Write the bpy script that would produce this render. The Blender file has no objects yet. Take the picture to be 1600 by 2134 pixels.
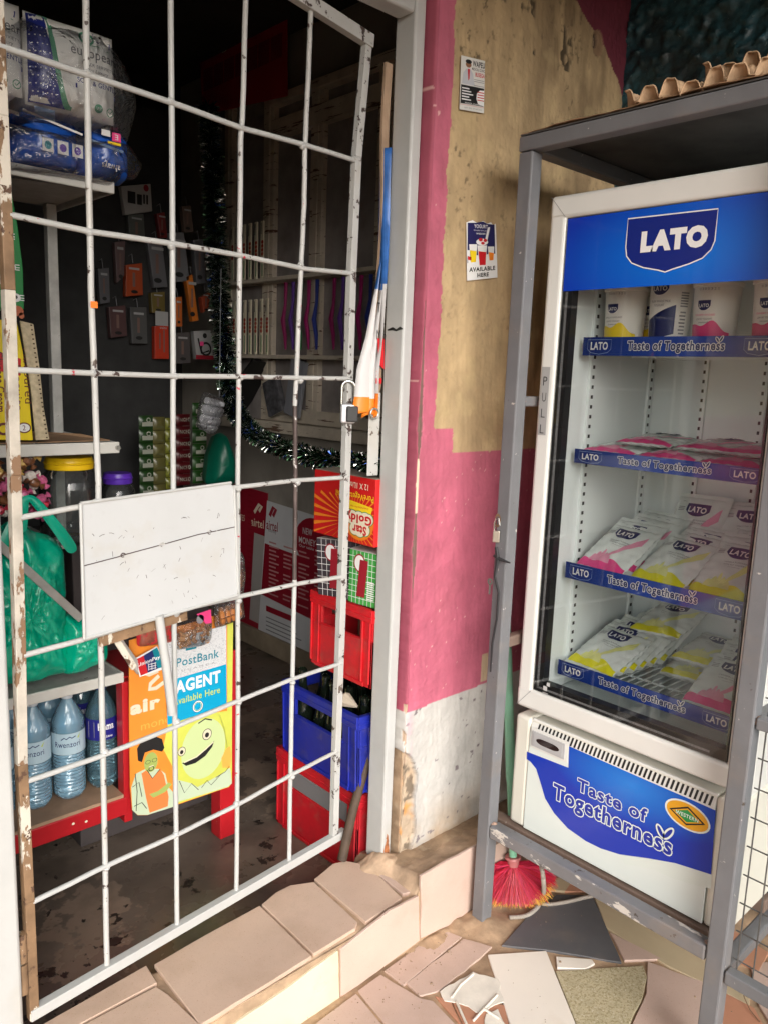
import bpy, bmesh, math, random
import numpy as np
from mathutils import Vector, Matrix, Euler
from mathutils.geometry import tessellate_polygon
S = bpy.context.scene
COL = S.collection
R = math.radians
PI = math.pi

# ---------------------------------------------------------------- camera, sky, sun, exposure
cam_d = bpy.data.cameras.new('camera')
cam = bpy.data.objects.new('camera', cam_d)
COL.objects.link(cam)
rt = Vector((0.73251916, -0.67972235, 0.03732566))
up = Vector((0.08891872, 0.14989805, 0.98469489))
fw = Vector((0.67491417, 0.71798893, -0.17024324))
cam.matrix_world = Matrix(((rt.x, up.x, -fw.x, 0), (rt.y, up.y, -fw.y, 0), (rt.z, up.z, -fw.z, 1.5), (0, 0, 0, 1)))
cam_d.sensor_fit = 'VERTICAL'
cam_d.sensor_height = 24.0
cam_d.lens = 24.0 * 1650 / 2134
cam_d.clip_start = 0.02
cam_d.clip_end = 300
S.camera = cam
W = bpy.data.worlds.new('World')
S.world = W
W.use_nodes = True
nt = W.node_tree
nt.nodes.clear()
sky = nt.nodes.new('ShaderNodeTexSky')
sky.sky_type = 'NISHITA'
sky.sun_disc = False
sky.sun_elevation = R(24)
sky.sun_rotation = R(208)
sky.air_density = 1.0
sky.dust_density = 5.0
sky.ozone_density = 0.6
bg = nt.nodes.new('ShaderNodeBackground')
bg.inputs[1].default_value = 0.15
hs = nt.nodes.new('ShaderNodeHueSaturation')
hs.inputs['Saturation'].default_value = 0.30
wo = nt.nodes.new('ShaderNodeOutputWorld')
nt.links.new(sky.outputs[0], hs.inputs['Color'])
nt.links.new(hs.outputs[0], bg.inputs[0])
nt.links.new(bg.outputs[0], wo.inputs[0])
sun_d = bpy.data.lights.new('sun', 'SUN')
sun_d.energy = 1.15
sun_d.angle = R(50)
sun_d.color = (1.0, 0.985, 0.96)
sun = bpy.data.objects.new('sun', sun_d)
COL.objects.link(sun)
sdir = Vector((-0.34, -0.80, 0.42)).normalized()      # towards the sun: behind and left of the camera
sun.rotation_euler = sdir.to_track_quat('Z', 'Y').to_euler()
S.view_settings.view_transform = 'Standard'
S.view_settings.look = 'None'
S.view_settings.gamma = 1
S.view_settings.exposure = 0.62
S.view_settings.use_curve_mapping = False
S.render.engine = 'CYCLES'
S.cycles.max_bounces = 10
S.cycles.transparent_max_bounces = 16
S.cycles.transmission_bounces = 8
S.cycles.caustics_reflective = False
S.cycles.caustics_refractive = False

# ---------------------------------------------------------------- mesh helpers
OFF = {}


class MB:
    def __init__(s):
        s.v = []; s.f = []; s.m = []

    def add(s, vs, fs, mi=0):
        n = len(s.v)
        s.v += [tuple(p) for p in vs]
        s.f += [tuple(i + n for i in f) for f in fs]
        s.m += [mi] * len(fs)
        return s

    def bb(s, a, b, mi=0):
        (x0, y0, z0), (x1, y1, z1) = a, b
        if x0 > x1: x0, x1 = x1, x0
        if y0 > y1: y0, y1 = y1, y0
        if z0 > z1: z0, z1 = z1, z0
        vs = [(x0, y0, z0), (x1, y0, z0), (x1, y1, z0), (x0, y1, z0), (x0, y0, z1), (x1, y0, z1), (x1, y1, z1), (x0, y1, z1)]
        return s.add(vs, [(0, 3, 2, 1), (4, 5, 6, 7), (0, 1, 5, 4), (1, 2, 6, 5), (2, 3, 7, 6), (3, 0, 4, 7)], mi)

    def box(s, c, d, rot=None, mi=0):
        m = Matrix.Translation(Vector(c)) @ ((rot.to_matrix().to_4x4()) if isinstance(rot, Euler) else (rot.to_4x4() if rot else Matrix.Identity(4)))
        vs = [m @ Vector((x * d[0] / 2, y * d[1] / 2, z * d[2] / 2)) for z in (-1, 1) for x, y in ((-1, -1), (1, -1), (1, 1), (-1, 1))]
        return s.add(vs, [(0, 3, 2, 1), (4, 5, 6, 7), (0, 1, 5, 4), (1, 2, 6, 5), (2, 3, 7, 6), (3, 0, 4, 7)], mi)

    def beam(s, p, q, w, h, upv=(0, 0, 1), mi=0):
        p = Vector(p); q = Vector(q)
        d = (q - p).normalized()
        u_ = Vector(upv)
        if abs(d.dot(u_)) > 0.95: u_ = Vector((0, 1, 0))
        a = d.cross(u_).normalized(); b = a.cross(d).normalized()
        vs = []
        for e in (p, q):
            for i, j in ((-1, -1), (1, -1), (1, 1), (-1, 1)):
                vs.append(e + a * i * w / 2 + b * j * h / 2)
        return s.add(vs, [(0, 3, 2, 1), (4, 5, 6, 7), (0, 1, 5, 4), (1, 2, 6, 5), (2, 3, 7, 6), (3, 0, 4, 7)], mi)

    def tube(s, pts, r, n=10, mi=0, caps=True):
        pts = [Vector(p) for p in pts]
        rs = r if isinstance(r, (list, tuple)) else [r] * len(pts)
        t0 = (pts[1] - pts[0]).normalized()
        a = t0.cross(Vector((0, 0, 1)) if abs(t0.z) < 0.9 else Vector((1, 0, 0))).normalized()
        vs = []
        for i, p in enumerate(pts):
            t = (pts[min(i + 1, len(pts) - 1)] - pts[max(i - 1, 0)]).normalized()
            a = (a - t * a.dot(t)).normalized()
            b = t.cross(a)
            for k in range(n):
                an = 2 * PI * k / n
                vs.append(p + (a * math.cos(an) + b * math.sin(an)) * rs[i])
        fs = [(i * n + k, i * n + (k + 1) % n, (i + 1) * n + (k + 1) % n, (i + 1) * n + k) for i in range(len(pts) - 1) for k in range(n)]
        if caps:
            fs.append(tuple(range(n - 1, -1, -1)))
            fs.append(tuple((len(pts) - 1) * n + k for k in range(n)))
        return s.add(vs, fs, mi)

    def lathe(s, prof, c=(0, 0, 0), n=24, mi=0, fn=None):
        vs = []
        for r_, z in prof:
            for k in range(n):
                an = 2 * PI * k / n
                rr = r_ if fn is None else fn(r_, z, an)
                vs.append((c[0] + rr * math.cos(an), c[1] + rr * math.sin(an), c[2] + z))
        fs = [(i * n + k, i * n + (k + 1) % n, (i + 1) * n + (k + 1) % n, (i + 1) * n + k) for i in range(len(prof) - 1) for k in range(n)]
        return s.add(vs, fs, mi)

    def grid(s, fn, nu, nv, mi=0):
        vs = [fn(i / nu, j / nv) for j in range(nv + 1) for i in range(nu + 1)]
        fs = [(j * (nu + 1) + i, j * (nu + 1) + i + 1, (j + 1) * (nu + 1) + i + 1, (j + 1) * (nu + 1) + i) for j in range(nv) for i in range(nu)]
        return s.add(vs, fs, mi)

    def prism(s, pts, d, mi=0, side=None):
        # polygon (3-D points, counter-clockwise seen from the -d side) swept by vector d
        d = Vector(d); a = [Vector(p) for p in pts]; n = len(a)
        vs = a + [p + d for p in a]
        fs = [tuple(range(n - 1, -1, -1)), tuple(n + i for i in range(n))]
        s.add(vs, fs, mi)
        m = len(s.v) - 2 * n
        for i in range(n):
            s.f.append((m + i, m + (i + 1) % n, m + n + (i + 1) % n, m + n + i)); s.m.append(mi if side is None else side)
        return s


def root_off(p):
    while p is not None:
        if p.name in OFF: return OFF[p.name]
        p = p.parent
    return Vector((0, 0, 0))


def obj(name, mb, mats, parent=None, smooth=False, bev=0, seg=2, fixn=True, label=None, stuff=False, solid=0, sub=0):
    me = bpy.data.meshes.new(name)
    o_ = root_off(parent)
    if mb.v:
        va = np.array(mb.v, dtype=float) - np.array(o_)
        me.from_pydata([tuple(x) for x in va.tolist()], [], mb.f)
    if not isinstance(mats, (list, tuple)): mats = [mats]
    for m_ in mats: me.materials.append(m_)
    if len(mats) > 1:
        me.polygons.foreach_set('material_index', [min(i, len(mats) - 1) for i in mb.m])
    if smooth:
        me.polygons.foreach_set('use_smooth', [True] * len(me.polygons))
    if fixn and len(me.polygons) < 20000:
        bm = bmesh.new(); bm.from_mesh(me); bmesh.ops.recalc_face_normals(bm, faces=bm.faces); bm.to_mesh(me); bm.free()
    if smooth and hasattr(me, 'set_sharp_from_angle'):
        me.set_sharp_from_angle(angle=R(38) if smooth is True else R(smooth))
    o = bpy.data.objects.new(name, me)
    COL.objects.link(o)
    if parent is not None: o.parent = parent
    if bev:
        b = o.modifiers.new('bevel', 'BEVEL'); b.width = bev; b.segments = seg; b.limit_method = 'ANGLE'; b.angle_limit = R(40); b.harden_normals = False
    if solid:
        b = o.modifiers.new('solid', 'SOLIDIFY'); b.thickness = solid; b.offset = 0
    if sub:
        b = o.modifiers.new('sub', 'SUBSURF'); b.levels = sub; b.render_levels = sub
    if label: o['label'] = label
    if stuff: o['kind'] = 'stuff'
    return o


def thing(name, label, cat, loc=(0, 0, 0), group=None, rot=None, local=False):
    o = bpy.data.objects.new(name, None)
    o.empty_display_size = 0.05
    COL.objects.link(o)
    o.location = loc
    if rot: o.rotation_euler = rot
    o['label'] = label; o['category'] = cat
    if group: o['group'] = group
    OFF[o.name] = Vector((0, 0, 0)) if local else Vector(loc)
    return o


def tag(o, label, cat, group=None):
    o['label'] = label; o['category'] = cat
    if group: o['group'] = group
    return o


def struct(o):
    o['kind'] = 'structure'
    return o


def dup(root, loc, rot=None, label=None):
    r = root.copy(); COL.objects.link(r); r.location = loc
    if rot is not None: r.rotation_euler = rot
    if label: r['label'] = label
    for ch in list(root.children):
        c = ch.copy(); COL.objects.link(c); c.parent = r
        for g in list(ch.children):
            d = g.copy(); COL.objects.link(d); d.parent = c
    return r


# ---------------------------------------------------------------- flat print: frames, decals, lettering
class Fr:
    def __init__(s, o, u, v):
        s.o = Vector(o); s.u = Vector(u).normalized(); s.v = Vector(v).normalized(); s.n = s.u.cross(s.v)

    def P(s, a, b, h=0.0): return s.o + s.u * a + s.v * b + s.n * h


def FX(x): return Fr((x, 0, 0), (0, -1, 0), (0, 0, 1))      # surface that faces -x
def FY(y): return Fr((0, y, 0), (1, 0, 0), (0, 0, 1))       # surface that faces -y
def FZ(z): return Fr((0, 0, z), (1, 0, 0), (0, 1, 0))       # surface that faces up


class Print:
    """collects flat shapes and lettering on a surface; surf(a, b, h) -> point"""
    def __init__(s, fr, h=0.0006):
        s.P = fr.P if isinstance(fr, Fr) else fr
        s.mb = MB(); s.h = h; s.k = 0

    def poly(s, pts, mi=0, h=None):
        s.k += 1
        h = (s.h if h is None else h)
        tr = tessellate_polygon([[Vector((p[0], p[1], 0)) for p in pts]])
        s.mb.add([s.P(p[0], p[1], h) for p in pts], [tuple(t) for t in tr], mi)
        return s

    def rect(s, a0, b0, a1, b1, mi=0, h=None):
        return s.poly([(a0, b0), (a1, b0), (a1, b1), (a0, b1)], mi, h)

    def ell(s, a, b, ra, rb, mi=0, h=None, n=28, rot=0.0, hole=0):
        c, w = math.cos(rot), math.sin(rot)
        pt = lambda k, f: (a + f * ra * math.cos(k) * c - f * rb * math.sin(k) * w, b + f * ra * math.cos(k) * w + f * rb * math.sin(k) * c)
        if not hole:
            return s.poly([pt(2 * PI * i / n, 1) for i in range(n)], mi, h)
        hh = s.h if h is None else h
        vs = [s.P(*pt(2 * PI * i / n, 1), hh) for i in range(n)] + [s.P(*pt(2 * PI * i / n, hole), hh) for i in range(n)]
        s.mb.add(vs, [(i, (i + 1) % n, n + (i + 1) % n, n + i) for i in range(n)], mi)
        return s

    def line(s, pts, w, mi=0, h=None, closed=False):
        h = s.h if h is None else h
        n = len(pts)
        L = []
        for i, p in enumerate(pts):
            q0 = pts[(i - 1) % n] if (closed or i > 0) else p
            q1 = pts[(i + 1) % n] if (closed or i < n - 1) else p
            d = Vector((q1[0] - q0[0], q1[1] - q0[1])); d.normalize()
            ww = w[i] if isinstance(w, (list, tuple)) else w
            L.append(((p[0] - d.y * ww / 2, p[1] + d.x * ww / 2), (p[0] + d.y * ww / 2, p[1] - d.x * ww / 2)))
        vs = [s.P(*q, h) for l in L for q in l]
        m = n if closed else n - 1
        s.mb.add(vs, [(2 * i, 2 * i + 1, (2 * i + 3) % (2 * n), (2 * i + 2) % (2 * n)) for i in range(m)], mi)
        return s

    def text(s, string, box, mi=0, bold=0.0, h=None, flip=False, shear=0.0, outline=0.0, omi=0, keep=False, rise=0.0, mirror=False):
        h = s.h if h is None else h
        sp = 1.04 + bold * 1.6 + outline * .9
        vs, fs = glyphs(string, bold, sp)
        x0 = min(p[0] for p in vs); x1 = max(p[0] for p in vs); y0 = min(p[1] for p in vs); y1 = max(p[1] for p in vs)
        a0, b0, a1, b1 = box

        def mp(p, hh):
            u = (p[0] - x0) / max(x1 - x0, 1e-6); v = (p[1] - y0) / max(y1 - y0, 1e-6)
            if flip: u, v = 1 - u, 1 - v
            if mirror: u = 1 - u
            return s.P(a0 + u * (a1 - a0) + shear * v * (b1 - b0), b0 + v * (b1 - b0) + rise * (u - 0.5), hh)
        if outline:
            ec = {}
            for f in fs:
                for i in range(len(f)):
                    e = (min(f[i], f[i - 1]), max(f[i], f[i - 1])); ec[e] = ec.get(e, 0) + 1
            w_ = outline * (b1 - b0)
            fl = lambda p: ((p[0] - x0) / max(x1 - x0, 1e-6) * (a1 - a0) + a0, (p[1] - y0) / max(y1 - y0, 1e-6) * (b1 - b0) + b0)
            for k, e in enumerate([e for e in ec if ec[e] == 1]):
                p, q = fl(vs[e[0]]), fl(vs[e[1]]); d = Vector((q[0] - p[0], q[1] - p[1]))
                if d.length < 1e-9: continue
                d = d.normalized() * w_; n_ = Vector((-d.y, d.x)); hh = h - .00035 + (k % 11) * .00002
                pts = [(p[0] - d.x * .5 + n_.x, p[1] - d.y * .5 + n_.y), (p[0] - d.x * .9, p[1] - d.y * .9), (p[0] - d.x * .5 - n_.x, p[1] - d.y * .5 - n_.y), (q[0] + d.x * .5 - n_.x, q[1] + d.y * .5 - n_.y), (q[0] + d.x * .9, q[1] + d.y * .9), (q[0] + d.x * .5 + n_.x, q[1] + d.y * .5 + n_.y)]
                s.mb.add([s.P(a, b, hh) for a, b in pts], [(0, 1, 2, 3, 4, 5)], omi)
        s.mb.add([mp(p, h) for p in vs], fs, mi)
        return s

    def done(s, name, mats, parent, label=None):
        return obj(name, s.mb, mats, parent, fixn=False, label=label)


GC = {}


def glyphs(string, bold=0.0, space=1.06):
    k = (string, round(bold, 4), space)
    if k in GC: return GC[k]
    c = bpy.data.curves.new('t', 'FONT')
    c.body = string; c.offset = bold; c.resolution_u = 3; c.space_character = space
    o = bpy.data.objects.new('t', c)
    me = o.to_mesh()
    vs = [tuple(v.co) for v in me.vertices]
    fs = [tuple(p.vertices) for p in me.polygons]
    o.to_mesh_clear()
    bpy.data.objects.remove(o); bpy.data.curves.remove(c)
    if not vs: vs = [(0, 0, 0), (1, 0, 0), (1, 1, 0)]; fs = [(0, 1, 2)]
    GC[k] = (vs, fs)
    return GC[k]


# ---------------------------------------------------------------- materials
def mat(name, col, rough=0.5, metal=0.0, var=0.0, vs=6.0, bump=0.0, bs=60.0, spec=0.5, chips=None, dirt=None, coat=0.0, trans=0.0, ior=1.45, alpha=1.0, attr=None, emis=None, sheen=0.0, rvar=0.0):
    m = bpy.data.materials.new(name); m.use_nodes = True
    t = m.node_tree; N = t.nodes; L = t.links
    b = N['Principled BSDF']
    b.inputs['Roughness'].default_value = rough; b.inputs['Metallic'].default_value = metal
    b.inputs['Specular IOR Level'].default_value = spec
    b.inputs['Coat Weight'].default_value = coat
    b.inputs['Transmission Weight'].default_value = trans; b.inputs['IOR'].default_value = ior
    b.inputs['Alpha'].default_value = alpha
    col = tuple(col) + (1,)
    b.inputs['Base Color'].default_value = col
    if emis: b.inputs['Emission Color'].default_value = col; b.inputs['Emission Strength'].default_value = emis
    tc = N.new('ShaderNodeTexCoord')
    cur = None
    if attr:
        a = N.new('ShaderNodeAttribute'); a.attribute_name = attr; cur = a.outputs['Color']

    def noise(scale, detail=4.0, rg=0.6, vec=None, stretch=None):
        n = N.new('ShaderNodeTexNoise'); n.inputs['Scale'].default_value = scale; n.inputs['Detail'].default_value = detail; n.inputs['Roughness'].default_value = rg
        if stretch:
            mp = N.new('ShaderNodeMapping'); mp.inputs['Scale'].default_value = stretch; L.new(tc.outputs['Object'], mp.inputs[0]); L.new(mp.outputs[0], n.inputs['Vector'])
        else:
            L.new(tc.outputs['Object'], n.inputs['Vector'])
        return n.outputs['Fac']

    def mix(fac, a, bcol, mode='MIX'):
        x = N.new('ShaderNodeMix'); x.data_type = 'RGBA'; x.blend_type = mode
        if isinstance(fac, float): x.inputs[0].default_value = fac
        else: L.new(fac, x.inputs[0])
        if isinstance(a, tuple): x.inputs[6].default_value = a
        else: L.new(a, x.inputs[6])
        if isinstance(bcol, tuple): x.inputs[7].default_value = bcol
        else: L.new(bcol, x.inputs[7])
        return x.outputs[2]

    def rng(v, a, c, o0=0.0, o1=1.0):
        x = N.new('ShaderNodeMapRange'); x.inputs[1].default_value = a; x.inputs[2].default_value = c; x.inputs[3].default_value = o0; x.inputs[4].default_value = o1
        L.new(v, x.inputs[0]); return x.outputs[0]
    if cur is None: cur = col
    if var:
        f = rng(noise(vs, 5), 0.3, 0.7, 1 - var, 1 + var)
        cb = N.new('ShaderNodeCombineColor')
        for i in range(3): L.new(f, cb.inputs[i])
        cur = mix(1.0, cur, cb.outputs[0], 'MULTIPLY')
    hgt = None
    for ch in (chips or []):
        ccol, sc, th, st = (list(ch) + [None])[:4]
        f = rng(noise(sc, 6, 0.65, stretch=st), th, th + 0.012)
        cur = mix(f, cur, tuple(ccol) + (1,))
        hgt = f
    for ch in (dirt or []):
        ccol, sc, th, amt = ch
        f = rng(noise(sc, 5, 0.6), th, th + 0.25, 0.0, amt)
        cur = mix(f, cur, tuple(ccol) + (1,))
    if not isinstance(cur, tuple): L.new(cur, b.inputs['Base Color'])
    if rvar:
        L.new(rng(noise(vs * 1.7, 4), 0.3, 0.7, max(0.02, rough - rvar), min(1, rough + rvar)), b.inputs['Roughness'])
    if bump or hgt is not None:
        bn = N.new('ShaderNodeBump'); bn.inputs['Distance'].default_value = 0.002; bn.inputs['Strength'].default_value = max(bump, 0.2)
        nz = noise(bs, 5)
        if hgt is not None:
            sb = N.new('ShaderNodeMath'); sb.operation = 'SUBTRACT'; L.new(nz, sb.inputs[0]); L.new(hgt, sb.inputs[1]); nz = sb.outputs[0]
        L.new(nz, bn.inputs['Height'])
        L.new(bn.outputs[0], b.inputs['Normal'])
    return m


def glassy(name, tint=(0.9, 0.95, 0.95), rough=0.02, gloss=1.0, fr=1.45, milk=0.0, milkcol=(0.8, 0.8, 0.8), bump=0.0, bs=20, wrinkle=None):
    """clear film or pane: transparent + fresnel gloss (+ a little milky diffuse)"""
    m = bpy.data.materials.new(name); m.use_nodes = True
    t = m.node_tree; N = t.nodes; L = t.links; N.clear()
    out = N.new('ShaderNodeOutputMaterial'); tr = N.new('ShaderNodeBsdfTransparent'); gl = N.new('ShaderNodeBsdfGlossy')
    tr.inputs[0].default_value = tuple(tint) + (1,); gl.inputs['Roughness'].default_value = rough
    f = N.new('ShaderNodeFresnel'); f.inputs['IOR'].default_value = fr
    ml = N.new('ShaderNodeMath'); ml.operation = 'MULTIPLY'; ml.inputs[1].default_value = gloss; ml.use_clamp = True
    L.new(f.outputs[0], ml.inputs[0])
    mx = N.new('ShaderNodeMixShader'); L.new(ml.outputs[0], mx.inputs[0])
    base = tr.outputs[0]
    if milk:
        df = N.new('ShaderNodeBsdfDiffuse'); df.inputs[0].default_value = tuple(milkcol) + (1,)
        m2 = N.new('ShaderNodeMixShader'); m2.inputs[0].default_value = milk
        L.new(tr.outputs[0], m2.inputs[1]); L.new(df.outputs[0], m2.inputs[2]); base = m2.outputs[0]
    L.new(base, mx.inputs[1]); L.new(gl.outputs[0], mx.inputs[2]); L.new(mx.outputs[0], out.inputs[0])
    if bump:
        tc = N.new('ShaderNodeTexCoord'); nz = N.new('ShaderNodeTexNoise'); nz.inputs['Scale'].default_value = bs; nz.inputs['Detail'].default_value = 3
        if 'Distortion' in nz.inputs: nz.inputs['Distortion'].default_value = 1.5
        L.new(tc.outputs['Object'], nz.inputs['Vector'])
        bn = N.new('ShaderNodeBump'); bn.inputs['Strength'].default_value = bump; bn.inputs['Distance'].default_value = 0.02
        L.new(nz.outputs['Fac'], bn.inputs['Height']); L.new(bn.outputs[0], gl.inputs['Normal']); L.new(bn.outputs[0], f.inputs['Normal'])
    return m


# smooth value noise in numpy for relief and paint edges
def vnoise(x, y, seed=0):
    rs = np.random.RandomState(seed); T = rs.rand(256, 256)
    xi = np.floor(x).astype(int); yi = np.floor(y).astype(int)
    fx = x - xi; fy = y - yi; fx = fx * fx * (3 - 2 * fx); fy = fy * fy * (3 - 2 * fy)
    g = lambda a, b: T[a % 256, b % 256]
    return (g(xi, yi) * (1 - fx) + g(xi + 1, yi) * fx) * (1 - fy) + (g(xi, yi + 1) * (1 - fx) + g(xi + 1, yi + 1) * fx) * fy


def fbm(x, y, sc, oct=4, seed=0):
    o = 0; a = 0.5; t = 0
    for i in range(oct):
        o = o + a * vnoise(x * sc * 2 ** i + 17 * i, y * sc * 2 ** i + 5 * i, seed + i); t += a; a *= 0.55
    return o / t


def height_mesh(name, X, Y, Z, colr, m_, parent=None):
    """grid mesh from numpy arrays (rows, cols) with a colour attribute"""
    nr, nc = X.shape
    co = np.stack([X, Y, Z], -1).reshape(-1, 3) - np.array(root_off(parent))
    idx = np.arange(nr * nc).reshape(nr, nc)
    f = np.stack([idx[:-1, :-1], idx[:-1, 1:], idx[1:, 1:], idx[1:, :-1]], -1).reshape(-1, 4)
    me = bpy.data.meshes.new(name)
    me.from_pydata(co.tolist(), [], f.tolist())
    a = me.color_attributes.new('paint', 'FLOAT_COLOR', 'POINT')
    c4 = np.concatenate([colr.reshape(-1, 3), np.ones((nr * nc, 1))], 1)
    a.data.foreach_set('color', c4.astype(np.float32).ravel())
    me.polygons.foreach_set('use_smooth', [True] * len(me.polygons))
    me.materials.append(m_)
    o = bpy.data.objects.new(name, me); COL.objects.link(o)
    if parent is not None: o.parent = parent
    return o


rnd = random.Random(7)
# shared print inks and paints
INK = dict(
    white=mat('ink_white', (.8, .8, .8), .4), black=mat('ink_black', (.015, .015, .015), .45), navy=mat('ink_navy', (.012, .025, .13), .35),
    grey=mat('ink_grey', (.25, .25, .27), .5), blue=mat('ink_blue', (.01, .09, .55), .35), sky=mat('ink_sky', (.0, .36, .62), .45),
    teal=mat('ink_teal', (.0, .22, .28), .45), red=mat('ink_red', (.55, .012, .02), .45), maroon=mat('ink_maroon', (.30, .012, .025), .45),
    yellow=mat('ink_yellow', (.85, .62, .02), .4), lime=mat('ink_lime', (.50, .60, .07), .4), orange=mat('ink_orange', (.85, .24, .02), .4),
    pink=mat('ink_pink', (.80, .06, .24), .4), green=mat('ink_green', (.02, .28, .07), .4), cream=mat('ink_cream', (.78, .72, .55), .45),
    skin=mat('ink_skin', (.28, .13, .07), .5), palegreen=mat('ink_palegreen', (.55, .66, .32), .4), purple=mat('ink_purple', (.12, .04, .4), .4))

# ================================================================ SETTING
M = {}
M['mortar'] = mat('mortar', (.36, .25, .16), .85, var=.35, vs=9, bump=.9, bs=45, dirt=[((.16, .10, .06), 14, .48, .7), ((.50, .40, .28), 30, .52, .6)])
M['peach'] = mat('tile_peach', (.58, .425, .33), .42, var=.06, vs=5, bump=.12, bs=160, chips=[((.40, .22, .13), 420, .63)], dirt=[((.33, .22, .14), 8, .5, .35)], rvar=.12)
M['pinkt'] = mat('tile_pink', (.55, .41, .345), .45, var=.07, vs=5, bump=.12, bs=160, chips=[((.45, .27, .2), 380, .62)], dirt=[((.36, .24, .17), 7, .5, .4)], rvar=.12)
M['terra'] = mat('tile_terracotta', (.50, .24, .15), .5, var=.1, vs=6, bump=.12, bs=120, dirt=[((.33, .2, .12), 7, .5, .4)])
M['creamt'] = mat('tile_cream', (.68, .61, .45), .35, var=.05, vs=4, dirt=[((.45, .34, .2), 5, .52, .45)], rvar=.1)
M['whitet'] = mat('tile_white', (.80, .74, .66), .3, var=.04, vs=4, dirt=[((.5, .38, .26), 5, .56, .4)])
M['darkt'] = mat('tile_dark_grey', (.105, .105, .112), .5, var=.14, vs=4, chips=[((.35, .33, .3), 260, .74)], dirt=[((.26, .2, .16), 6, .55, .4)], rvar=.1)
M['beiget'] = mat('tile_beige', (.50, .41, .27), .5, var=.08, vs=6, dirt=[((.33, .22, .14), 6, .5, .4)])
M['speckt'] = mat('tile_speckled', (.47, .41, .27), .45, var=.12, vs=40, chips=[((.32, .27, .15), 150, .53), ((.6, .55, .42), 190, .6)], bump=.15, bs=150)
M['veint'] = mat('tile_glue', (.72, .68, .60), .6, var=.12, vs=20, bump=.5, bs=30)
M['concrete'] = mat('floor_concrete', (.125, .098, .078), .32, var=.45, vs=3, bump=.35, bs=22, chips=[((.22, .165, .125), 2.1, .555), ((.028, .022, .018), 9, .60)], dirt=[((.28, .2, .15), 26, .58, .5), ((.02, .015, .012), 5, .5, .6)], rvar=.14)
M['wallp'] = mat('wall_paint', (.5, .5, .5), .72, var=.10, vs=14, bump=.55, bs=70, attr='paint')
M['whitewall'] = mat('wall_white', (.50, .48, .45), .8, var=.2, vs=5, bump=.4, bs=40, dirt=[((.2, .15, .1), 3, .5, .5)])
M['pinkwall'] = mat('wall_pink', (.50, .075, .15), .7, var=.12, vs=8, bump=.4, bs=40, chips=[((.45, .40, .36), 20, .66)])
M['innerwall'] = mat('inner_wall', (.34, .31, .27), .8, var=.3, vs=3, bump=.3, bs=25, dirt=[((.10, .08, .06), 3, .5, .6)])
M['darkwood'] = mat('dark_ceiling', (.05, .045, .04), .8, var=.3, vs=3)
M['bounce_white'] = mat('bounce_white', (.50, .48, .42), .9, var=.2, vs=3)  # pale colour for the unseen left wall, to bounce light into the room
M['teal'] = mat('teal_roughcast', (.02, .075, .095), .35, var=.6, vs=40, bump=1.0, bs=95, chips=[((.16, .26, .28), 75, .635)], dirt=[((.015, .01, .006), 2.2, .45, .9)])
M['white'] = mat('white_gloss_paint', (.46, .465, .455), .38, var=.05, vs=14, bump=.25, bs=50, chips=[((.05, .035, .03), 55, .735)], dirt=[((.42, .36, .27), 6, .56, .35)])
M['whitechip'] = mat('white_paint_chipped', (.46, .46, .445), .42, var=.06, vs=14, bump=.35, bs=60, chips=[((.065, .045, .04), 34, .60)], dirt=[((.42, .36, .27), 8, .55, .4)])
M['whitered'] = mat('white_paint_chipped_red', (.46, .46, .445), .42, var=.06, vs=14, bump=.35, bs=60, chips=[((.065, .045, .04), 34, .61), ((.50, .02, .05), 30, .66)])
M['barebar'] = mat('bare_steel_bar', (.10, .075, .07), .45, metal=.3, var=.3, vs=20, chips=[((.6, .58, .55), 30, .60)])
M['rusty'] = mat('rusty_cream_paint', (.22, .135, .075), .6, var=.4, vs=12, bump=.6, bs=90, chips=[((.58, .53, .45), 15, .53, (1, 1, .35)), ((.10, .055, .035), 30, .59)])
M['greypaint'] = mat('grey_gloss_paint', (.155, .158, .168), .4, var=.10, vs=10, bump=.4, bs=60, chips=[((.50, .47, .44), 42, .68), ((.06, .045, .035), 34, .70)], dirt=[((.30, .22, .15), 6, .56, .35)])
M['greyworn'] = mat('grey_worn_paint', (.17, .17, .18), .42, var=.12, vs=10, bump=.5, bs=60, chips=[((.55, .52, .48), 24, .585, (1, .35, 1)), ((.06, .045, .035), 30, .63)], dirt=[((.30, .22, .15), 6, .5, .45)])
M['brownrail'] = mat('dusty_brown_steel', (.17, .12, .095), .65, var=.2, vs=10, bump=.3, bs=50, chips=[((.4, .36, .32), 26, .66)])
M['steel'] = mat('steel', (.55, .54, .5), .25, metal=.9, var=.1)
M['woodstrip'] = mat('worn_wood_strip', (.36, .25, .17), .7, var=.25, vs=10, bump=.5, bs=60)

# ground: one mortar sheet out to the street, broken tiles set in it
gx, gy = np.meshgrid(np.linspace(.35, 2.25, 320), np.linspace(.0, 1.30, 220))
gz = (fbm(gx, gy, 22, 5, 3) - .5) * .006 + .0005
gz = gz + np.clip(1 - np.abs(gy - 1.275) / .05, 0, 1) * .018 * (gx > 1.35) * fbm(gx, gy, 30, 3, 5)
gz = gz + np.clip(1 - np.hypot(gx - 1.60, (gy - 1.22)) / .075, 0, 1) * .018
gc = np.stack([gz * 0 + .38, gz * 0 + .26, gz * 0 + .165], -1) * (.65 + .7 * fbm(gx, gy, 9, 4, 8))[..., None]
M['mortarc'] = mat('mortar_bed', (.36, .25, .16), .85, var=.25, vs=24, bump=.9, bs=60, attr='paint')
ground = MB()
ground.bb((-14, -14, -.3), (14, 14, -.004))
ground = struct(obj('ground', ground, M['mortar']))
bed = height_mesh('mortar_bed', gx, gy, gz, gc, M['mortarc'], ground)
bed['kind'] = 'structure'


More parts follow.
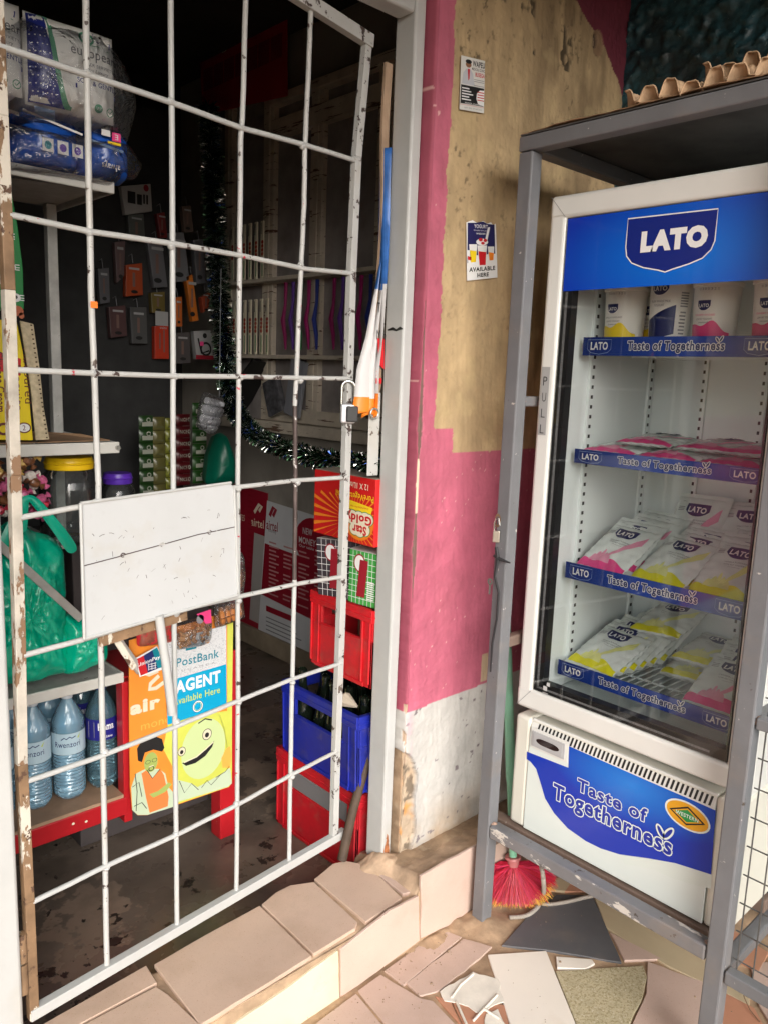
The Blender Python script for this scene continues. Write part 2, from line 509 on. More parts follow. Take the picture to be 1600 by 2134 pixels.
def tile(poly, m_, z0=-.003, z1=.0055, par=ground, name='tile'):
    mb = MB(); mb.prism([(p[0], p[1], z0) for p in poly], (0, 0, z1 - z0))
    return obj(name, mb, m_, par, bev=.0012, seg=1)


def jag(poly, amp=.003, step=.03, seed=1):
    r_ = random.Random(seed); o = []
    for i, p in enumerate(poly):
        q = poly[(i + 1) % len(poly)]; L = math.hypot(q[0] - p[0], q[1] - p[1]); n = max(1, int(L / step))
        for k in range(n):
            t = k / n; a = amp if k else 0
            o.append((p[0] + (q[0] - p[0]) * t + r_.uniform(-a, a), p[1] + (q[1] - p[1]) * t + r_.uniform(-a, a)))
    return o


tl = [
    ([(1.259, 1.274), (1.484, 1.286), (1.504, 1.228), (1.262, 1.207)], 'pinkt', 0),
    ([(1.273, 1.208), (1.502, 1.222), (1.538, 1.151), (1.481, 1.144), (1.311, 1.138), (1.269, 1.156)], 'pinkt', .002),
    ([(1.165, 1.267), (1.244, 1.27), (1.263, 1.153), (1.282, 1.125), (1.272, 1.048), (1.252, 0.949), (1.129, 1.055)], 'pinkt', .001),
    ([(0.998, 1.254), (1.155, 1.263), (1.124, 1.035), (1.054, 1.023), (0.96, 1.104)], 'pinkt', .001),
    ([(1.317, 1.095), (1.36, 1.056), (1.405, 1.003), (1.37, 0.964), (1.314, 0.896), (1.268, 0.935), (1.287, 1.035)], 'terra', .002),
    ([(1.297, 1.132), (1.315, 1.097), (1.284, 1.038), (1.262, 0.957), (1.281, 1.048)], 'terra', .002),
    ([(1.505, 1.139), (1.636, 1.047), (1.414, 0.76), (1.296, 0.862)], 'whitet', 0),
    ([(1.56, 1.137), (1.629, 1.149), (1.704, 1.163), (1.782, 1.164), (1.853, 1.166), (1.933, 1.096), (1.891, 1.046), (1.753, 0.891), (1.641, 1.045)], 'darkt', .001),
    ([(1.638, 1.017), (1.703, 0.949), (1.695, 0.935), (1.661, 0.94), (1.606, 0.991)], 'whitet', .001),
    ([(1.593, 0.987), (1.786, 0.849), (1.757, 0.821), (1.69, 0.795), (1.594, 0.773), (1.454, 0.743), (1.422, 0.769)], 'speckt', .001),
    ([(1.809, 0.848), (1.862, 0.692), (1.632, 0.606), (1.475, 0.741), (1.598, 0.769), (1.704, 0.794)], 'pinkt', .002),
    ([(1.926, 1.082), (1.987, 1.02), (1.962, 0.647), (1.865, 0.606), (1.859, 0.667), (1.834, 0.809), (1.839, 0.99)], 'beiget', .001),
    ([(1.831, 0.974), (1.847, 0.827), (1.765, 0.89)], 'pinkt', .002),
    ([(1.857, 0.677), (1.866, 0.595), (1.748, 0.473), (1.617, 0.586)], 'terra', .001),
    ([(2.015, 0.669), (2.155, 0.551), (1.926, 0.37), (1.765, 0.458), (1.883, 0.591)], 'pinkt', .001),
    ([(1.851, 1.196), (1.844, 1.226), (1.961, 1.203), (1.964, 1.171), (1.888, 1.154)], 'beiget', .001),
    ([(1.883, 1.158), (1.949, 1.174), (2.002, 1.136), (1.942, 1.109)], 'terra', .002),
    ([(2.002, 1.03), (2.01, 1.132), (2.147, 1.065), (2.092, 0.65), (1.999, 0.638)], 'terra', .001),
]
for i, (poly, m_, am) in enumerate(tl):
    tile(jag(poly, am, .03, i + 3) if am else poly, M[m_], z1=.0048 + i * .00017)
# glue smeared over the terracotta shard, raised ridges
g = MB()
gp = [(1.314, 1.132), (1.427, 1.123), (1.456, 1.064), (1.409, 1.007), (1.385, 1.016), (1.355, 1.018), (1.331, 1.031), (1.331, 1.054), (1.318, 1.081), (1.3, 1.104)]
g.prism([(p[0], p[1], .006) for p in jag(gp, .003, .015, 5)], (0, 0, .0022))
gp = [(1.348, 1.013), (1.381, 1.004), (1.331, 0.916), (1.272, 0.966)]
g.prism([(p[0], p[1], .006) for p in jag(gp, .003, .015, 6)], (0, 0, .002))
for l in ([(1.32, 1.099), (1.366, 1.112), (1.42, 1.116)], [(1.32, 1.083), (1.292, 1.031), (1.269, 0.986)], [(1.307, 1.018), (1.356, 1.025), (1.413, 1.032)], [(1.353, 1.027), (1.359, 0.981), (1.345, 0.938)]):
    g.tube([(p[0], p[1], .0088) for p in l], .0035, 6)
obj('tile_glue', g, M['veint'], ground, bev=.001, seg=1)
# shards outside the picture, on a loose grid
rr = random.Random(11)
for i in range(-3, 5):
    for j in range(-5, 4):
        cx, cy = i * .34 + .05, j * .33 + .05
        if cx > .48 and cy > .10: continue
        if cx > 1.75: continue
        if cy > 1.1: continue
        pts = [(cx + sx * (.155 + rr.uniform(-.03, .008)), cy + sy * (.155 + rr.uniform(-.03, .008))) for sx, sy in ((-1, -1), (1, -1), (1, 1), (-1, 1))]
        tile(pts, M[rr.choice(['pinkt', 'peach', 'beiget', 'whitet', 'darkt', 'terra'])])

gt_ = MB(); rs_ = random.Random(77)
for i in range(900):
    x_, y_ = rs_.uniform(.75, 2.1), rs_.uniform(.35, 1.28); r_ = rs_.uniform(.0006, .0022) * (2.2 if rs_.random() < .06 else 1)
    if rs_.random() < .35: y_ = 1.28 - abs(rs_.gauss(0, .05))
    vs_g = [(x_ + r_ * math.cos(a) * rs_.uniform(.6, 1.3), y_ + r_ * math.sin(a) * rs_.uniform(.6, 1.3), .0052) for a in (0, 1.6, 3.1, 4.7)] + [(x_, y_, .0055 + r_)]
    gt_.add(vs_g, [(0, 1, 4), (1, 2, 4), (2, 3, 4), (3, 0, 4)])
gto = obj('grit', gt_, mat('grit', (.28, .20, .13), .9, var=.5, vs=80), None); gto['kind'] = 'stuff'; gto['label'] = 'crumbs of mortar and grit scattered over the paving'

# step in front of the doorway
sx_ = np.linspace(-.6, 2.25, 420); sy_ = np.linspace(1.286, 1.56, 74)
X, Y = np.meshgrid(sx_, sy_)
k = np.clip((X - 1.375) / .03, 0, 1)
back = 1.488 + .03 * np.clip((X - .5), 0, 1) * 0 + (fbm(X, X * 0, 6, 3, 2) - .5) * .05
Zl = .1425 + (fbm(X, Y, 24, 5, 4) - .5) * .006
Zl = np.where(Y > back, .1425 - np.clip((Y - back) / .03, 0, 1) * .09, Zl)
Zr = .199 + (Y - 1.286) * -.25 + (fbm(X, Y, 26, 5, 6) - .5) * .014
mound = np.exp(-(((X - 1.40) / .05) ** 2 + ((Y - 1.455) / .05) ** 2)) * .03 * (.6 + .8 * fbm(X, Y, 30, 4, 9))
Z = Zl * (1 - k) + Zr * k + mound
frontdrop = (Y < 1.290)
Z = np.where(frontdrop, Z - .004, Z)
cc = np.stack([Z * 0 + .44, Z * 0 + .31, Z * 0 + .21], -1) * (.62 + .75 * fbm(X, Y, 14, 4, 12))[..., None]
step_b = MB()
step_b.bb((-.6, 1.2905, -.003), (2.25, 1.43, .138)); step_b.bb((1.405, 1.2905, .13), (2.25, 1.43, .175)); step_b.bb((-.6, 1.42, -.003), (1.43, 1.47, .12))
step = struct(obj('doorstep', step_b, M['mortar']))
hm = height_mesh('mortar_top', X, Y, Z, cc, M['mortarc'], step); hm['kind'] = 'structure'
# ragged mortar front face under the tile edge
XX, ZZ = np.meshgrid(np.linspace(-.6, 2.25, 420), np.linspace(.0, .2, 44))
lim = .1425 + (np.clip((XX - 1.375) / .03, 0, 1)) * .052
ZF = np.minimum(ZZ, lim)
YF = 1.288 - (fbm(XX, ZZ, 28, 4, 21) - .4) * .004
cf = np.stack([ZF * 0 + .40, ZF * 0 + .28, ZF * 0 + .18], -1) * (.6 + .8 * fbm(XX, ZZ, 14, 4, 14))[..., None]
hm = height_mesh('mortar_front', XX, YF, ZF, cf, M['mortarc'], step); hm['kind'] = 'structure'
st = [
    ([(0.462, 1.484), (0.495, 1.497), (0.732, 1.513), (0.726, 1.449), (0.553, 1.448), (0.52, 1.435)], 'peach'),
    ([(0.548, 1.442), (0.719, 1.44), (0.728, 1.404), (0.74, 1.282), (0.638, 1.273), (0.488, 1.401)], 'peach'),
    ([(0.747, 1.504), (0.887, 1.514), (1.046, 1.52), (1.038, 1.293), (0.739, 1.285)], 'peach'),
    ([(1.052, 1.52), (1.107, 1.536), (1.154, 1.536), (1.211, 1.507), (1.203, 1.406), (1.196, 1.312), (1.177, 1.299), (1.045, 1.296)], 'peach'),
    ([(1.219, 1.516), (1.301, 1.537), (1.336, 1.525), (1.361, 1.487), (1.36, 1.391), (1.346, 1.308), (1.212, 1.299)], 'peach'),
    ([(1.367, 1.446), (1.407, 1.424), (1.395, 1.305), (1.359, 1.319)], 'pinkt'),
]
for i, (poly, m_) in enumerate(st):
    tile(jag(poly, .0005, .04, i), M[m_], .141, .1515, step)
for x0, x1 in ((-.45, -.13), (-.125, .2), (.205, .45)):
    tile([(x0, 1.285), (x1, 1.285), (x1, 1.49), (x0, 1.49)], M['peach'], .141, .1515, step)


def vtile(poly, m_, y0=1.2895, y1=1.2815, am=.001, sd=1):
    mb = MB(); mb.prism([(p[0], y0, p[1]) for p in jag(poly, am, .03, sd)][::-1], (0, y1 - y0, 0))
    return obj('riser_tile', mb, M[m_], step, bev=.0012, seg=1)


vtile([(0.762, 0.1), (0.833, 0.107), (0.961, 0.115), (1.109, 0.135), (1.12, -0.006), (1.019, -0.012), (0.95, -0.016)], 'creamt')
vtile([(1.117, 0.134), (1.279, 0.161), (1.382, 0.154), (1.394, 0.017), (1.123, -0.004)], 'pinkt')
vtile([(1.387, 0.21), (1.495, 0.211), (1.611, 0.207), (1.657, 0.204), (1.676, -0.004), (1.629, 0.002), (1.54, 0.002), (1.399, 0.021)], 'pinkt', am=.002)
vtile([(1.66, .012), (1.95, .004), (1.95, .19), (1.66, .2)], 'pinkt')
vtile([(1.955, .004), (2.24, .004), (2.24, .19), (1.955, .195)], 'pinkt')
for x0, x1, m_ in ((.45, .76, 'creamt'), (.1, .44, 'pinkt'), (-.3, .09, 'creamt')):
    if x1 < .6: vtile([(x0, .004), (x1, .004), (x1, .135), (x0, .135)], m_)

# shop front wall: relief grid with paint bands in a colour attribute
shop_wall = thing('shop_wall', 'shop front wall painted ochre above pink above white, with crumbling plaster by the door', 'wall', (1.45, 1.42, 0))


def wall_cols(Xw, Zw, corner=1.446):
    n1 = fbm(Xw, Zw, 18, 4, 31) - .5; n2 = fbm(Xw, Zw, 60, 3, 35) - .5; big = fbm(Xw, Zw, 5, 4, 40)
    ye = np.array([.45, .325, .18]); pk = np.array([.45, .112, .17]); wh = np.array([.50, .485, .46])
    col = np.zeros(Xw.shape + (3,)) + ye
    # weathering of the ochre coat
    wz = fbm(Xw * 3, Zw * .7, 9, 4, 44)
    col *= (.72 + .55 * wz)[..., None]
    mould = np.clip((fbm(Xw, Zw, 70, 5, 47) - .64) * 9, 0, 1) * np.clip(fbm(Xw, Zw, 6, 3, 48) * 4 - 1.6, 0, 1) * np.clip((Zw - 1.3) * 1.2, 0, 1)
    col = col * (1 - .75 * mould[..., None]) + np.array([.05, .035, .02]) * .75 * mould[..., None]
    stain = np.clip((fbm(Xw * 2.2, Zw * .6, 7, 3, 50) - .50) * 5, 0, 1) * np.clip((Xw - 1.62) * 3.5, 0, 1)
    col = col * (1 - .5 * stain[..., None]) + np.array([.12, .075, .04]) * .5 * stain[..., None]
    pale = np.clip((fbm(Xw, Zw, 11, 3, 52) - .66) * 8, 0, 1)
    col = col * (1 - .4 * pale[..., None]) + np.array([.5, .38, .2]) * .4 * pale[..., None]
    e = n1 * .018 + n2 * .006
    pink = (Xw < 1.505 + e) | (Zw < 1.302 + e * .6) | ((Xw < 1.575 + e) & (Zw < 1.368 + e * .5))
    xs = np.interp(Zw, [2.30, 2.336, 2.38, 2.431, 2.47, 2.514, 2.62], [2.30, 2.272, 2.23, 2.176, 2.13, 2.03, 1.86])
    pink |= (Xw > xs + e * 1.5) & (Zw > 2.2)
    pk_v = pk * (.80 + .30 * big + .16 * fbm(Xw * 4 + Zw * .3, Zw * .6, 16, 3, 71))[..., None]
    gr = np.clip(fbm(Xw, Zw, 7, 5, 73) * 3 - 1.5, 0, 1)[..., None] * .35
    pk_v = pk_v * (1 - gr) + np.array([.30, .09, .11]) * gr
    strip = ((Xw < 1.4515) * .6)[..., None]  # shade of the door reveal, painted into the pink
    pk_v = pk_v * (1 - strip) + np.array([.26, .045, .075]) * strip
    tp = ((Xw > 1.75) & (Zw > 2.2))[..., None]
    pk_v = np.where(tp, np.array([.17, .03, .05]) * (.8 + .4 * big)[..., None], pk_v)
    col = np.where(pink[..., None], pk_v, col)
    ps = pink & (fbm(Xw, Zw, 95, 3, 61) + .25 * fbm(Xw, Zw, 5, 2, 62) > .985)
    col = np.where(ps[..., None], np.array([.62, .35, .33]), col)
    white = Zw < .598 + n1 * .010 + (Xw - 1.446) * .02
    wcol = wh * (.84 + .26 * fbm(Xw, Zw, 6, 4, 64))[..., None]
    low = np.clip((.33 - Zw) / .16, 0, 1) * np.clip(fbm(Xw, Zw, 13, 4, 66) * 1.9 - .35, 0, 1)
    wcol = wcol * (1 - low[..., None] * .75) + np.array([.42, .29, .17]) * low[..., None] * .75
    sp = fbm(Xw * .6, Zw, 55, 3, 68) > .775
    wcol = np.where(sp[..., None], np.array([.20, .17, .18]), wcol)
    pp = (np.abs(Xw - 1.765) < .014 + n1 * .012) & (Zw > .615) & (Zw < .70)
    lil = np.clip(1 - np.abs(Xw - 1.462) / .016, 0, 1) * (Zw > .42) * (fbm(Xw, Zw, 26, 3, 70) > .38)
    wcol = wcol * (1 - .6 * lil[..., None]) + np.array([.66, .42, .48]) * .6 * lil[..., None]
    col = np.where(white[..., None], wcol, col)
    col = np.where(pp[..., None], np.array([.50, .38, .25]), col)
    return col


s0 = np.array([0, .10, .125, .135, .15, .162])
path_x = np.array([1.444, 1.4445, 1.445, 1.4465, 1.4505, 1.458]); path_y = np.array([1.500, 1.455, 1.432, 1.424, 1.4205, 1.42])
s_all = np.concatenate([np.linspace(0, .162, 46), .162 + np.linspace(.0035, 2.262 - 1.458, 232)])
pxs = np.where(s_all <= .162, np.interp(s_all, s0, path_x), 1.458 + (s_all - .162)); pys = np.where(s_all <= .162, np.interp(s_all, s0, path_y), 1.42)
zz = np.linspace(.10, 2.75, 690)
SX, ZW = np.meshgrid(s_all, zz)
PXs = np.broadcast_to(pxs, SX.shape).copy(); PYs = np.broadcast_to(pys, SX.shape).copy()
colw = wall_cols(PXs, ZW)
nfr = np.clip((SX - .115) / .06, 0, 1)
relief = (fbm(PXs, ZW, 4, 3, 81) - .5) * .008 + (fbm(PXs, ZW, 38, 4, 83) - .5) * .004 + (fbm(PXs * 5 + ZW * .5, ZW * .5, 22, 3, 84) - .5) * .0018 + (fbm(PXs, ZW, 120, 2, 85) - .5) * .0016
# crumbled plaster at the foot of the door corner
xd = np.interp(ZW, [.10, .17, .22, .30, .34, .40, .44, .475, .50], [1.50, 1.487, 1.503, 1.492, 1.497, 1.502, 1.487, 1.462, 1.40])
edge = PXs - xd - (fbm(PXs, ZW, 30, 3, 90) - .5) * .012
dm = np.clip(-edge / .004, 0, 1) * (ZW < .50)
rub = fbm(PXs, ZW, 33, 5, 93)
relief = relief - dm * (.005 + .014 * rub)
db = np.array([.46, .36, .26]) * (.7 + .5 * fbm(PXs, ZW, 24, 4, 95))[..., None]
om = np.clip((fbm(PXs, ZW, 17, 3, 97) - .46) * 7, 0, 1) * np.clip((.42 - ZW) / .05, 0, 1)
db = db * (1 - om[..., None]) + np.array([.58, .29, .10]) * om[..., None]
dk = np.clip((.42 - rub) * 12, 0, 1)
db = db * (1 - .6 * dk[..., None])
colw = colw * (1 - dm[..., None]) + db * dm[..., None]
rim = np.exp(-((edge - .001) / .0022) ** 2) * (ZW < .49)
colw = colw * (1 - .45 * rim[..., None])
# chipped arris of the corner, brown render and a cream flake
ch_w = np.interp(ZW, [.92, .965, 1.05, 1.16, 1.21, 1.30, 1.36, 1.44, 1.58, 1.70], [0, .006, .013, .007, .008, .007, .0135, .010, .004, 0])
ch = (np.abs(SX - .148) < ch_w * (.7 + .9 * fbm(PXs * 0 + SX, ZW, 40, 3, 99)))
cb = np.where(((ZW > 1.15) & (ZW < 1.29))[..., None], np.array([.62, .52, .38]), np.array([.15, .085, .07]))
colw = np.where(ch[..., None], cb, colw); relief = relief - ch * .004
ch2 = (np.abs(SX - .137) < .012 * (fbm(SX, ZW, 36, 3, 103) > .52)) & (ZW < .62) & (ZW > .44)
colw = np.where(ch2[..., None], np.array([.45, .33, .24]), colw); relief = relief - ch2 * .003
# round pipe hole patched with render, high up
rh = np.hypot((PXs - 2.107), (ZW - 2.463) * .8)
ring = (rh < .028); hole = np.hypot((PXs - 2.095), (ZW - 2.468) * .8) < .016
colw = np.where(ring[..., None], np.array([.30, .19, .11]), colw); colw = np.where(hole[..., None], np.array([.03, .02, .015]), colw)
relief = relief - ring * .004 - hole * .012
gouge = np.clip((fbm(PXs * 1.5, ZW * .8, 26, 3, 107) - .70) * 14, 0, 1) * (ZW > 2.35) * (PXs > 1.75) * (PXs < 2.0)
colw = colw * (1 - .8 * gouge[..., None]); relief = relief - gouge * .006
# long fine crack behind the cage
cr = np.abs(PXs - (1.99 + .02 * np.sin(ZW * 23) + .012 * np.sin(ZW * 61))) < .0022
cr &= (ZW > 1.75) & (ZW < 2.02)
colw = np.where(cr[..., None], np.array([.05, .035, .025]), colw)
ndx = -1 * (1 - nfr); ndy = -1 * nfr
ln = np.hypot(ndx, ndy)
height_mesh('painted_face', PXs + ndx / ln * relief, PYs + ndy / ln * relief, ZW, colw, M['wallp'], shop_wall)
core = MB()
core.bb((1.452, 1.436, 0), (2.42, 1.505, 3.0)); core.bb((-1.6, 1.42, 2.43), (1.4455, 1.505, 3.0)); core.bb((-1.6, 1.42, 0), (.352, 1.505, 2.43)); core.bb((1.458, 1.4195, 2.75), (2.42, 1.437, 3.0))
obj('masonry', core, M['mortar'], shop_wall)
# strip beside the left post
lx, lz = np.meshgrid(np.linspace(-.9, .352, 150), np.linspace(.1, 2.43, 300))
lc = wall_cols(lx * 0 + 1.9 + lx * .1, lz * .9 + .05)
height_mesh('painted_face', lx, 1.417 - (fbm(lx, lz, 30, 4, 120) - .5) * .004, lz, lc, M['wallp'], shop_wall)

side_wall = thing('side_wall', 'dark teal roughcast wall behind the fridge cage', 'wall', (2.26, .5, 0))
YY, ZZ = np.meshgrid(np.linspace(1.43, -.6, 330), np.linspace(1.85, 3.0, 190))
dd = fbm(YY, ZZ, 34, 4, 130) ** 3 * .040
height_mesh('roughcast', 2.262 - dd, YY, ZZ, np.zeros(YY.shape + (3,)) + .02, M['teal'], side_wall)
mb = MB(); mb.bb((2.262, -1.6, 0), (2.42, 1.436, 3.0))
obj('masonry', mb, M['teal'], side_wall)

# shop room
shop_floor = MB(); shop_floor.bb((-.6, 1.475, -.2), (2.45, 4.3, .05))
struct(obj('shop_floor', shop_floor, M['concrete']))
w = MB(); w.bb((2.3, 1.508, .05), (2.42, 4.3, 3.0))
room_r = thing('inner_wall', 'grimy inner side wall of the shop behind the crates and posters', 'wall', (2.3, 3, 0)); obj('masonry', w, M['innerwall'], room_r)
skb = MB(); skb.bb((2.272, 2.0, .052), (2.299, 4.2, .15)); obj('skirting', skb, mat('skirting', (.30, .24, .17), .7, var=.3), room_r, bev=.003)
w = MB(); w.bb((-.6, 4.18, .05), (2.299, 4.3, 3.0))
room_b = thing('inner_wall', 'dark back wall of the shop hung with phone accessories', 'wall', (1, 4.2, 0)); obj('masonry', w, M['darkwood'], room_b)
w = MB(); w.bb((-.72, 1.508, .05), (-.601, 4.3, 3.0))
room_l = thing('inner_wall', 'unseen pale inner side wall of the shop behind the white rack', 'wall', (-.6, 3, 0)); obj('masonry', w, M['bounce_white'], room_l)
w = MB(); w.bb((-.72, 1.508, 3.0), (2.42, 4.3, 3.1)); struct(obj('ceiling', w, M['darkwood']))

# unseen veranda roof, added to shade the upper shop front
ver = thing('unseen_shade_roof', 'unseen corrugated iron roof added to shade the shop front', 'roof', (0.4, 0.6, 2.9))
mb = MB()
mb.grid(lambda u, v: (-2.5 + u * 4.9, 1.42 - v * 2.05, 2.98 + .012 * math.sin(u * 4.9 / .076 * 2 * PI) - v * .22), 390, 2)
obj('sheet', mb, mat('iron_sheet', (.16, .10, .07), .6, metal=.3, var=.3, vs=2), ver, solid=.002)
for y in (1.1, .45, -.2):
    mb = MB(); mb.bb((-2.5, y - .03, 2.86 - (1.42 - y) * .11), (2.4, y + .03, 2.95 - (1.42 - y) * .11)); obj('beam', mb, mat('roof_beam', (.14, .09, .06), .8), ver)

# ---------------------------------------------------------------- door frame
frame = thing('door_frame', 'white painted steel door frame with a rusted foot', 'door frame', (.9, 1.45, .15))


def post(x0, x1, lo, nm, hi=2.42):
    mb = MB(); mb.bb((x0, 1.45, lo), (x1, 1.52, hi)); return obj(nm, mb, M['white'], frame, bev=.007, seg=3, smooth=True)


post(1.405, 1.440, .148, 'post'); post(.353, .445, .150, 'post')
mb = MB(); mb.bb((.446, 1.451, 2.335), (1.404, 1.509, 2.42)); obj('lintel', mb, M['white'], frame, bev=.008, seg=3)
mb = MB()
mb.grid(lambda u, v: (1.404 - u * .022 - .003 * math.sin(v * 9), 1.527 - .002 * math.sin(v * 14), 1.46 + v * .78 + .012 * math.sin(u * 9 + 2) * (1 - v)), 4, 30)
obj('wood_strip', mb, M['woodstrip'], frame, solid=.008)
mb = MB(); mb.bb((1.366, 1.5215, 1.24), (1.4035, 1.5245, 1.455))
obj('strike_plate', mb, M['whitechip'], frame, bev=.001)
mb = MB(); mb.tube([Vector((1.374, 1.512, 1.402)) + Vector((math.cos(a) * .013, 0, math.sin(a) * .013)) for a in [i * PI / 8 for i in range(17)]], .0028, 8, caps=False)
obj('ring', mb, M['steel'], frame, smooth=True)
# welded seam with dark gap on the right post
pr = Print(FX(1.4046), 0.0004)
pr.line([(-1.452, 1.615), (-1.462, 1.617), (-1.475, 1.612), (-1.488, 1.616), (-1.507, 1.613)], [.003, .008, .005, .008, .003], 0).done('paint_chip', [INK['black']], frame)
pr = Print(FY(1.4492), 0.0004)
pr.poly(jag([(1.408, .152), (1.4325, .152), (1.4315, .185), (1.427, .205), (1.424, .232), (1.419, .238), (1.417, .208), (1.410, .188)], .002, .006, 3), 0)
pr.done('rust_patch', [mat('rust', (.35, .13, .05), .85, var=.5, vs=60, bump=.8)], frame)

# ---------------------------------------------------------------- swung-in grille
GA = Vector((.467, 1.472, 0)); gang = R(5.89); gu = Vector((math.cos(gang), math.sin(gang), 0)); gn = Vector((math.sin(gang), -math.cos(gang), 0))


def G(a, z, d=0): return GA + gu * a + gn * d + Vector((0, 0, z))


grille = thing('door_grille', 'white welded bar grille door with a blank white plate, paint flaking', 'security door', (.467, 1.472, .2))


def bar(pts, r_, m_, nm='bar', d=0):
    # add a little wander so the rods are hand-bent
    o = []
    for i in range(len(pts) - 1):
        (a0, z0), (a1, z1) = pts[i], pts[i + 1]; n = 6
        for k_ in range(n + (1 if i == len(pts) - 2 else 0)):
            t = k_ / n; o.append(G(a0 + (a1 - a0) * t, z0 + (z1 - z0) * t, d + .0006 * math.sin(9 * t + a0 * 30 + z0 * 7)))
    mb = MB(); mb.tube(o, r_, 10); return obj(nm, mb, m_, grille, smooth=True)


bar([(.172, 2.36), (.168, 2.0), (.166, 1.64), (.171, 1.28), (.168, .97), (.167, .71), (.164, .21)], .0060, M['whitechip'])
bar([(.344, 2.34), (.344, 1.75), (.341, 1.27), (.340, .73), (.342, .21)], .0058, M['white'])
bar([(.526, 2.31), (.519, 2.04), (.514, 1.98), (.513, 1.73), (.512, 1.25), (.516, .73), (.515, .21)], .0058, M['whitered'])
bar([(.708, 2.30), (.706, 2.22), (.698, 2.0), (.699, 1.88), (.693, 1.74), (.682, 1.42)], .0060, M['whitered'])
bar([(.682, 1.42), (.688, 1.23), (.691, .99)], .0058, M['barebar'])
bar([(.691, .99), (.689, .62), (.690, .21)], .0060, M['white'])
for z0, zl, m_ in ((.456, [(.008, .456), (.165, .459), (.336, .453), (.517, .456), (.688, .468), (.853, .474)], 'white'),
                   (.72, [(.008, .712), (.16, .709), (.339, .715), (.515, .724), (.687, .731), (.852, .728)], 'white'),
                   (.97, [(.010, .963), (.126, .966), (.35, .982), (.515, .98), (.688, .979), (.855, .970)], 'whitechip'),
                   (1.23, [(.015, 1.222), (.115, 1.230), (.513, 1.238), (.685, 1.240), (.858, 1.235)], 'whitechip'),
                   (1.48, [(.018, 1.485), (.171, 1.483), (.341, 1.482), (.511, 1.485), (.683, 1.486), (.858, 1.488)], 'whitered'),
                   (1.74, [(.018, 1.744), (.164, 1.739), (.34, 1.743), (.513, 1.743), (.7, 1.738), (.860, 1.746)], 'whitered'),
                   (2.0, [(.010, 2.006), (.335, 2.006), (.515, 2.001), (.697, 2.009), (.867, 2.011)], 'white')):
    bar(zl, .0056, M[m_], 'bar', .004)
for zl in ([(.69, .0, 0)],): pass
# weld beads
mb = MB()
for a_, z_ in [(a, z) for a in (.168, .342, .514, .69) for z in (.458, .72, .975, 1.236, 1.484, 1.742, 2.005)] + [(.857, z) for z in (.474, .728, .970, 1.235, 1.488, 1.746, 2.011)]:
    c = G(a_ + rnd.uniform(-.005, .005), z_ + rnd.uniform(-.006, .006), .003)
    mb.lathe([(0.0001, -.008), (.006, -.005), (.0085, 0), (.006, .005), (.0001, .008)], tuple(c), 8)
obj('weld', mb, M['white'], grille, smooth=True, stuff=True)


def strip(pts, wd, th, m_, nm, d=0):
    mb = MB()
    for i in range(len(pts) - 1):
        p, q = G(*pts[i], d), G(*pts[i + 1], d)
        mb.beam(p, q, th, wd, upv=gu if abs(pts[i + 1][1] - pts[i][1]) > abs(pts[i + 1][0] - pts[i][0]) else (0, 0, 1))
    return obj(nm, mb, m_, grille, bev=.0015)


strip([(.858, .215), (.857, .47), (.861, .97), (.862, 1.35), (.862, 1.75), (.868, 2.02), (.893, 2.29)], .021, .018, M['whitechip'], 'stile')
strip([(.002, .20), (.002, .46), (.0, .75)], .019, .018, M['rusty'], 'stile')
strip([(.0, .75), (.006, 1.0), (.010, 1.3), (.013, 1.62)], .019, .018, mat('flaking_cream_paint', (.46, .42, .36), .55, var=.3, vs=14, bump=.6, bs=80, chips=[((.22, .13, .075), 22, .54, (1, 1, .5))]), 'stile')
strip([(.013, 1.62), (.013, 1.9), (.013, 2.36)], .019, .018, M['rusty'], 'stile')
strip([(-.006, .212), (.898, .212)], .024, .020, M['white'], 'rail', .002)
strip([(.0, 2.372), (.640, 2.312), (.905, 2.290)], .030, .022, M['whitechip'], 'rail', .002)
# blank plate
mb = MB()
pl_ = [(.124, .972), (.496, .990), (.500, .998), (.487, 1.238), (.478, 1.252), (.124, 1.240)]
mb.prism([G(a, z, .012) for a, z in pl_][::-1], gn * .006)
sp_ = obj('sign_plate', mb, mat('sign_plate_paint', (.50, .51, .515), .28, var=.04, vs=5, chips=[((.10, .09, .09), 70, .735)], dirt=[((.42, .36, .26), 6, .56, .5), ((.35, .34, .33), 30, .6, .3)], bump=.15, bs=12), grille, bev=.002)
mb = MB()
for a0, a1 in ((pl_[0], pl_[1]), (pl_[-1], pl_[0]), (pl_[-2], pl_[-1]), (pl_[2], pl_[3])):
    mb.tube([G(a0[0], a0[1], .0185), G(a1[0], a1[1], .0185)], .0035, 6)
obj('rim', mb, M['white'], sp_, smooth=True)
mb = MB(); mb.tube([G(.126, 1.118, .0186), G(.2, 1.125, .0188), G(.21, 1.127, .0192), G(.3, 1.136, .0188), G(.39, 1.146, .0192), G(.42, 1.147, .0186), G(.494, 1.151, .0186)], .0011, 5)
obj('wire', mb, M['barebar'], sp_)
pr = Print(lambda a, b, h=0: G(a, b, .018 + h), .0003)
rs_ = random.Random(3)
for i in range(46):
    a_, z_ = rs_.uniform(.14, .46), rs_.uniform(1.0, 1.20); L_ = rs_.uniform(.002, .012); an_ = rs_.uniform(0, PI)
    pr.line([(a_, z_), (a_ + L_ * math.cos(an_) * .5, z_ + L_ * math.sin(an_) * .5 + .001), (a_ + L_ * math.cos(an_), z_ + L_ * math.sin(an_))], rs_.uniform(.0005, .0016), 0)
pr.done('scratch', [mat('scratch_grey', (.16, .15, .15), .6)], sp_)['kind'] = 'stuff'
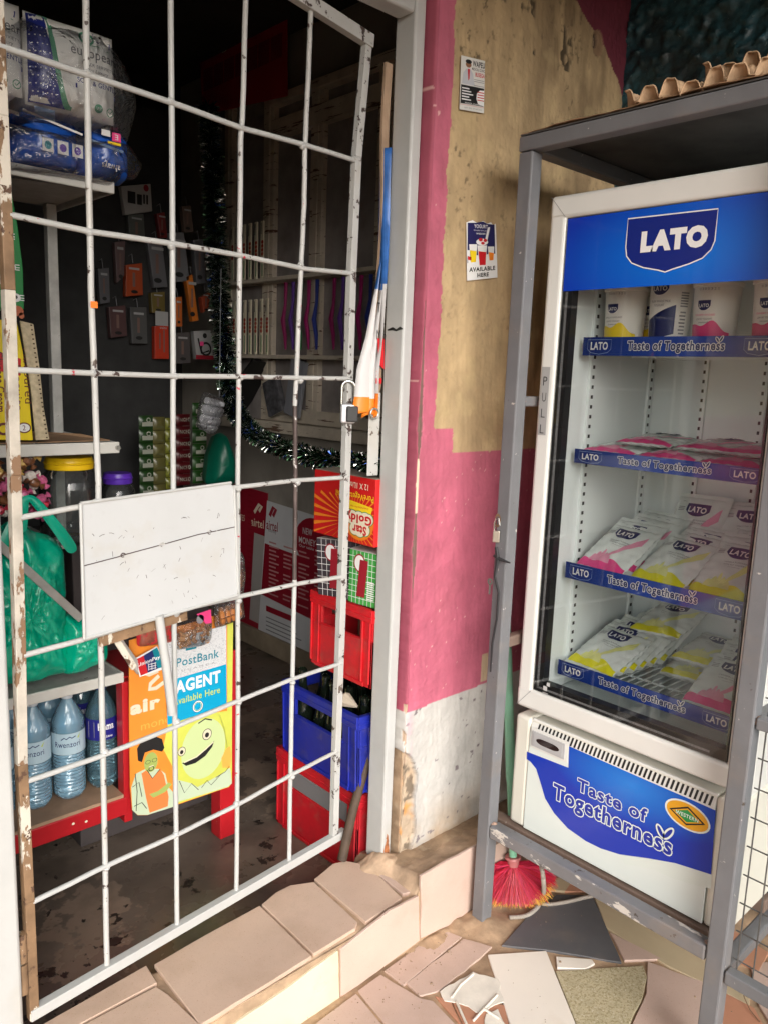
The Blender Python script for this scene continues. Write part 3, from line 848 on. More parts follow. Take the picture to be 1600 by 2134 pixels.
for a_, z_ in ((.21, 1.127), (.30, 1.136), (.42, 1.147)):
    mb = MB(); mb.tube([G(a_ + .005 * math.cos(t), z_ + .004 * math.sin(t), .0198) for t in [i * PI / 5 for i in range(9)]], .0011, 5); obj('wire_tie', mb, M['barebar'], sp_)
strip([(.162, .955), (.37, .968)], .026, .006, M['rusty'], 'angle_iron', .004)
obj('bolt_bar', MB().tube([G(.290, .985, .02), G(.300, .90, .022), G(.303, .885, .022), G(.319, .757, .022)], .0095, 12), M['white'], grille, smooth=True)
strip([(.20, .958), (.248, .872)], .014, .006, M['rusty'], 'brace', -.01)
mb = MB(); mb.tube([G(-.016, .27, .004), G(-.016, .335, .004)], .010, 12); mb.tube([G(-.016, .34, .004), G(-.016, .40, .004)], .010, 12); obj('hinge', mb, M['rusty'], grille, smooth=True)
mb = MB(); mb.bb((0, 0, 0), (.001, .001, .001))
mb = MB(); mb.prism([G(.160, 1.603, .0078), G(.174, 1.603, .0078), G(.174, 1.615, .0078), G(.160, 1.615, .0078)][::-1], gn * .0006); obj('price_tag', mb, mat('tag_orange', (.9, .2, .03), .5), grille)

# padlock
pk = thing('padlock', 'steel padlock hanging from the right edge of the barred door', 'padlock', tuple(G(.852, 1.42, .01)))
c = G(.852, 1.40, .012)
mb = MB(); mb.box(tuple(c + Vector((0, 0, .0))), (.020, .040, .050), rot=Euler((0, 0, R(60)))); obj('body', mb, mat('lock_body', (.50, .50, .52), .35, metal=.6), pk, bev=.006, seg=3)
mb = MB(); e = Vector((math.cos(R(150)), math.sin(R(150)), 0))
mb.tube([c + e * .017 + Vector((0, 0, -.0))] + [c + e * .017 * math.cos(t) + Vector((0, 0, .065 + .017 * math.sin(t))) for t in [i * PI / 10 for i in range(11)]] + [c - e * .017 + Vector((0, 0, .0))], .0042, 10); obj('shackle', mb, M['steel'], pk, smooth=True)
mb = MB(); mb.box(tuple(c - e * .010 + Vector((-.008, -.012, 0))), (.006, .030, .040), rot=Euler((0, 0, R(60)))); obj('cover', mb, mat('lock_black', (.02, .02, .02), .5), pk, bev=.003)

# ================================================================ CAGE, FRIDGE AND WHAT STANDS ROUND THEM
cage = thing('fridge_cage', 'grey angle-steel security cage standing around the glass-door fridge', 'cage', (1.6, .92, 0))


def cbar(a, b, nm, m_='greypaint', bev=.004):
    mb = MB(); mb.bb(a, b); return obj(nm, mb, M[m_], cage, bev=bev)


cbar((1.581, 1.222, -.002), (1.621, 1.262, 2.032), 'post'); cbar((1.581, .575, -.002), (1.621, .615, 2.032), 'post')
cbar((2.18, 1.222, 0), (2.22, 1.262, 2.032), 'post'); cbar((2.18, .575, 0), (2.22, .615, 2.032), 'post')
cbar((1.5805, .56, 2.034), (1.6215, 1.264, 2.068), 'rail'); cbar((2.18, .56, 2.034), (2.22, 1.264, 2.068), 'rail')
cbar((1.623, 1.222, 2.034), (2.178, 1.262, 2.068), 'rail'); cbar((1.623, .575, 2.034), (2.178, .615, 2.068), 'rail')
cbar((1.582, .617, .272), (1.618, 1.220, .308), 'rail', 'greyworn'); cbar((1.646, .60, .262), (1.682, 1.28, .296), 'support', 'brownrail', .003)
cbar((1.86, .60, .262), (1.9, 1.28, .296), 'support', 'brownrail', .003); cbar((2.12, .60, .262), (2.16, 1.28, .296), 'support', 'brownrail', .003)
cbar((1.623, 1.226, .228), (2.178, 1.258, .258), 'rail', 'brownrail'); cbar((1.623, .579, .228), (2.178, .611, .260), 'rail')
cbar((1.623, 1.228, 1.435), (2.178, 1.254, 1.461), 'rail'); cbar((1.623, 1.228, .80), (2.178, 1.254, .83), 'rail', 'brownrail')
cbar((1.623, .583, .80), (2.178, .609, .83), 'rail')
rf = MB(); rf.bb((1.582, .55, 2.0695), (2.225, 1.262, 2.0725)); obj('roof_sheet', rf, mat('roof_sheet', (.10, .095, .09), .6, metal=.4, var=.4), cage)
# mesh gate folded open beyond the right post
gate = MB(); gate.bb((1.584, -.02, .245), (1.612, .572, .275)); obj('gate_rail', gate, M['greypaint'], cage, bev=.003)
gate = MB(); gate.bb((1.584, -.02, .825), (1.612, .572, .85)); obj('gate_rail', gate, M['greypaint'], cage, bev=.003)
gate = MB(); gate.bb((1.584, -.05, .245), (1.612, -.021, 2.0)); obj('gate_stile', gate, M['greypaint'], cage, bev=.003)
gate = MB(); gate.bb((1.584, -.02, 1.975), (1.612, .572, 2.0)); obj('gate_rail', gate, M['greypaint'], cage, bev=.003)
wm = MB()
for i in range(17):
    y = .56 - i * .034; wm.tube([(1.615, y, .25), (1.616, y + .002, 1.1), (1.615, y, 1.99)], .0017, 5)
for i in range(26):
    z = .29 + i * .066; wm.tube([(1.619, .572, z), (1.619, .25, z - .002), (1.619, -.03, z)], .0017, 5)
obj('mesh_wire', wm, mat('wire_dark', (.10, .095, .09), .5, metal=.3, var=.3), cage, stuff=True)
wd = MB()
for p in ((1.60, 1.219, .30), (1.60, .619, .30), (1.625, 1.24, 1.448), (1.60, .571, .838)):
    wd.lathe([(.0002, -.012), (.010, -.006), (.013, 0), (.009, .008), (.0002, .012)], p, 9)
obj('weld', wd, mat('weld_primer', (.33, .22, .17), .6, var=.4, vs=50, bump=.6), cage, smooth=True, stuff=True)

# ---------------------------------------------------------------- fridge
M['fwhite'] = mat('fridge_white', (.70, .70, .67), .32, var=.03, vs=6, dirt=[((.5, .46, .38), 5, .62, .25)])
M['fcream'] = mat('fridge_cream_panel', (.66, .645, .57), .38, var=.03, vs=6, dirt=[((.42, .36, .27), 6, .58, .35)])
M['liner'] = mat('fridge_liner', (.86, .91, .91), .4, var=.02)
M['gasket'] = mat('gasket_black', (.018, .018, .02), .35)
M['glass'] = glassy('door_glass', (.985, .995, .99), .012, .55, 1.5)
fridge = thing('display_fridge', 'tall white upright display fridge with a glass door and blue header', 'fridge', (1.9, .92, .298))
FT = 1.940
for nm, a, b in (('side_panel', (1.705, 1.178, .617), (2.17, 1.214, FT - .01)), ('side_panel', (1.705, .606, .617), (2.17, .644, FT - .01)),
                 ('back_panel', (2.14, .645, .617), (2.17, 1.177, FT - .01)), ('top_panel', (1.705, .645, 1.895), (2.139, 1.177, FT - .01)),
                 ('floor_panel', (1.705, .645, .617), (2.139, 1.177, .675))):
    mb = MB(); mb.bb(a, b); obj(nm, mb, [M['liner'] if nm != 'side_panel' else M['fwhite']], fridge, bev=.004)
ln = MB(); ln.bb((1.712, 1.166, .677), (2.13, 1.1775, 1.893)); ln.bb((1.712, .6445, .677), (2.13, .656, 1.893)); ln.bb((2.13, .6455, .677), (2.1395, 1.1765, 1.893))
obj('liner', ln, M['liner'], fridge, stuff=True)
# perforated shelf standards inside
pr = MB(); pr.bb((2.10, 1.158, .70), (2.125, 1.1655, 1.88)); pr.bb((2.10, 0.6565, .70), (2.125, .664, 1.88)); pr.bb((1.80, 1.158, .70), (1.825, 1.1655, 1.88)); pr.bb((1.80, 0.6565, .70), (1.825, .664, 1.88)); pr.bb((2.122, 1.0, .70), (2.1295, 1.02, 1.88)); pr.bb((2.122, .84, .70), (2.1295, .86, 1.88))
std = obj('shelf_standard', pr, M['liner'], fridge, stuff=True)
ho = MB()
for i in range(46):
    z = .72 + i * .0255
    ho.bb((1.808, 1.1572, z), (1.817, 1.1579, z + .009)); ho.bb((2.108, 1.1572, z), (2.117, 1.1579, z + .009)); ho.bb((2.1213, 1.007, z), (2.1219, 1.013, z + .009)); ho.bb((2.1213, .847, z), (2.1219, .853, z + .009))
obj('slot', ho, INK['black'], std, stuff=True)
# door
door = MB()
for a, b in (((1.658, 1.168, .638), (1.700, 1.217, FT)), ((1.658, .604, .638), (1.700, .650, FT))):
    door.bb(a, b)
dframe = obj('side_frame', door, M['fwhite'], fridge, bev=.011, seg=4, smooth=True)
for z0, z1 in ((1.885, FT + .0005), (.637, .695)):
    d2 = MB(); d2.bb((1.657, .6045, z0), (1.7005, 1.2165, z1)); obj('cross_frame', d2, M['fwhite'], dframe, bev=.010, seg=4, smooth=True)
for l in ([(-1.214, 1.938), (-1.170, 1.888)], [(-1.214, .640), (-1.170, .692)]): Print(FX(1.6566), .0004).line(l, .0012).done('mitre_line', [INK['grey']], dframe)
gk = MB(); gk.bb((1.664, 1.140, .6955), (1.690, 1.1675, 1.8845)); gk.bb((1.664, .6505, .6955), (1.690, .656, 1.8845)); gk.bb((1.664, .6565, .6955), (1.690, 1.1395, .722)); gk.bb((1.664, .6565, 1.872), (1.690, 1.1395, 1.8845))
obj('gasket', gk, M['gasket'], fridge, stuff=True)
sp = Print(FX(1.6638), .0004)
sp.rect(-1.1585, .706, -1.1515, 1.715, 0); sp.rect(-1.1585, .703, -.69, .7085, 0)
sp.done('spacer_strip', [mat('spacer', (.23, .23, .24), .5, var=.5, vs=400)], fridge)
gl = MB(); gl.bb((1.6605, .6506, .6958), (1.6625, 1.1674, 1.8842)); obj('glass', gl, M['glass'], fridge)
# PULL label on the door edge
pl2 = Print(FX(1.6575), .0008)
ra = (-1.213, 1.366, -1.184, 1.535)
lab = (ra[0] + .006, ra[1], ra[0] + .030, ra[3])
pl2.rect(*lab, mi=0); hh_ = (lab[3] - lab[1])
for i, ch in enumerate('PULL'):
    zc = lab[3] - hh_ * (.14 + .235 * i)
    pl2.text(ch, (lab[0] + .0065, zc - hh_ * .13, lab[0] + .018, zc), 1, h=.0014, bold=-.01)
pl2.done('pull_label', [mat('label_grey', (.36, .36, .36), .35), INK['black']], fridge)
# blue header sign behind the glass edge
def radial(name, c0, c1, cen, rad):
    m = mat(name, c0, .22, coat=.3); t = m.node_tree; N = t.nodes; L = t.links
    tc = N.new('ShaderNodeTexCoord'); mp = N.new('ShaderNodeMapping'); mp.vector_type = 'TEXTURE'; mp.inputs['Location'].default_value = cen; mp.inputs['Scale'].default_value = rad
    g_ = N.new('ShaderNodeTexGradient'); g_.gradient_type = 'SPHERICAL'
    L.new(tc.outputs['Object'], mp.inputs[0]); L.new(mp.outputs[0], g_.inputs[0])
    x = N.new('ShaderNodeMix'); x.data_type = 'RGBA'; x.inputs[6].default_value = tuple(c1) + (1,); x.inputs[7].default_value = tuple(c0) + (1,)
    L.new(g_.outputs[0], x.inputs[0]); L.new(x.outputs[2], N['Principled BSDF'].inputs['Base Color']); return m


FO = Vector((1.9, .92, .298))
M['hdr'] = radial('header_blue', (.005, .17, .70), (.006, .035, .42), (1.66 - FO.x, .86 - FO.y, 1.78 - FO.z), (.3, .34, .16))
M['kick'] = radial('kick_blue', (.005, .19, .68), (.006, .035, .42), (1.65 - FO.x, .86 - FO.y, .555 - FO.z), (.3, .24, .10))
hd = Print(FX(1.6600), .0002)
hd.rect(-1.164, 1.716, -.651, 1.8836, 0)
shl = [(-1.003, 1.866), (-.797, 1.863), (-.797, 1.80), (-.803, 1.783), (-.82, 1.767), (-.85, 1.757), (-.885, 1.749), (-.902, 1.744), (-.918, 1.749), (-.955, 1.757), (-.985, 1.769), (-.999, 1.785), (-1.003, 1.805)]
hd.poly([(x, z) for x, z in shl], 1, .0006)
hd.line(shl, .0026, 2, .0010, closed=True)
hd.text('LATO', (-0.966, 1.789, -0.813, 1.835), 2, bold=.075, h=.0012)
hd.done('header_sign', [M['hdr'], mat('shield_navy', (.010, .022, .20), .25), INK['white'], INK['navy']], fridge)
# lower service panel
kp = MB(); kp.bb((1.662, .6605, .303), (2.165, 1.162, .612)); obj('service_panel', kp, M['fcream'], fridge, bev=.003)
for y0, y1 in ((1.1625, 1.212), (.606, .660)):
    kc = MB(); kc.bb((1.6555, y0, .300), (2.168, y1, .6150)); obj('corner_cover', kc, M['fcream'], fridge, bev=.010, seg=4, smooth=True)
kf = MB(); kf.bb((1.655, .6607, .302), (1.6618, 1.1622, .585)); obj('front_cover', kf, mat('mint_white', (.68, .735, .705), .3, var=.03), fridge, bev=.001)
vp = MB(); vp.prism([(1.6545, .6608, .583), (1.6645, .6608, .6155), (1.672, .6608, .6155), (1.672, .6608, .583)], (0, .5012, 0)); vent = obj('vent_panel', vp, M['fwhite'], fridge, bev=.001)
vs_ = MB()
for i in range(42):
    y = 1.142 - i * .01135
    P4 = []
    for dy, t in ((0, .12), (-.0055, .12), (-.0085, .78), (-.003, .78)):
        P4.append((1.6545 + .010 * t - .0006, y + dy, .583 + .0325 * t))
    vs_.add(P4, [(0, 1, 2, 3)])
obj('slot', vs_, INK['black'], vent, stuff=True, fixn=False)
kb = Print(FX(1.6548), .0004)
bl = [(-1.167, 0.521), (-1.166, 0.5), (-1.153, 0.497), (-1.134, 0.485), (-1.118, 0.454), (-1.099, 0.415), (-1.068, 0.387), (-1.024, 0.365), (-0.969, 0.356), (-0.926, 0.357), (-0.874, 0.367), (-0.803, 0.393), (-0.735, 0.415), (-0.691, 0.423), (-0.652, 0.43), (-0.658, 0.582), (-0.714, 0.583), (-0.784, 0.583), (-0.883, 0.584), (-0.963, 0.585), (-1.04, 0.586), (-1.037, 0.528)]
kb.poly(bl, 0, .0005)
sw = [(-0.65, 0.43), (-0.691, 0.422), (-0.735, 0.413), (-0.803, 0.392), (-0.874, 0.366), (-0.86, 0.349), (-0.786, 0.372), (-0.738, 0.375), (-0.681, 0.387), (-0.649, 0.396)]
kb.poly(sw, 4, .0004)
tb1 = (-1.006, 0.479, -0.814, 0.514); tb2 = (-1.075, 0.414, -0.746, 0.471)
kb.text('Taste of', tb1, 1, bold=.03, h=.0016, outline=.060, omi=2)
kb.text('Togetherness', tb2, 1, bold=.03, h=.0021, outline=.046, omi=2)
def sprout(pr, cx, cz, s, mi_o, mi_i, h):
    for rot, L_ in ((1.05, 1.0), (2.15, .85)):
        ax, az = cx + math.cos(rot) * s * .55 * L_, cz + math.sin(rot) * s * .55 * L_
        pr.ell(ax, az, s * .55 * L_, s * .24, mi_o, h - .0003, rot=rot); pr.ell(ax, az, s * .42 * L_, s * .12, mi_i, h, rot=rot)
sprout(kb, tb2[2] - .022, tb2[3] - .010, .038, 2, 1, .0026)
wc = (-.7195, .541)
kb.ell(wc[0], wc[1], .0545, .033, 2, .0008, rot=-.10); kb.ell(wc[0], wc[1], .050, .029, 3, .0011, rot=-.10)
kb.poly([(wc[0] - .043, wc[1]), (wc[0], wc[1] - .023), (wc[0] + .043, wc[1] - .002), (wc[0], wc[1] + .023)], 5, .0014)
kb.poly([(wc[0] - .036, wc[1]), (wc[0], wc[1] - .0185), (wc[0] + .036, wc[1] - .002), (wc[0], wc[1] + .0185)], 3, .0016)
kb.poly([(wc[0] - .030, wc[1]), (wc[0], wc[1] - .015), (wc[0] + .030, wc[1] - .002), (wc[0], wc[1] + .015)], 6, .0018)
kb.text('WESTERN', (wc[0] - .027, wc[1] - .0045, wc[0] + .027, wc[1] + .0045), 2, bold=.015, h=.0022)
kb.done('kick_panel_print', [M['kick'], mat('letter_blue', (.012, .03, .33), .3), mat('letter_mint', (.72, .80, .76), .3), mat('oval_ochre', (.75, .36, .02), .35), mat('swirl', (.66, .72, .68), .3), INK['black'], INK['green']], fridge)
th = MB(); th.bb((1.6535, 1.0415, .539), (1.6547, 1.158, .5965))
tp = obj('thermostat_plate', th, M['fwhite'], fridge, bev=.0004, seg=1)
th = MB(); th.bb((1.6505, 1.050, .546), (1.6534, 1.152, .588)); th.bb((1.6492, 1.056, .551), (1.6504, 1.146, .583)); obj('bezel', th, mat('bezel_grey', (.42, .42, .43), .4), tp, bev=.002, seg=2)
tw = Print(FX(1.6490), .0004); tw.poly([(-1.101 + .024 * c_ + (.012 if c_ > 0 else -.012), .567 + .0085 * s_) for c_, s_ in [(math.cos(t), math.sin(t)) for t in [i * PI / 12 for i in range(24)]]], 0)
tw.done('display_window', [mat('display', (.02, .008, .008), .12, coat=.6)], tp)
# brand stickers at the glass foot
stc = Print(FX(1.6603), .0004)
q0 = (-1.135, 0.699, -1.105, 0.745)
stc.rect(q0[0], q0[1] + .006, q0[0] + .012, q0[1] + .018, 0).rect(q0[0] + .010, q0[1] + .02, q0[0] + .02, q0[1] + .03, 0)
for i in range(3): stc.rect(q0[0] - .002, q0[1] - .001 - i * .0035, q0[0] + .016, q0[1] + .0005 - i * .0035, 0)
stc.done('glass_sticker', [mat('sticker_white', (.5, .5, .5), .5)], fridge)

# shelves with price strips
shelf_z = ((1.567, 1.612), (1.297, 1.333), (.993, 1.036), (.726, .766))
M['strip'] = radial('strip_blue', (.02, .07, .40), (.012, .03, .17), (1.74 - FO.x, .90 - FO.y, 1.1 - FO.z), (.5, .24, 5))
for k_, (z0, z1) in enumerate(shelf_z):
    ws = MB()
    zt = z0 + .012
    for i in range(24):
        y = 1.150 - i * .0208; ws.tube([(1.752, y, zt), (2.115, y, zt)], .0024, 6)
    for x in (1.752, 1.87, 1.99, 2.115): ws.tube([(x, 1.155, zt - .004), (x, .662, zt - .004)], .0034, 6)
    sh = obj('wire_shelf', ws, M['liner'], fridge, smooth=True, stuff=True)
    stp = MB(); stp.bb((1.7425, .664, z0), (1.7450, 1.150, z1)); so = obj('price_strip', stp, M['strip'], fridge)
    pr_ = Print(FX(1.7422), .0003); H_ = z1 - z0; zc = (z0 + z1) / 2
    for cx in (-1.103, -.715):
        sd = [(cx - .033, zc + H_ * .36), (cx + .033, zc + H_ * .36), (cx + .033, zc - H_ * .15), (cx + .024, zc - H_ * .33), (cx, zc - H_ * .42), (cx - .024, zc - H_ * .33), (cx - .033, zc - H_ * .15)]
        pr_.line(sd, .0012, 2, .0004, closed=True)
        pr_.text('LATO', (cx - .024, zc - H_ * .19, cx + .024, zc + H_ * .24), 0, bold=.03, h=.0006)
    pr_.text('Taste of Togetherness', (-1.025, zc - H_ * .34, -.79, zc + H_ * .28), 1, bold=.03, h=.0010, outline=.055, omi=0)
    sprout(pr_, -.803, zc + H_ * .18, .016, 0, 1, .0013)
    pr_.done('lettering', [INK['white'], INK['navy'], mat('outline_soft', (.25, .33, .55), .4)], so)

# ---- yoghurt cups on the top shelf
LOGO = mat('logo_navy', (.010, .018, .11), .35)
TXT = mat('text_slate', (.10, .10, .13), .5)
CUPW = mat('cup_white', (.84, .83, .79), .35)


def cone_surf(r0, r1, H):
    def f(a, b, h=0.0):
        r = r0 + (r1 - r0) * b / H; th = a / r1
        return Vector((-(r + h) * math.cos(th), -(r + h) * math.sin(th), b))
    return f


def wave(pr, f_lo, f_hi, a0, a1, mi, h, nu=26, nv=3):
    base = len(pr.mb.v)
    g2 = [[pr.P(a0 + (a1 - a0) * i / nu, f_lo(a0 + (a1 - a0) * i / nu) + (f_hi(a0 + (a1 - a0) * i / nu) - f_lo(a0 + (a1 - a0) * i / nu)) * j / nv, h) for i in range(nu + 1)] for j in range(nv + 1)]
    vs = [p for row in g2 for p in row]
    fs = [(j * (nu + 1) + i, j * (nu + 1) + i + 1, (j + 1) * (nu + 1) + i + 1, (j + 1) * (nu + 1) + i) for j in range(nv) for i in range(nu)]
    pr.mb.add(vs, fs, mi)


def shield(pr, a, b, w_, h_, mi, h):
    p = [(a - w_ / 2, b + h_ / 2), (a + w_ / 2, b + h_ / 2), (a + w_ / 2, b - h_ * .05), (a + w_ * .42, b - h_ * .28), (a + w_ * .2, b - h_ * .45), (a, b - h_ * .5), (a - w_ * .2, b - h_ * .45), (a - w_ * .42, b - h_ * .28), (a - w_ / 2, b - h_ * .05)]
    # triangulated as vertical slices so that it follows curved sides
    n = 10
    lo = lambda x: b - h_ * (.05 + .45 * (1 - min(1, abs(x - a) / (w_ / 2)) ** 2.6)) if abs(x - a) < w_ / 2 else b - h_ * .05
    wave(pr, lo, lambda x: b + h_ / 2, a - w_ / 2, a + w_ / 2, mi, h, n, 3)


def make_cup(kind, label, loc, r0=.045, r1=.052, H=.150, rotz=0.0):
    t = thing('yoghurt_cup', label, 'yoghurt cup', loc, 'yoghurt cups on the top shelf of the fridge', rot=(0, 0, rotz), local=True)
    mb = MB(); mb.lathe([(.001, 0), (r0 * .95, 0), (r0, .003), (r1 * .985, H - .008)], n=36); obj('cup', mb, CUPW, t, smooth=True)
    mb = MB(); mb.lathe([(r1 * .99, H - .008), (r1 * 1.05, H - .007), (r1 * 1.06, H + .001), (r1 * .98, H + .003), (r1 * .9, H + .001), (.001, H + .001)], n=36); obj('lid', mb, CUPW, t, smooth=True)
    f = cone_surf(r0, r1, H); p = Print(f, .0004)
    ci = {'vanilla': 2, 'strawberry': 3, 'plain': 0}[kind]
    if kind == 'plain':
        wave(p, lambda a: .030 + .012 * math.sin(a * 26), lambda a: .082 + .010 * math.sin(a * 24 + .6) + (a + .02) * .25, -.048, .030, 0, .0005)
        wave(p, lambda a: .002, lambda a: .034 - .02 * math.sin(a * 20 + 1), -.05, -.012, 6, .0007)
        shield(p, -.012, .142, .044, .030, 0, .0010); p.text('LATO', (-.030, .136, .006, .147), 1, bold=.03, h=.0014)
        p.text('PLAIN WHOLE MILK', (-.036, .110, .016, .1155), 4, h=.0012); p.text('YOGHURT', (-.026, .101, .002, .1065), 4, h=.0012)
        for i in range(6): p.rect(.040, .100 + i * .006, .062, .1035 + i * .006, 5, .0008)
        for i in range(8): p.rect(.040 + (i % 2) * .002, .030 + i * .008, .058, .0335 + i * .008, 5, .0008)
    else:
        wave(p, lambda a: .003, lambda a: .056 + .009 * math.sin(a * 60 + .8) + .004 * math.sin(a * 130) - a * .22, -.055, .055, ci, .0005)
        shield(p, -.012, .100, .032, .022, 0, .0010); p.text('LATO', (-.0245, .0955, .0005, .1035), 1, bold=.03, h=.0014)
        p.text('VANILLA FLAVOURED' if kind == 'vanilla' else 'STRAWBERRY FLAVOURED', (-.036, .077, .016, .081), 4 if kind == 'vanilla' else 3, h=.0012)
        p.text('LOW FAT YOGHURT', (-.032, .068, .010, .072), 4, h=.0012); p.text('(sweetened)', (-.024, .060, .002, .0645), 4, h=.0012)
    for i in range(7): p.text('03 03 23 11'[i:i + 2].strip() or '0', (-.026 + i * .007, H - .017, -.0215 + i * .007, H - .012), 5, h=.0006)
    p.done('cup_print', [LOGO, INK['white'], INK['yellow'], INK['pink'], TXT, INK['grey'], mat('mint', (.45, .62, .5), .4)], t)
    return t


zc1 = 1.567 + .0145
make_cup('vanilla', 'yellow-banded vanilla yoghurt cup at the left end of the top fridge shelf', (1.815, 1.082, zc1), rotz=.08)
make_cup('vanilla', 'vanilla yoghurt cup half hidden behind the tall plain yoghurt cup', (1.90, 1.035, zc1), rotz=.1)
make_cup('plain', 'tall plain yoghurt cup with a navy wave between the vanilla and strawberry cups', (1.812, .962, zc1), .044, .051, .185, .15)
make_cup('strawberry', 'pink-banded strawberry yoghurt cup right of the tall plain cup', (1.818, .853, zc1), rotz=.1)
make_cup('strawberry', 'pink-banded strawberry yoghurt cup at the right end of the top fridge shelf', (1.82, .718, zc1), rotz=.12)

# ---- yoghurt pouches
PW, PH, PT = .150, .178, .026
FILM = mat('pouch_film', (.74, .78, .76), .26, bump=.35, bs=26, coat=.25)


PV = 0.0


def pz(x, y):
    u = max(-1, min(1, 2 * x / PW)); v = max(-1, min(1, 2 * y / PH - 1))
    e = max(0.0, (1 - abs(u) ** 2.4)) ** .55 * max(0.0, (1 - abs(v) ** 3.0)) ** .55
    return PT / 2 * e * (1 + .22 * math.sin(v * 2.2 + PV) * math.cos(u * 1.7 + PV)) + .0022 * math.sin(u * (5 + PV) + 2 * v + PV) * math.sin(v * 9 + u + 2 * PV) * e + .0010 * math.sin(17 * u + 5 * v) * (1 - e) + .0012 * math.sin(v * 22) * abs(u) ** 3


def psurf(a, b, h=0.0): return Vector((a, b, pz(a, b) + h))


def make_pouch(kind):
    t = thing('yoghurt_pouch', 'x', 'yoghurt pouch', (0, 0, 0), 'yoghurt pouches stacked on the fridge shelves', local=True)
    mb = MB()
    mb.grid(lambda u, v: ((u - .5) * PW, v * PH, pz((u - .5) * PW, v * PH)), 22, 28)
    mb.grid(lambda u, v: ((.5 - u) * PW, v * PH, -pz((u - .5) * PW, v * PH) * .8 - .0006), 14, 18)
    n = 24
    for y0, s_ in ((0, -1), (PH, 1)):
        mb.grid(lambda u, v: ((u - .5) * PW * (1 - .01 * v), y0 + s_ * v * .010, .0012 * math.sin(u * 26) * v), n, 1)
    obj('pouch', mb, FILM, t, smooth=True)
    p = Print(psurf, .0006)
    ci = 3 if kind == 'pink' else 2
    wave(p, lambda a: .004, lambda a: .030 + .006 * math.sin(a * 70) + .005 * math.sin(a * 33 + 1), -PW * .485, PW * .485, ci, .0007, 26, 4)
    # splash crown and the ribbon that sweeps up to the right
    for cx, hh, w_ in ((-.026, .058, .010), (-.016, .070, .008), (-.006, .060, .009), (-.036, .046, .012), (.006, .050, .012)):
        wave(p, lambda a: .026, lambda a, cx=cx, hh=hh, w_=w_: .026 + (hh - .026) * max(0, 1 - ((a - cx) / w_) ** 2), cx - w_, cx + w_, ci + 4, .0010, 6, 2)
    wave(p, lambda a: .030 + (a + .01) * 1.05 + .010 * math.sin(a * 30), lambda a: .036 + (a + .01) * 1.50 + .012 * math.sin(a * 34 + .4), -.008, .060, ci + 4, .0009, 14, 3)
    shield(p, -.004, .136, .066, .038, 0, .0016); p.text('LATO', (-.029, .127, .021, .145), 1, bold=.035, h=.0025)
    p.text('STRAWBERRY FLAVOURED' if kind == 'pink' else 'VANILLA FLAVOURED', (-.030, .104, .030, .108), 4, h=.0012); p.text('LOW FAT YOGHURT', (-.027, .096, .027, .100), 4, h=.0012); p.text('(sweetened)', (-.014, .089, .014, .093), 5, h=.0012)
    p.text('500 g', (-.058, .160, -.046, .1635), 4, h=.0008)
    for i in range(3): p.rect(-.062, .142 - i * .005, -.044, .1445 - i * .005, 5, .0008)
    p.done('pouch_print', [LOGO, INK['white'], mat('vanilla_ink', (.80, .74, .02), .35), mat('strawberry_ink', (.80, .06, .26), .35), TXT, INK['grey'], mat('vanilla_soft', (.76, .76, .30), .35), mat('strawberry_soft', (.80, .32, .46), .35)], t)
    return t


protos = {}
for k_ in ('yellow', 'pink'):
    for v_ in range(4):
        PV = v_ * 1.37; protos[(k_, v_)] = make_pouch(k_)
used = {k_: False for k_ in protos}
np_c = [0]


def pouch(kind, x, y, z, tilt, yaw, label, roll=0.0):
    np_c[0] += 1; kind = (kind, (np_c[0] * 7) % 4 if np_c[0] % 3 else np_c[0] % 4)
    yaw += rnd.uniform(-.07, .07); roll += rnd.uniform(-.05, .05)
    u = Vector((0, -1, 0)); v = Vector((math.cos(tilt), 0, math.sin(tilt))); n = u.cross(v)
    m_ = Matrix((u, v, n)).transposed()
    m_ = Matrix.Rotation(yaw, 3, 'Z') @ m_ @ Matrix.Rotation(roll, 3, 'Z')
    if not used[kind]:
        o = protos[kind]; used[kind] = True; o['label'] = label; o.location = (x, y, z); o.rotation_euler = m_.to_euler()
    else:
        dup(protos[kind], (x, y, z), m_.to_euler(), label)


z3 = .993 + .030
for i, (k_, L_) in enumerate((('pink', 'front strawberry pouch at the left of the third fridge shelf'), ('pink', 'strawberry pouch second in the left stack of the third fridge shelf'), ('pink', 'strawberry pouch third in the left stack of the third fridge shelf'), ('pink', 'rearmost strawberry pouch of the left stack on the third fridge shelf'))):
    pouch(k_, 1.768 + i * .043, 1.072 - i * .007 - (.006 if i == 2 else 0), z3 + i * .004, R(33) + i * .04, -.06 - .02 * i, L_, roll=-.05)
for i, L_ in enumerate(('front vanilla pouch in the middle of the third fridge shelf', 'vanilla pouch second in the middle stack of the third fridge shelf', 'rearmost vanilla pouch of the middle stack on the third fridge shelf')):
    pouch('yellow', 1.768 + i * .043, .912 - i * .010, z3 + i * .004, R(31) + i * .04, -.05, L_, roll=-.04)
for i, L_ in enumerate(('large-looking front vanilla pouch at the right of the third fridge shelf', 'vanilla pouch second in the right stack of the third fridge shelf', 'dusky rear vanilla pouch of the right stack on the third fridge shelf')):
    pouch('yellow', 1.764 + i * .046, .757 - i * .004, z3 + i * .006, R(37) + i * .04, -.02, L_, roll=.02)
pouch('pink', 1.985, .95, z3 + .03, R(58), -.1, 'strawberry pouch leaning at the back of the third fridge shelf')
pouch('pink', 1.985, .80, z3 + .04, R(50), .1, 'strawberry pouch slumped at the back right of the third fridge shelf')
z4 = .726 + .030
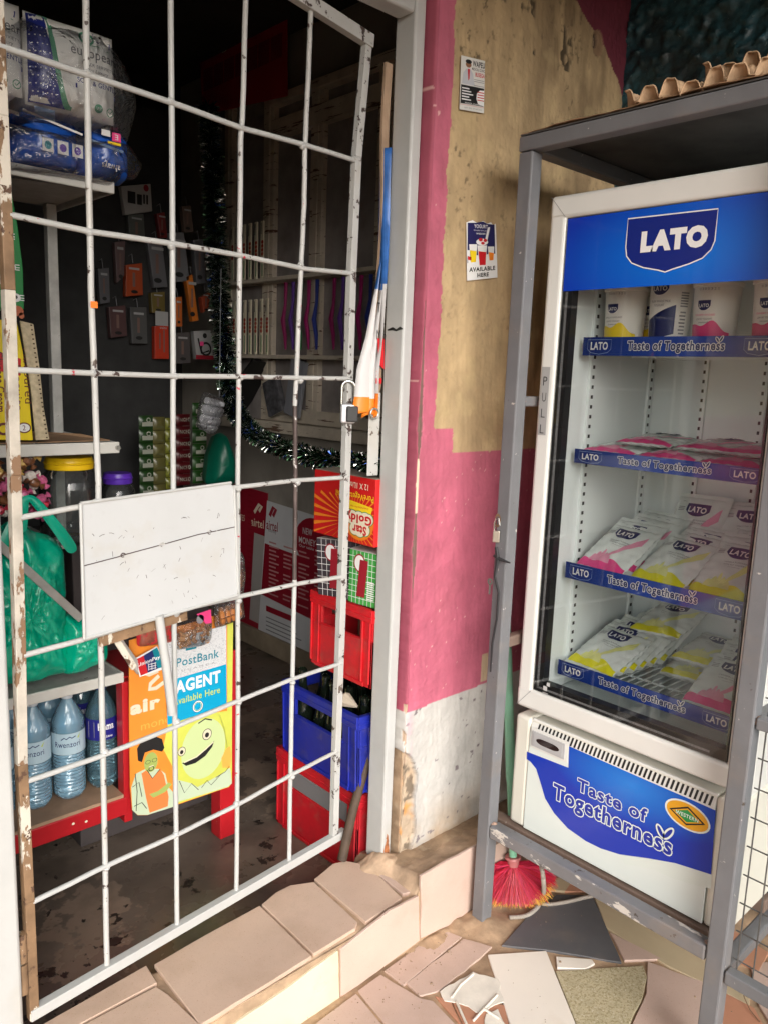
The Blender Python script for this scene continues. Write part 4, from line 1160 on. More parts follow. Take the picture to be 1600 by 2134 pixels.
for i, nm in enumerate(('front', 'second', 'third', 'fourth', 'fifth', 'rearmost')):
    pouch('yellow', 1.768 + i * .038, 1.074 - i * .009, z4 + i * .003, R(24) + i * .03, -.05 - .015 * i, nm + ' vanilla pouch of the leaning stack at the left of the bottom fridge shelf', roll=-.03 + .01 * (i % 2))
pouch('yellow', 1.935, .99, z4 + .085, R(16), -.25, 'vanilla pouch lying on top of the stack at the back of the bottom shelf', roll=.3)
pouch('yellow', 1.90, .865, z4 + .004, R(8), .1, 'vanilla pouch lying flat behind the bare wires of the bottom shelf')
pouch('yellow', 1.935, .86, z4 + .038, R(10), -.1, 'vanilla pouch lying on another at the back of the bottom shelf')
for i, nm in enumerate(('front', 'second', 'third', 'rear')):
    pouch('pink', 1.770 + i * .042, .742 - i * .006, z4 + i * .004, R(26) + i * .04, -.03, nm + ' strawberry pouch of the stack at the right of the bottom fridge shelf', roll=.02 * i)
z2 = 1.297 + .031
for i, (y, L_) in enumerate(((1.070, 'strawberry pouch lying flat at the left of the second fridge shelf'), (.915, 'strawberry pouch lying flat in the middle of the second fridge shelf'), (.762, 'strawberry pouch lying flat at the right of the second fridge shelf'))):
    pouch('pink', 1.756, y, z2, R(6), -.03, L_)
for i, (y, L_) in enumerate(((1.00, 'strawberry pouch on the second layer behind the left of the second shelf'), (.84, 'strawberry pouch on the second layer behind the middle of the second shelf'))):
    pouch('pink', 1.80, y, z2 + .026, R(4), .06, L_)
pouch('pink', 1.79, .735, z2 + .026, R(4), -.05, 'strawberry pouch on the second layer at the right of the second shelf')

# ---------------------------------------------------------------- broom
broom = thing('broom', 'red nylon broom with yellow tips and a green handle behind the cage post', 'broom', (1.74, 1.26, 0))
bt = Vector((1.74, 1.249, 0.13)); bt2 = Vector((1.76, 1.368, 1.018))
mid = bt.lerp(bt2, .25)
obj('handle', MB().tube([bt, mid, bt.lerp(bt2, .27), bt2], [.0115, .0125, .0145, .0125], 14), mat('handle_green', (.22, .50, .34), .35, var=.08, dirt=[((.5, .42, .3), 12, .6, .4)]), broom, smooth=True)
hv = (bt2 - bt).normalized()
mb = MB(); mb.tube([bt - hv * .022, bt - hv * .004, bt + hv * .0, bt + hv * .006], [.016, .018, .024, .022], 16); obj('collar', mb, mat('collar_pink', (.50, .17, .17), .4), broom, smooth=True)
br = MB(); rb = random.Random(5)
vr = Vector((.7325, -.6797, 0)); vf = Vector((.6797, .7325, 0))
o_ = bt - hv * .016
for i in range(7000):
    th_ = rb.gauss(0, .95); ph = rb.uniform(-1, 1)
    th_ = max(-1.75, min(1.75, th_))
    Lb = rb.uniform(.122, .140) * (1 - .06 * abs(th_)); out = math.sin(th_); dn = -math.cos(th_)
    d = (vr * out + vf * ph * .42 * math.cos(th_ * .7) + Vector((0, 0, dn if dn < .3 else .3))).normalized()
    st_ = o_ + vr * rb.uniform(-.008, .008) + vf * rb.uniform(-.008, .008)
    pts = []
    for k_ in range(4):
        t = (0, .45, .87, 1)[k_]; p = st_ + d * Lb * t + Vector((0, 0, -.018 * t * t * abs(th_))) + vr * .006 * math.sin(t * 4 + i * 1.7) * t + vf * .004 * math.sin(t * 6 + i)
        p.y = min(p.y, 1.276); p.z = max(p.z, .008); pts.append(p)
    s_ = vf.cross(d).normalized() * .00045 if i % 2 else vr.cross(d).normalized() * .00045
    if s_.length < 1e-6: s_ = vr * .001
    vsb = [q for p in pts for q in (p - s_, p + s_)]
    br.add(vsb[:4], [(0, 1, 3, 2)], i % 3); br.add(vsb[2:6], [(0, 1, 3, 2)], i % 3); br.add(vsb[4:8], [(0, 1, 3, 2)], 3 if (rb.random() < .75 and dn < -.3) else i % 3)
obj('bristles', br, [mat('bristle_red', (.58, .015, .03), .45), mat('bristle_pinkred', (.62, .03, .10), .45), mat('bristle_dark', (.42, .01, .03), .45), mat('bristle_yellow', (.75, .42, .06), .45)], broom, fixn=False, stuff=True)


def corr(pts, r_, nm, m_, label, cat):
    # ribbed hose along a smooth path
    P_ = [Vector(p) for p in pts]; fine = []
    n = len(P_)
    for i in range(n - 1):
        p0 = P_[max(i - 1, 0)]; p1 = P_[i]; p2 = P_[i + 1]; p3 = P_[min(i + 2, n - 1)]
        L_ = (p2 - p1).length; m2 = max(4, int(L_ / .0022))
        for k_ in range(m2):
            t = k_ / m2
            fine.append(.5 * ((2 * p1) + (p2 - p0) * t + (2 * p0 - 5 * p1 + 4 * p2 - p3) * t * t + (3 * p1 - p0 - 3 * p2 + p3) * t ** 3))
    fine.append(P_[-1])
    rs = [r_ * (1.08 if k_ % 2 else .88) for k_ in range(len(fine))]
    o = obj(nm, MB().tube(fine, rs, 9), m_, None, smooth=True); tag(o, label, cat); return o


HM = mat('hose_grey', (.34, .30, .26), .45)
corr([(1.7, 1.146, 0.262), (1.69, 1.124, 0.212), (1.67, 1.096, 0.178), (1.804, 1.179, 0.02), (1.757, 1.166, 0.008), (1.705, 1.166, 0.008), (1.662, 1.192, 0.008)], .0062, 'drain_hose', HM, 'beige ribbed drain hose curling down over the red broom bristles', 'hose')
corr([(1.777, 1.164, 0.012), (1.803, 1.145, 0.01), (1.851, 1.121, 0.01), (1.895, 1.101, 0.012), (1.935, 1.078, 0.02), (1.992, 1.068, 0.05)], .0056, 'drain_hose', HM, 'beige ribbed drain hose lying along the edge of the dark grey tile', 'hose')
o = obj('power_cable', MB().tube([(1.70, 1.12, .262), (1.71, 1.05, .20), (1.73, .98, .17), (1.75, .90, .19), (1.76, .86, .262)], .005, 8), mat('cable_black', (.02, .02, .02), .5), None, smooth=True); tag(o, 'black power cable sagging below the fridge platform', 'cable')
o = obj('twig', MB().tube([(1.899, 0.64, 0.012), (1.862, 0.619, 0.02), (1.844, 0.597, 0.012), (1.827, 0.567, 0.01)], .0012, 5), mat('twig', (.2, .12, .07), .8), None); tag(o, 'thin dry twig on the paving under the cage gate', 'twig')

# ---- lock, keys and strap on the left cage post
kl = thing('padlock', 'small brass-coloured padlock hooked on the grey cage post above its keys', 'padlock', (1.575, 1.25, 1.13))
pc = Vector((1.572, 1.251, 1.104))
obj('body', MB().box(tuple(pc), (.010, .018, .030), rot=Euler((0, 0, .6))), mat('lock_nickel', (.5, .45, .38), .3, metal=.8), kl, bev=.002)
obj('shackle', MB().tube([pc + Vector((0, .008, .012)), pc + Vector((0, .009, .035)), pc + Vector((0, .004, .047)), pc + Vector((0, -.004, .047)), pc + Vector((0, -.009, .030))], .0024, 8), M['steel'], kl, smooth=True)
hp = Print(FX(1.5805), .0006); c1 = (1.58, 1.256, 1.144)
hp.ell(-c1[1], c1[2], .010, .018, 0, hole=.62); hp.done('hasp', [M['rusty']], kl)
stv = thing('rubber_strap', 'black rubber strap knotted round the cage post below the padlock', 'strap', (1.575, 1.25, 1.0))
BK = mat('strap_black', (.02, .02, .022), .55)
sp0 = [Vector(p) for p in [(1.57, 1.248, 1.077), (1.57, 1.24, 1.047), (1.571, 1.247, 1.001), (1.571, 1.231, 0.96), (1.571, 1.232, 0.889), (1.572, 1.242, 0.821), (1.573, 1.243, 0.742)]]
obj('strap', MB().tube(sp0, [.004, .006, .003, .0035, .003, .003, .002], 7), BK, stv, smooth=True)
obj('tie', MB().tube([Vector(p) for p in [(1.568, 1.252, 1.054), (1.57, 1.234, 1.048), (1.577, 1.205, 1.043)]], [.003, .0045, .002], 7), BK, stv, smooth=True)
ky = thing('key', 'small steel key dangling on the black strap at the cage post', 'key', tuple(Vector((1.568, 1.257, 0.98))))
kc_ = Vector((1.568, 1.258, 0.984)); kp_ = Print(lambda a, b, h=0: kc_ + Vector((-h, -a, b)), .001)
kp_.ell(0, 0, .009, .009, 0, hole=.35); kp_.rect(-.003, -.034, .003, -.008, 0); kp_.done('blade', [M['steel']], ky)

# ---- egg trays on the cage roof
TR = mat('pulp_board', (.46, .31, .19), .85, var=.3, vs=30, bump=.6, bs=120)
def tray(loc, rz, label):
    t = thing('egg_tray', label, 'egg tray', loc, rot=(0, 0, rz), local=True)
    mb = MB()
    def f(u, v):
        x = u * .29; y = v * .29
        cx = (x / .048) % 1; cy = (y / .048) % 1
        r_ = math.hypot(min(cx, 1 - cx), min(cy, 1 - cy))
        ci, cj = round(x / .048), round(y / .048); va = .80 + .20 * math.sin(ci * 5.1 + cj * 3.7 + loc[1] * 9)
        q_ = max(0.0, min(1.0, (0.42 - r_) / .30))
        z = .034 * va * min(1.0, q_ * 1.5) ** .6
        return (x + .003 * math.sin(cj * 4), y + .004 * math.sin(ci * 3 + cj), z + .004 * math.sin(x * 40 + y * 31) + .002 * math.sin(x * 300) * math.sin(y * 260))
    mb.grid(f, 84, 84); obj('pulp', mb, TR, t, smooth=True, solid=.002, fixn=False); return t
tray((1.592, .70, 2.082), .04, 'lower moulded pulp egg tray on the roof of the cage')
tray((1.612, .555, 2.106), -.05, 'upper pulp egg tray tilted over the right side of the cage roof')
cbd = MB(); cbd.grid(lambda u, v: (1.584 + v * .45 + .003 * math.sin(u * 23) + .002 * math.sin(u * 71), 1.262 - u * .62, 2.0745 + .003 * abs(math.sin(u * 7 + v * 3)) + .004 * u), 40, 8)
o = obj('cardboard_sheet', cbd, mat('card_brown', (.22, .13, .07), .9, var=.4, vs=20), None, solid=.002); tag(o, 'warped brown cardboard sheet lying on the cage roof under the trays', 'cardboard')

# ---- paper stickers on the ochre wall
clin = thing('clinic_sticker', 'white and black medical clinic sticker high on the ochre wall', 'sticker', (1.58, 1.413, 2.21))
cq = [(1.529, 2.147), (1.619, 2.159), (1.613, 2.279), (1.526, 2.268)]
def bil(q): return lambda a, b, h=0.0: Vector(((q[0][0] * (1 - a) + q[1][0] * a) * (1 - b) + (q[3][0] * (1 - a) + q[2][0] * a) * b, 1.4125 - h, (q[0][1] * (1 - a) + q[1][1] * a) * (1 - b) + (q[3][1] * (1 - a) + q[2][1] * a) * b))
f = bil(cq); p = Print(f, 0)
sh_ = MB(); vs4 = [f(0, 0), f(1, 0), f(1, 1), f(0, 1)]; sh_.prism([tuple(v) for v in vs4], (0, .0012, 0)); obj('paper', sh_, mat('paper_white', (.66, .65, .62), .6), clin)
p.rect(.02, .12, .98, .47, 0, .0003).poly([(.985, .43), (.80, .42), (.68, .35), (.66, .25), (.74, .15), (.985, .13)], 1, .0005)
p.rect(.0, .10, 1, .105, 2, .0003)
p.text('WAPEU', (.47, .845, .99, .955), 0, bold=.03, h=.0004); p.text('MEDICAL CLINIC', (.45, .775, .99, .825), 0, bold=.01, h=.0004); p.text('BUSEGA', (.60, .665, .99, .745), 2, bold=.02, h=.0004)
for i, z in enumerate((.60, .565, .49)): p.rect(.55, z, .98, z + .012, 3, .0004)
for i in range(5): p.rect(.06, .40 - i * .052, .06 + .3 + .08 * ((i * 7) % 3), .422 - i * .052, 1, .0006)
for i in range(4): p.rect(.70, .37 - i * .05, .98, .388 - i * .05, 2, .0008)
p.text('MUGGA ADAM DRIVE', (.2, .125, .97, .155), 1, h=.0006); p.text('open daily, all welcome', (.18, .03, .9, .07), 3, h=.0004)
p.ell(.30, .86, .12, .055, 4, .0004).ell(.30, .915, .13, .04, 0, .0005).poly([(.05, .49), (.58, .49), (.50, .70), (.40, .78), (.22, .78), (.10, .70)], 5, .0003).poly([(.27, .78), (.36, .78), (.35, .60), (.31, .56)], 2, .0005)
p.done('print', [INK['black'], INK['white'], INK['red'], INK['grey'], INK['skin'], mat('coat_grey', (.5, .52, .56), .6)], clin)
yog = thing('yoghurt_poster', 'torn navy yoghurt flyer reading AVAILABLE HERE on the ochre wall', 'poster', (1.65, 1.412, 1.83))
yq = [(1.59, 1.748), (1.711, 1.769), (1.692, 1.904), (1.576, 1.892)]
f2 = bil(yq)
torn = [(0, 0), (1, 0), (1.0, .36), (.99, 1.0), (.9, .97), (.82, 1.02), (.7, .99), (.55, 1.03), (.4, .985), (.3, 1.0), (.2, 1.03), (.1, 1.01), (.0, .985)]
sh_ = MB(); sh_.prism([tuple(f2(a, b)) for a, b in torn], (0, .0012, 0)); obj('paper', sh_, INK['white'], yog)
p = Print(f2, 0)
p.poly([(0.01, .30), (.94, .36), (.94, .98), (.7, .985), (.55, 1.02), (.3, .99), (.03, .98)], 0, .0003)
p.poly([(.03, .30), (.45, .26), (.96, .34), (.96, .45), (.03, .42)], 1, .0004)
for x, w_, b, t, c in ((.20, .13, .30, .62, 2), (.50, .16, .24, .60, 3), (.08, .08, .34, .52, 3), (.80, .11, .32, .58, 5)):
    p.poly([(x - w_ * .7, b), (x + w_ * .7, b), (x + w_, t), (x - w_, t)], 1, .0005); p.poly([(x - w_ * .62, b + .01), (x + w_ * .62, b + .01), (x + w_ * .8, t - .12), (x - w_ * .8, t - .10)], c, .0007)
p.ell(.50, .66, .20, .06, 1, .0008).ell(.45, .70, .07, .03, 3, .0010).ell(.60, .69, .06, .03, 3, .0010).ell(.52, .64, .06, .025, 3, .0010).poly([(.70, .92), (.78, .93), (.66, .66), (.58, .66)], 1, .0008)
p.text('YOGURT', (.24, .90, .70, .965), 1, h=.0006, bold=.01); p.text('Simply too good', (.22, .845, .74, .875), 1, h=.0006); p.text('wessex', (.30, .79, .62, .82), 1, h=.0006)
p.text('AVAILABLE', (.06, .145, .92, .225), 4, bold=.03, h=.0008); p.text('HERE', (.32, .04, .70, .115), 4, bold=.03, h=.0008)
p.done('print', [mat('flyer_navy', (.02, .02, .10), .4), INK['white'], INK['yellow'], INK['red'], INK['black'], INK['orange']], yog)

for k_, o in protos.items():
    if not used[k_]:
        for c in list(o.children): bpy.data.objects.remove(c)
        bpy.data.objects.remove(o)

# ================================================================ INSIDE THE SHOP
def quadbox(q, y, th, name, mats, parent, bev=.002):
    mb = MB(); mb.prism([(p[0], y, p[1]) for p in q], (0, th, 0)); return obj(name, mb, mats, parent, bev=bev)


def rrect(x0, z0, x1, z1, r_, n=5):
    o = []
    for cx, cz, a0 in ((x1 - r_, z0 + r_, -PI / 2), (x1 - r_, z1 - r_, 0), (x0 + r_, z1 - r_, PI / 2), (x0 + r_, z0 + r_, PI)):
        for i in range(n + 1): o.append((cx + r_ * math.cos(a0 + PI / 2 * i / n), cz + r_ * math.sin(a0 + PI / 2 * i / n)))
    return o


def soft(q, y, depth, amp, name, m_, parent, seed=1, rings=14, dens=.008, fold=None, back=True):
    """closed soft bag: outline q in x-z, bulging towards -y"""
    rs = random.Random(seed); P_ = []
    n0 = len(q)
    for i in range(n0):
        a, b = q[i], q[(i + 1) % n0]; L_ = math.hypot(a[0] - b[0], a[1] - b[1]); k_ = max(1, int(L_ / dens))
        for j in range(k_): P_.append((a[0] + (b[0] - a[0]) * j / k_, a[1] + (b[1] - a[1]) * j / k_))
    for _ in range(2): P_ = [((P_[i - 1][0] + 2 * P_[i][0] + P_[(i + 1) % len(P_)][0]) / 4, (P_[i - 1][1] + 2 * P_[i][1] + P_[(i + 1) % len(P_)][1]) / 4) for i in range(len(P_))]
    cx = sum(p[0] for p in P_) / len(P_); cz = sum(p[1] for p in P_) / len(P_); n = len(P_); mb = MB()
    for side in ((-1, 1) if back else (-1,)):
        X_ = []; 
        for r_ in range(rings + 1):
            t = r_ / rings
            for p in P_: X_.append((cx + (p[0] - cx) * t, cz + (p[1] - cz) * t, t))
        A = np.array(X_)
        w1 = np.abs(fbm(A[:, 0] + 3, A[:, 1] + seed, 14, 3, seed) - .5) * 2; w2 = np.abs(fbm(A[:, 0] * 2.2 + A[:, 1] * .6, A[:, 1] * .8 - A[:, 0] + seed, 22, 3, seed + 9) - .5) * 2
        w3 = np.abs(fbm(A[:, 0] * 1.3 - A[:, 1] * .9, A[:, 1] * 1.6, 60, 2, seed + 4) - .5) * 2
        yy = y + w3 * amp * .22 + side * depth * np.sqrt(np.clip(1 - A[:, 2] ** 2.6, 0, 1)) + (w1 * amp + w2 * amp * .6) * np.clip(1.25 - A[:, 2], 0, 1) * (1 if side < 0 else .3)
        if fold: yy = yy + fold(A[:, 0], A[:, 1])
        vs = [(float(A[i, 0]), float(yy[i]), float(A[i, 1])) for i in range(len(A))]
        fs = []
        for r_ in range(rings):
            for k_ in range(n):
                f = (r_ * n + k_, r_ * n + (k_ + 1) % n, (r_ + 1) * n + (k_ + 1) % n, (r_ + 1) * n + k_)
                fs.append(f if side < 0 else f[::-1])
        mb.add(vs, fs)
    return obj(name, mb, m_, parent, smooth=70, fixn=False)


FILMC = glassy('clear_film', (.98, .98, .985), .13, 1.7, 1.5, milk=.03, milkcol=(.8, .8, .82), bump=1.0, bs=16)
FILMB = glassy('clear_film_fine', (.97, .97, .98), .12, 2.2, 1.45, milk=.05, milkcol=(.8, .8, .8), bump=1.0, bs=45)
YR = 1.98
M['rackw'] = mat('rack_white', (.58, .57, .53), .42, var=.06, vs=10, chips=[((.10, .08, .06), 40, .70)], dirt=[((.35, .30, .22), 6, .55, .4)])
M['rackg'] = mat('rack_grey', (.40, .40, .38), .5, var=.2, vs=20, chips=[((.10, .08, .06), 40, .68)], dirt=[((.2, .17, .13), 6, .52, .5)])
rack = thing('display_rack', 'white metal display rack inside the doorway loaded with groceries', 'rack', (.5, YR, .66))


def rk(a, b, nm, m_='rackw', bev=.003):
    mb = MB(); mb.bb(a, b); return obj(nm, mb, M[m_], rack, bev=bev)


for zt, th_ in ((1.945, .028), (1.303, .030), (.670, .030)):
    rk((-.3, YR, zt - th_), (.907, YR + .008, zt), 'shelf_edge'); rk((-.3, YR + .0085, zt - .012), (.90, YR + .40, zt - .006), 'shelf_plate', 'rackg', 0); rk((.899, YR + .0085, zt - th_), (.907, YR + .40, zt - .001), 'shelf_edge', 'rackg')
for x0, z0, z1 in ((.862, 1.30, 1.93), (.862, .68, 1.27), (-.2, .66, 1.93)):
    rk((x0, YR + .33, z0), (x0 + .028, YR + .358, z1), 'upright', 'rackg')
mb = MB(); mb.beam((0.569, 1.94, 1.095), (0.777, 1.94, 0.856), .008, .020); obj('brace', mb, M['rackg'], rack, bev=.002)
mb = MB(); mb.beam((0.853, 1.9, 0.797), (0.943, 1.96, 0.671), .012, .022); obj('brace', mb, M['rackw'], rack, bev=.002)
rk((-.3, 2.05, 1.018), (.80, 2.36, 1.028), 'board', 'rackw')
mb = MB(); mb.prism([(.40, 1.985, 1.3045), (.89, 2.0, 1.3045), (.86, 2.12, 1.312), (.80, 2.30, 1.306), (.40, 2.3, 1.305)], (0, 0, .002)); obj('card_liner', mb, mat('card_liner', (.34, .21, .12), .85, var=.3, vs=12), rack)
mb = MB(); mb.tube([(.90, 1.984, 1.288), (.90, 1.972, 1.288)], .006, 10); obj('rivet', mb, M['steel'], rack)

# sanitary pad packs on the top shelf, in a clear sleeve
AB = mat('pad_blue', (.015, .10, .50), .25, var=.3, vs=14, bump=.7, bs=30, coat=.4)
for i, (x0, x1, lb) in enumerate(((.56, .672, 'blue pad pack at the left end of the row on the top shelf'), (.676, .826, 'blue pad pack with three white symbols in the middle of the top shelf'), (.830, .952, 'blue pad pack with a pink badge at the shelf end, printed upside down'))):
    t = thing('pad_pack', lb, 'pad pack', (x0, 1.95, 1.947), 'blue sanitary pad packs on the top shelf')
    q = rrect(x0, 1.948, x1, 2.072 - .006 * i, .016)
    soft(q, 2.03, .085, .006, 'pack', AB, t, seed=20 + i, rings=10, dens=.008)
    p = Print(FY(1.944), .0004)
    if i == 1:
        for k_ in range(3): p.rect(x0 + .045 + k_ * .034, 1.975, x0 + .070 + k_ * .034, 2.004, 0).ell(x0 + .0575 + k_ * .034, 1.989, .008, .009, 2 if k_ else 3, .0008)
        p.line([(x0 + .004, 2.052), (x0 + .08, 2.038), (x1 - .012, 2.028)], .005, 0, .0006).rect(x0 + .03, 2.040, x0 + .075, 2.066, 4, .0003)
    if i == 2:
        p.text('always', (x0 + .030, 1.962, x0 + .075, 1.982), 0, bold=.01, flip=True); p.line([(x0 + .006, 2.020), (x1 - .038, 2.010)], .006, 4, .0003)
        p.rect(x0 + .030, 2.038, x0 + .052, 2.052, 0).rect(x0 + .056, 2.030, x0 + .078, 2.050, 5).text('E', (x0 + .063, 2.034, x0 + .071, 2.046), 0, flip=True, h=.0008).rect(x0 + .045, 2.022, x0 + .078, 2.028, 6)
    if i == 0: p.line([(x0, 2.05), (x1, 2.04)], .008, 0)
    p.done('print', [INK['white'], INK['blue'], INK['purple'], INK['teal'], mat('pale_blue_print', (.25, .38, .62), .35), INK['pink'], INK['yellow']], t)
flm = thing('plastic_sleeve', 'clear crinkled plastic sleeve round the blue pad packs', 'plastic bag', (.8, 1.93, 1.95))
soft([(0.61, 2.028), (0.754, 2.034), (0.909, 2.044), (0.955, 2.05), (0.999, 1.999), (0.979, 1.968), (0.946, 1.966), (0.901, 1.929), (0.795, 1.927), (0.605, 1.919)], 2.02, .098, .012, 'film', FILMC, flm, seed=31, fold=None)

# paper napkin packs
def napkin(x0, x1, z0, z1, lb, seed):
    t = thing('napkin_pack', lb, 'napkin pack', (x0, 1.93, z0), 'paper napkin packs on the top shelf')
    NW = mat('napkin_wrap', (.86, .85, .81), .3, var=.03, bump=.25, bs=12, coat=.3) if 'napkin_wrap' not in bpy.data.materials else bpy.data.materials['napkin_wrap']
    w_ = x1 - x0; h_ = z1 - z0
    def sf(u, v):
        cx = max(-1, min(1, 2 * u - 1)); cz = max(-1, min(1, 2 * v - 1))
        return (x0 + u * w_, 1.962 - .040 * (max(0, 1 - abs(cx) ** 4) * max(0, 1 - abs(cz) ** 4)) ** .5 + .0015 * math.sin(9 * u + 5 * v), z0 + v * h_)
    mb = MB(); mb.grid(sf, 26, 26); obj('pack', mb, NW, t, smooth=True, fixn=False); mb = MB(); mb.bb((x0, 1.950, z0), (x1, 2.14, z1)); obj('pack_body', mb, NW, t, bev=.022, seg=5, smooth=True)
    S_ = lambda a, b, h=0.0: Vector(sf(a, b)) + Vector((0, -h, 0))
    p = Print(S_, .0006)
    wave(p, lambda a: .02, lambda a: .97 - .1 * a, .015, .10, 1, .0007, 6, 10)
    wave(p, lambda a: .02, lambda a: min(.97, .02 + 30 * max(0, .42 - a) ** 2.4 + .0), .10, .40, 1, .0007, 14, 12)
    wave(p, lambda a: min(.955, .02 + 30 * max(0, .42 - a) ** 2.4), lambda a: min(.97, .05 + 30 * max(0, .47 - a) ** 2.4), .12, .46, 2, .0009, 16, 3)
    for i in range(60):
        a = .03 + (i % 6) * .045 + (i // 6 % 2) * .02; b = .05 + (i // 6) * .085
        if b < .02 + 30 * max(0, .42 - a) ** 2.4 - .05 or a < .1: p.ell(a, b, .008, .007, 0, .0010, 8)
    p.text('europearl', (.44, .60, .985, .745), 3, bold=.0, h=.0009); p.text('PAPER SERVIETTE', (.56, .545, .97, .58), 3, h=.0009)
    p.text('You Luxury', (.60, .475, .86, .525), 3, h=.0009, shear=.2); p.text('SOFT & GENTLE', (.50, .335, .985, .39), 1, bold=.01, h=.0009)
    p.rect(.48, .265, .985, .315, 1, .0008).text('Sophistication & Elegance at the Table', (.50, .275, .97, .305), 0, h=.0011, bold=.01)
    p.ell(.62, .845, .085, .075, 2, .0009, hole=.72).ell(.62, .845, .045, .04, 2, .0009).poly([(.70, .93), (.92, .88), (.90, .80), (.74, .83)], 1, .0008)
    p.line([(.64, .77), (.74, .79), (.88, .765)], .008, 2, .0008)
    p.ell(.76, .11, .05, .045, 2, .0009).text('1 PLY', (.725, .095, .795, .125), 0, h=.0011).ell(.91, .105, .05, .045, 2, .0009, hole=.8).line([(.885, .11), (.905, .09), (.935, .13)], .01, 2, .0010)
    p.done('print', [INK['white'], mat('napkin_navy', (.02, .03, .22), .3), mat('napkin_green', (.10, .33, .20), .3), mat('napkin_grey', (.16, .16, .18), .3)], t)
napkin((0.693, 1.93, 2.03)[0], (0.899, 1.93, 2.078)[0], 2.070, 2.263, 'right-hand napkin pack with a blue dotted panel in clear plastic, nearest the grille middle', 3)
napkin((0.693, 1.93, 2.03)[0] - .214, (0.693, 1.93, 2.03)[0] - .006, 2.080, 2.263 + .006, 'left-hand napkin pack cut by the picture edge', 4)
flm = thing('plastic_bag', 'clear crinkled plastic bag drawn over the two napkin packs', 'plastic bag', (.8, 1.9, 2.1))
soft([(0.521, 2.212), (0.692, 2.254), (0.786, 2.271), (0.893, 2.275), (0.94, 2.224), (0.972, 2.158), (0.973, 2.12), (0.95, 2.044), (0.882, 2.038), (0.746, 2.028), (0.51, 2.01)], 2.0, .105, .016, 'film', FILMC, flm, seed=41)

# green milk-toffee carton, yellow biscuit carton, brown card
gt = thing('green_carton', 'green carton printed with black and white cows above the yellow biscuit carton', 'carton', (.6, 1.99, 1.62))
q = [(0.506, 1.611), (0.681, 1.621), (0.682, 1.713), (0.674, 1.808), (0.663, 1.882), (0.519, 1.863)]
quadbox(q, 1.985, .12, 'box', mat('carton_green', (.015, .22, .05), .4, var=.06), gt)
p = Print(FY(1.9848), .0004)
for i in range(7):
    x, z = (0.662, 1.985, 1.646)[0] - .004 * i - (.02 if i % 2 else 0), (0.662, 1.985, 1.646)[2] + i * .034
    p.ell(x, z, .012, .010, 0).ell(x - .008, z + .009, .006, .006, 0).ell(x + .001, z + .001, .004, .004, 1, .0008)
    for k_ in (-.006, -.001, .005): p.rect(x + .010, z + k_, x + .020, z + k_ + .002, 0)
p.done('print', [INK['white'], INK['black']], gt)
yt = thing('biscuit_carton', 'yellow biscuit carton with torn corrugated flap on the middle shelf', 'carton', (.6, 1.99, 1.305))
q = [(0.471, 1.321), (0.69, 1.312), (0.684, 1.436), (0.674, 1.526), (0.663, 1.594), (0.486, 1.589)]
quadbox(q, 1.985, .10, 'box', mat('carton_yellow', (.80, .62, .01), .38, var=.04, dirt=[((.5, .36, .05), 6, .6, .3)]), yt)
fl = [(0.693, 1.313), (0.726, 1.314), (0.715, 1.39), (0.709, 1.482), (0.698, 1.588), (0.667, 1.594), (0.677, 1.515), (0.686, 1.434)]
quadbox(fl, 1.975, .006, 'flap', mat('corrugated', (.50, .42, .28), .8, var=.3, vs=60, bump=.6), yt)
mb = MB()
for i in range(26):
    t = i / 25; a = Vector((0.692, 1.974, 1.585)).lerp(Vector((0.719, 1.974, 1.319)), t); mb.box(tuple(a + Vector((0, .002, 0))), (.004, .004, .0035))
obj('flute', mb, mat('flute_dark', (.10, .07, .04), .9), yt, stuff=True)
p = Print(FY(1.9846), .0005)
def vtext(p, s_, x, z0, z1, hgt, mi, bold=.0):
    # text that reads downwards
    vs, fs = glyphs(s_, bold); X0 = min(v[0] for v in vs); X1 = max(v[0] for v in vs); Y0 = min(v[1] for v in vs); Y1 = max(v[1] for v in vs)
    p.mb.add([p.P(x + (v[1] - Y0) / (Y1 - Y0) * hgt, z1 - (v[0] - X0) / (X1 - X0) * (z1 - z0), .0008) for v in vs], fs, mi)
xa, za = (0.668, 1.985, 1.391)[0], (0.668, 1.985, 1.391)[2]
vtext(p, 'Flavoured', xa + .006, za + .01, za + .14, .018, 1); vtext(p, 'Biscuits', xa - .016, za - .005, za + .10, .016, 1); vtext(p, 'Glucose Cream', xa - .06, za - .01, za + .13, .022, 1, .02)
p.poly([(xa - .05, za + .085), (xa - .002, za + .075), (xa + .001, za + .115), (xa - .05, za + .13)], 0, .0003); p.poly([(xa - .09, za + .08), (xa - .04, za + .09), (xa - .06, za + .13), (xa - .09, za + .12)], 0, .0004)
p.ell(xa + .002, za - .048, .016, .013, 1).ell(xa + .002, za - .048, .013, .010, 2, .0008).text('2', (xa - .002, za - .054, xa + .005, za - .042), 1, h=.0011)
p.ell(xa - .045, za - .05, .016, .015, 1, hole=.6).ell(xa - .005, za + .225, .016, .012, 3).ell(xa + .006, za + .215, .006, .007, 3)
p.done('print', [INK['red'], mat('carton_ink', (.14, .03, .02), .5), INK['white'], mat('baker_red', (.45, .12, .05), .5)], yt)

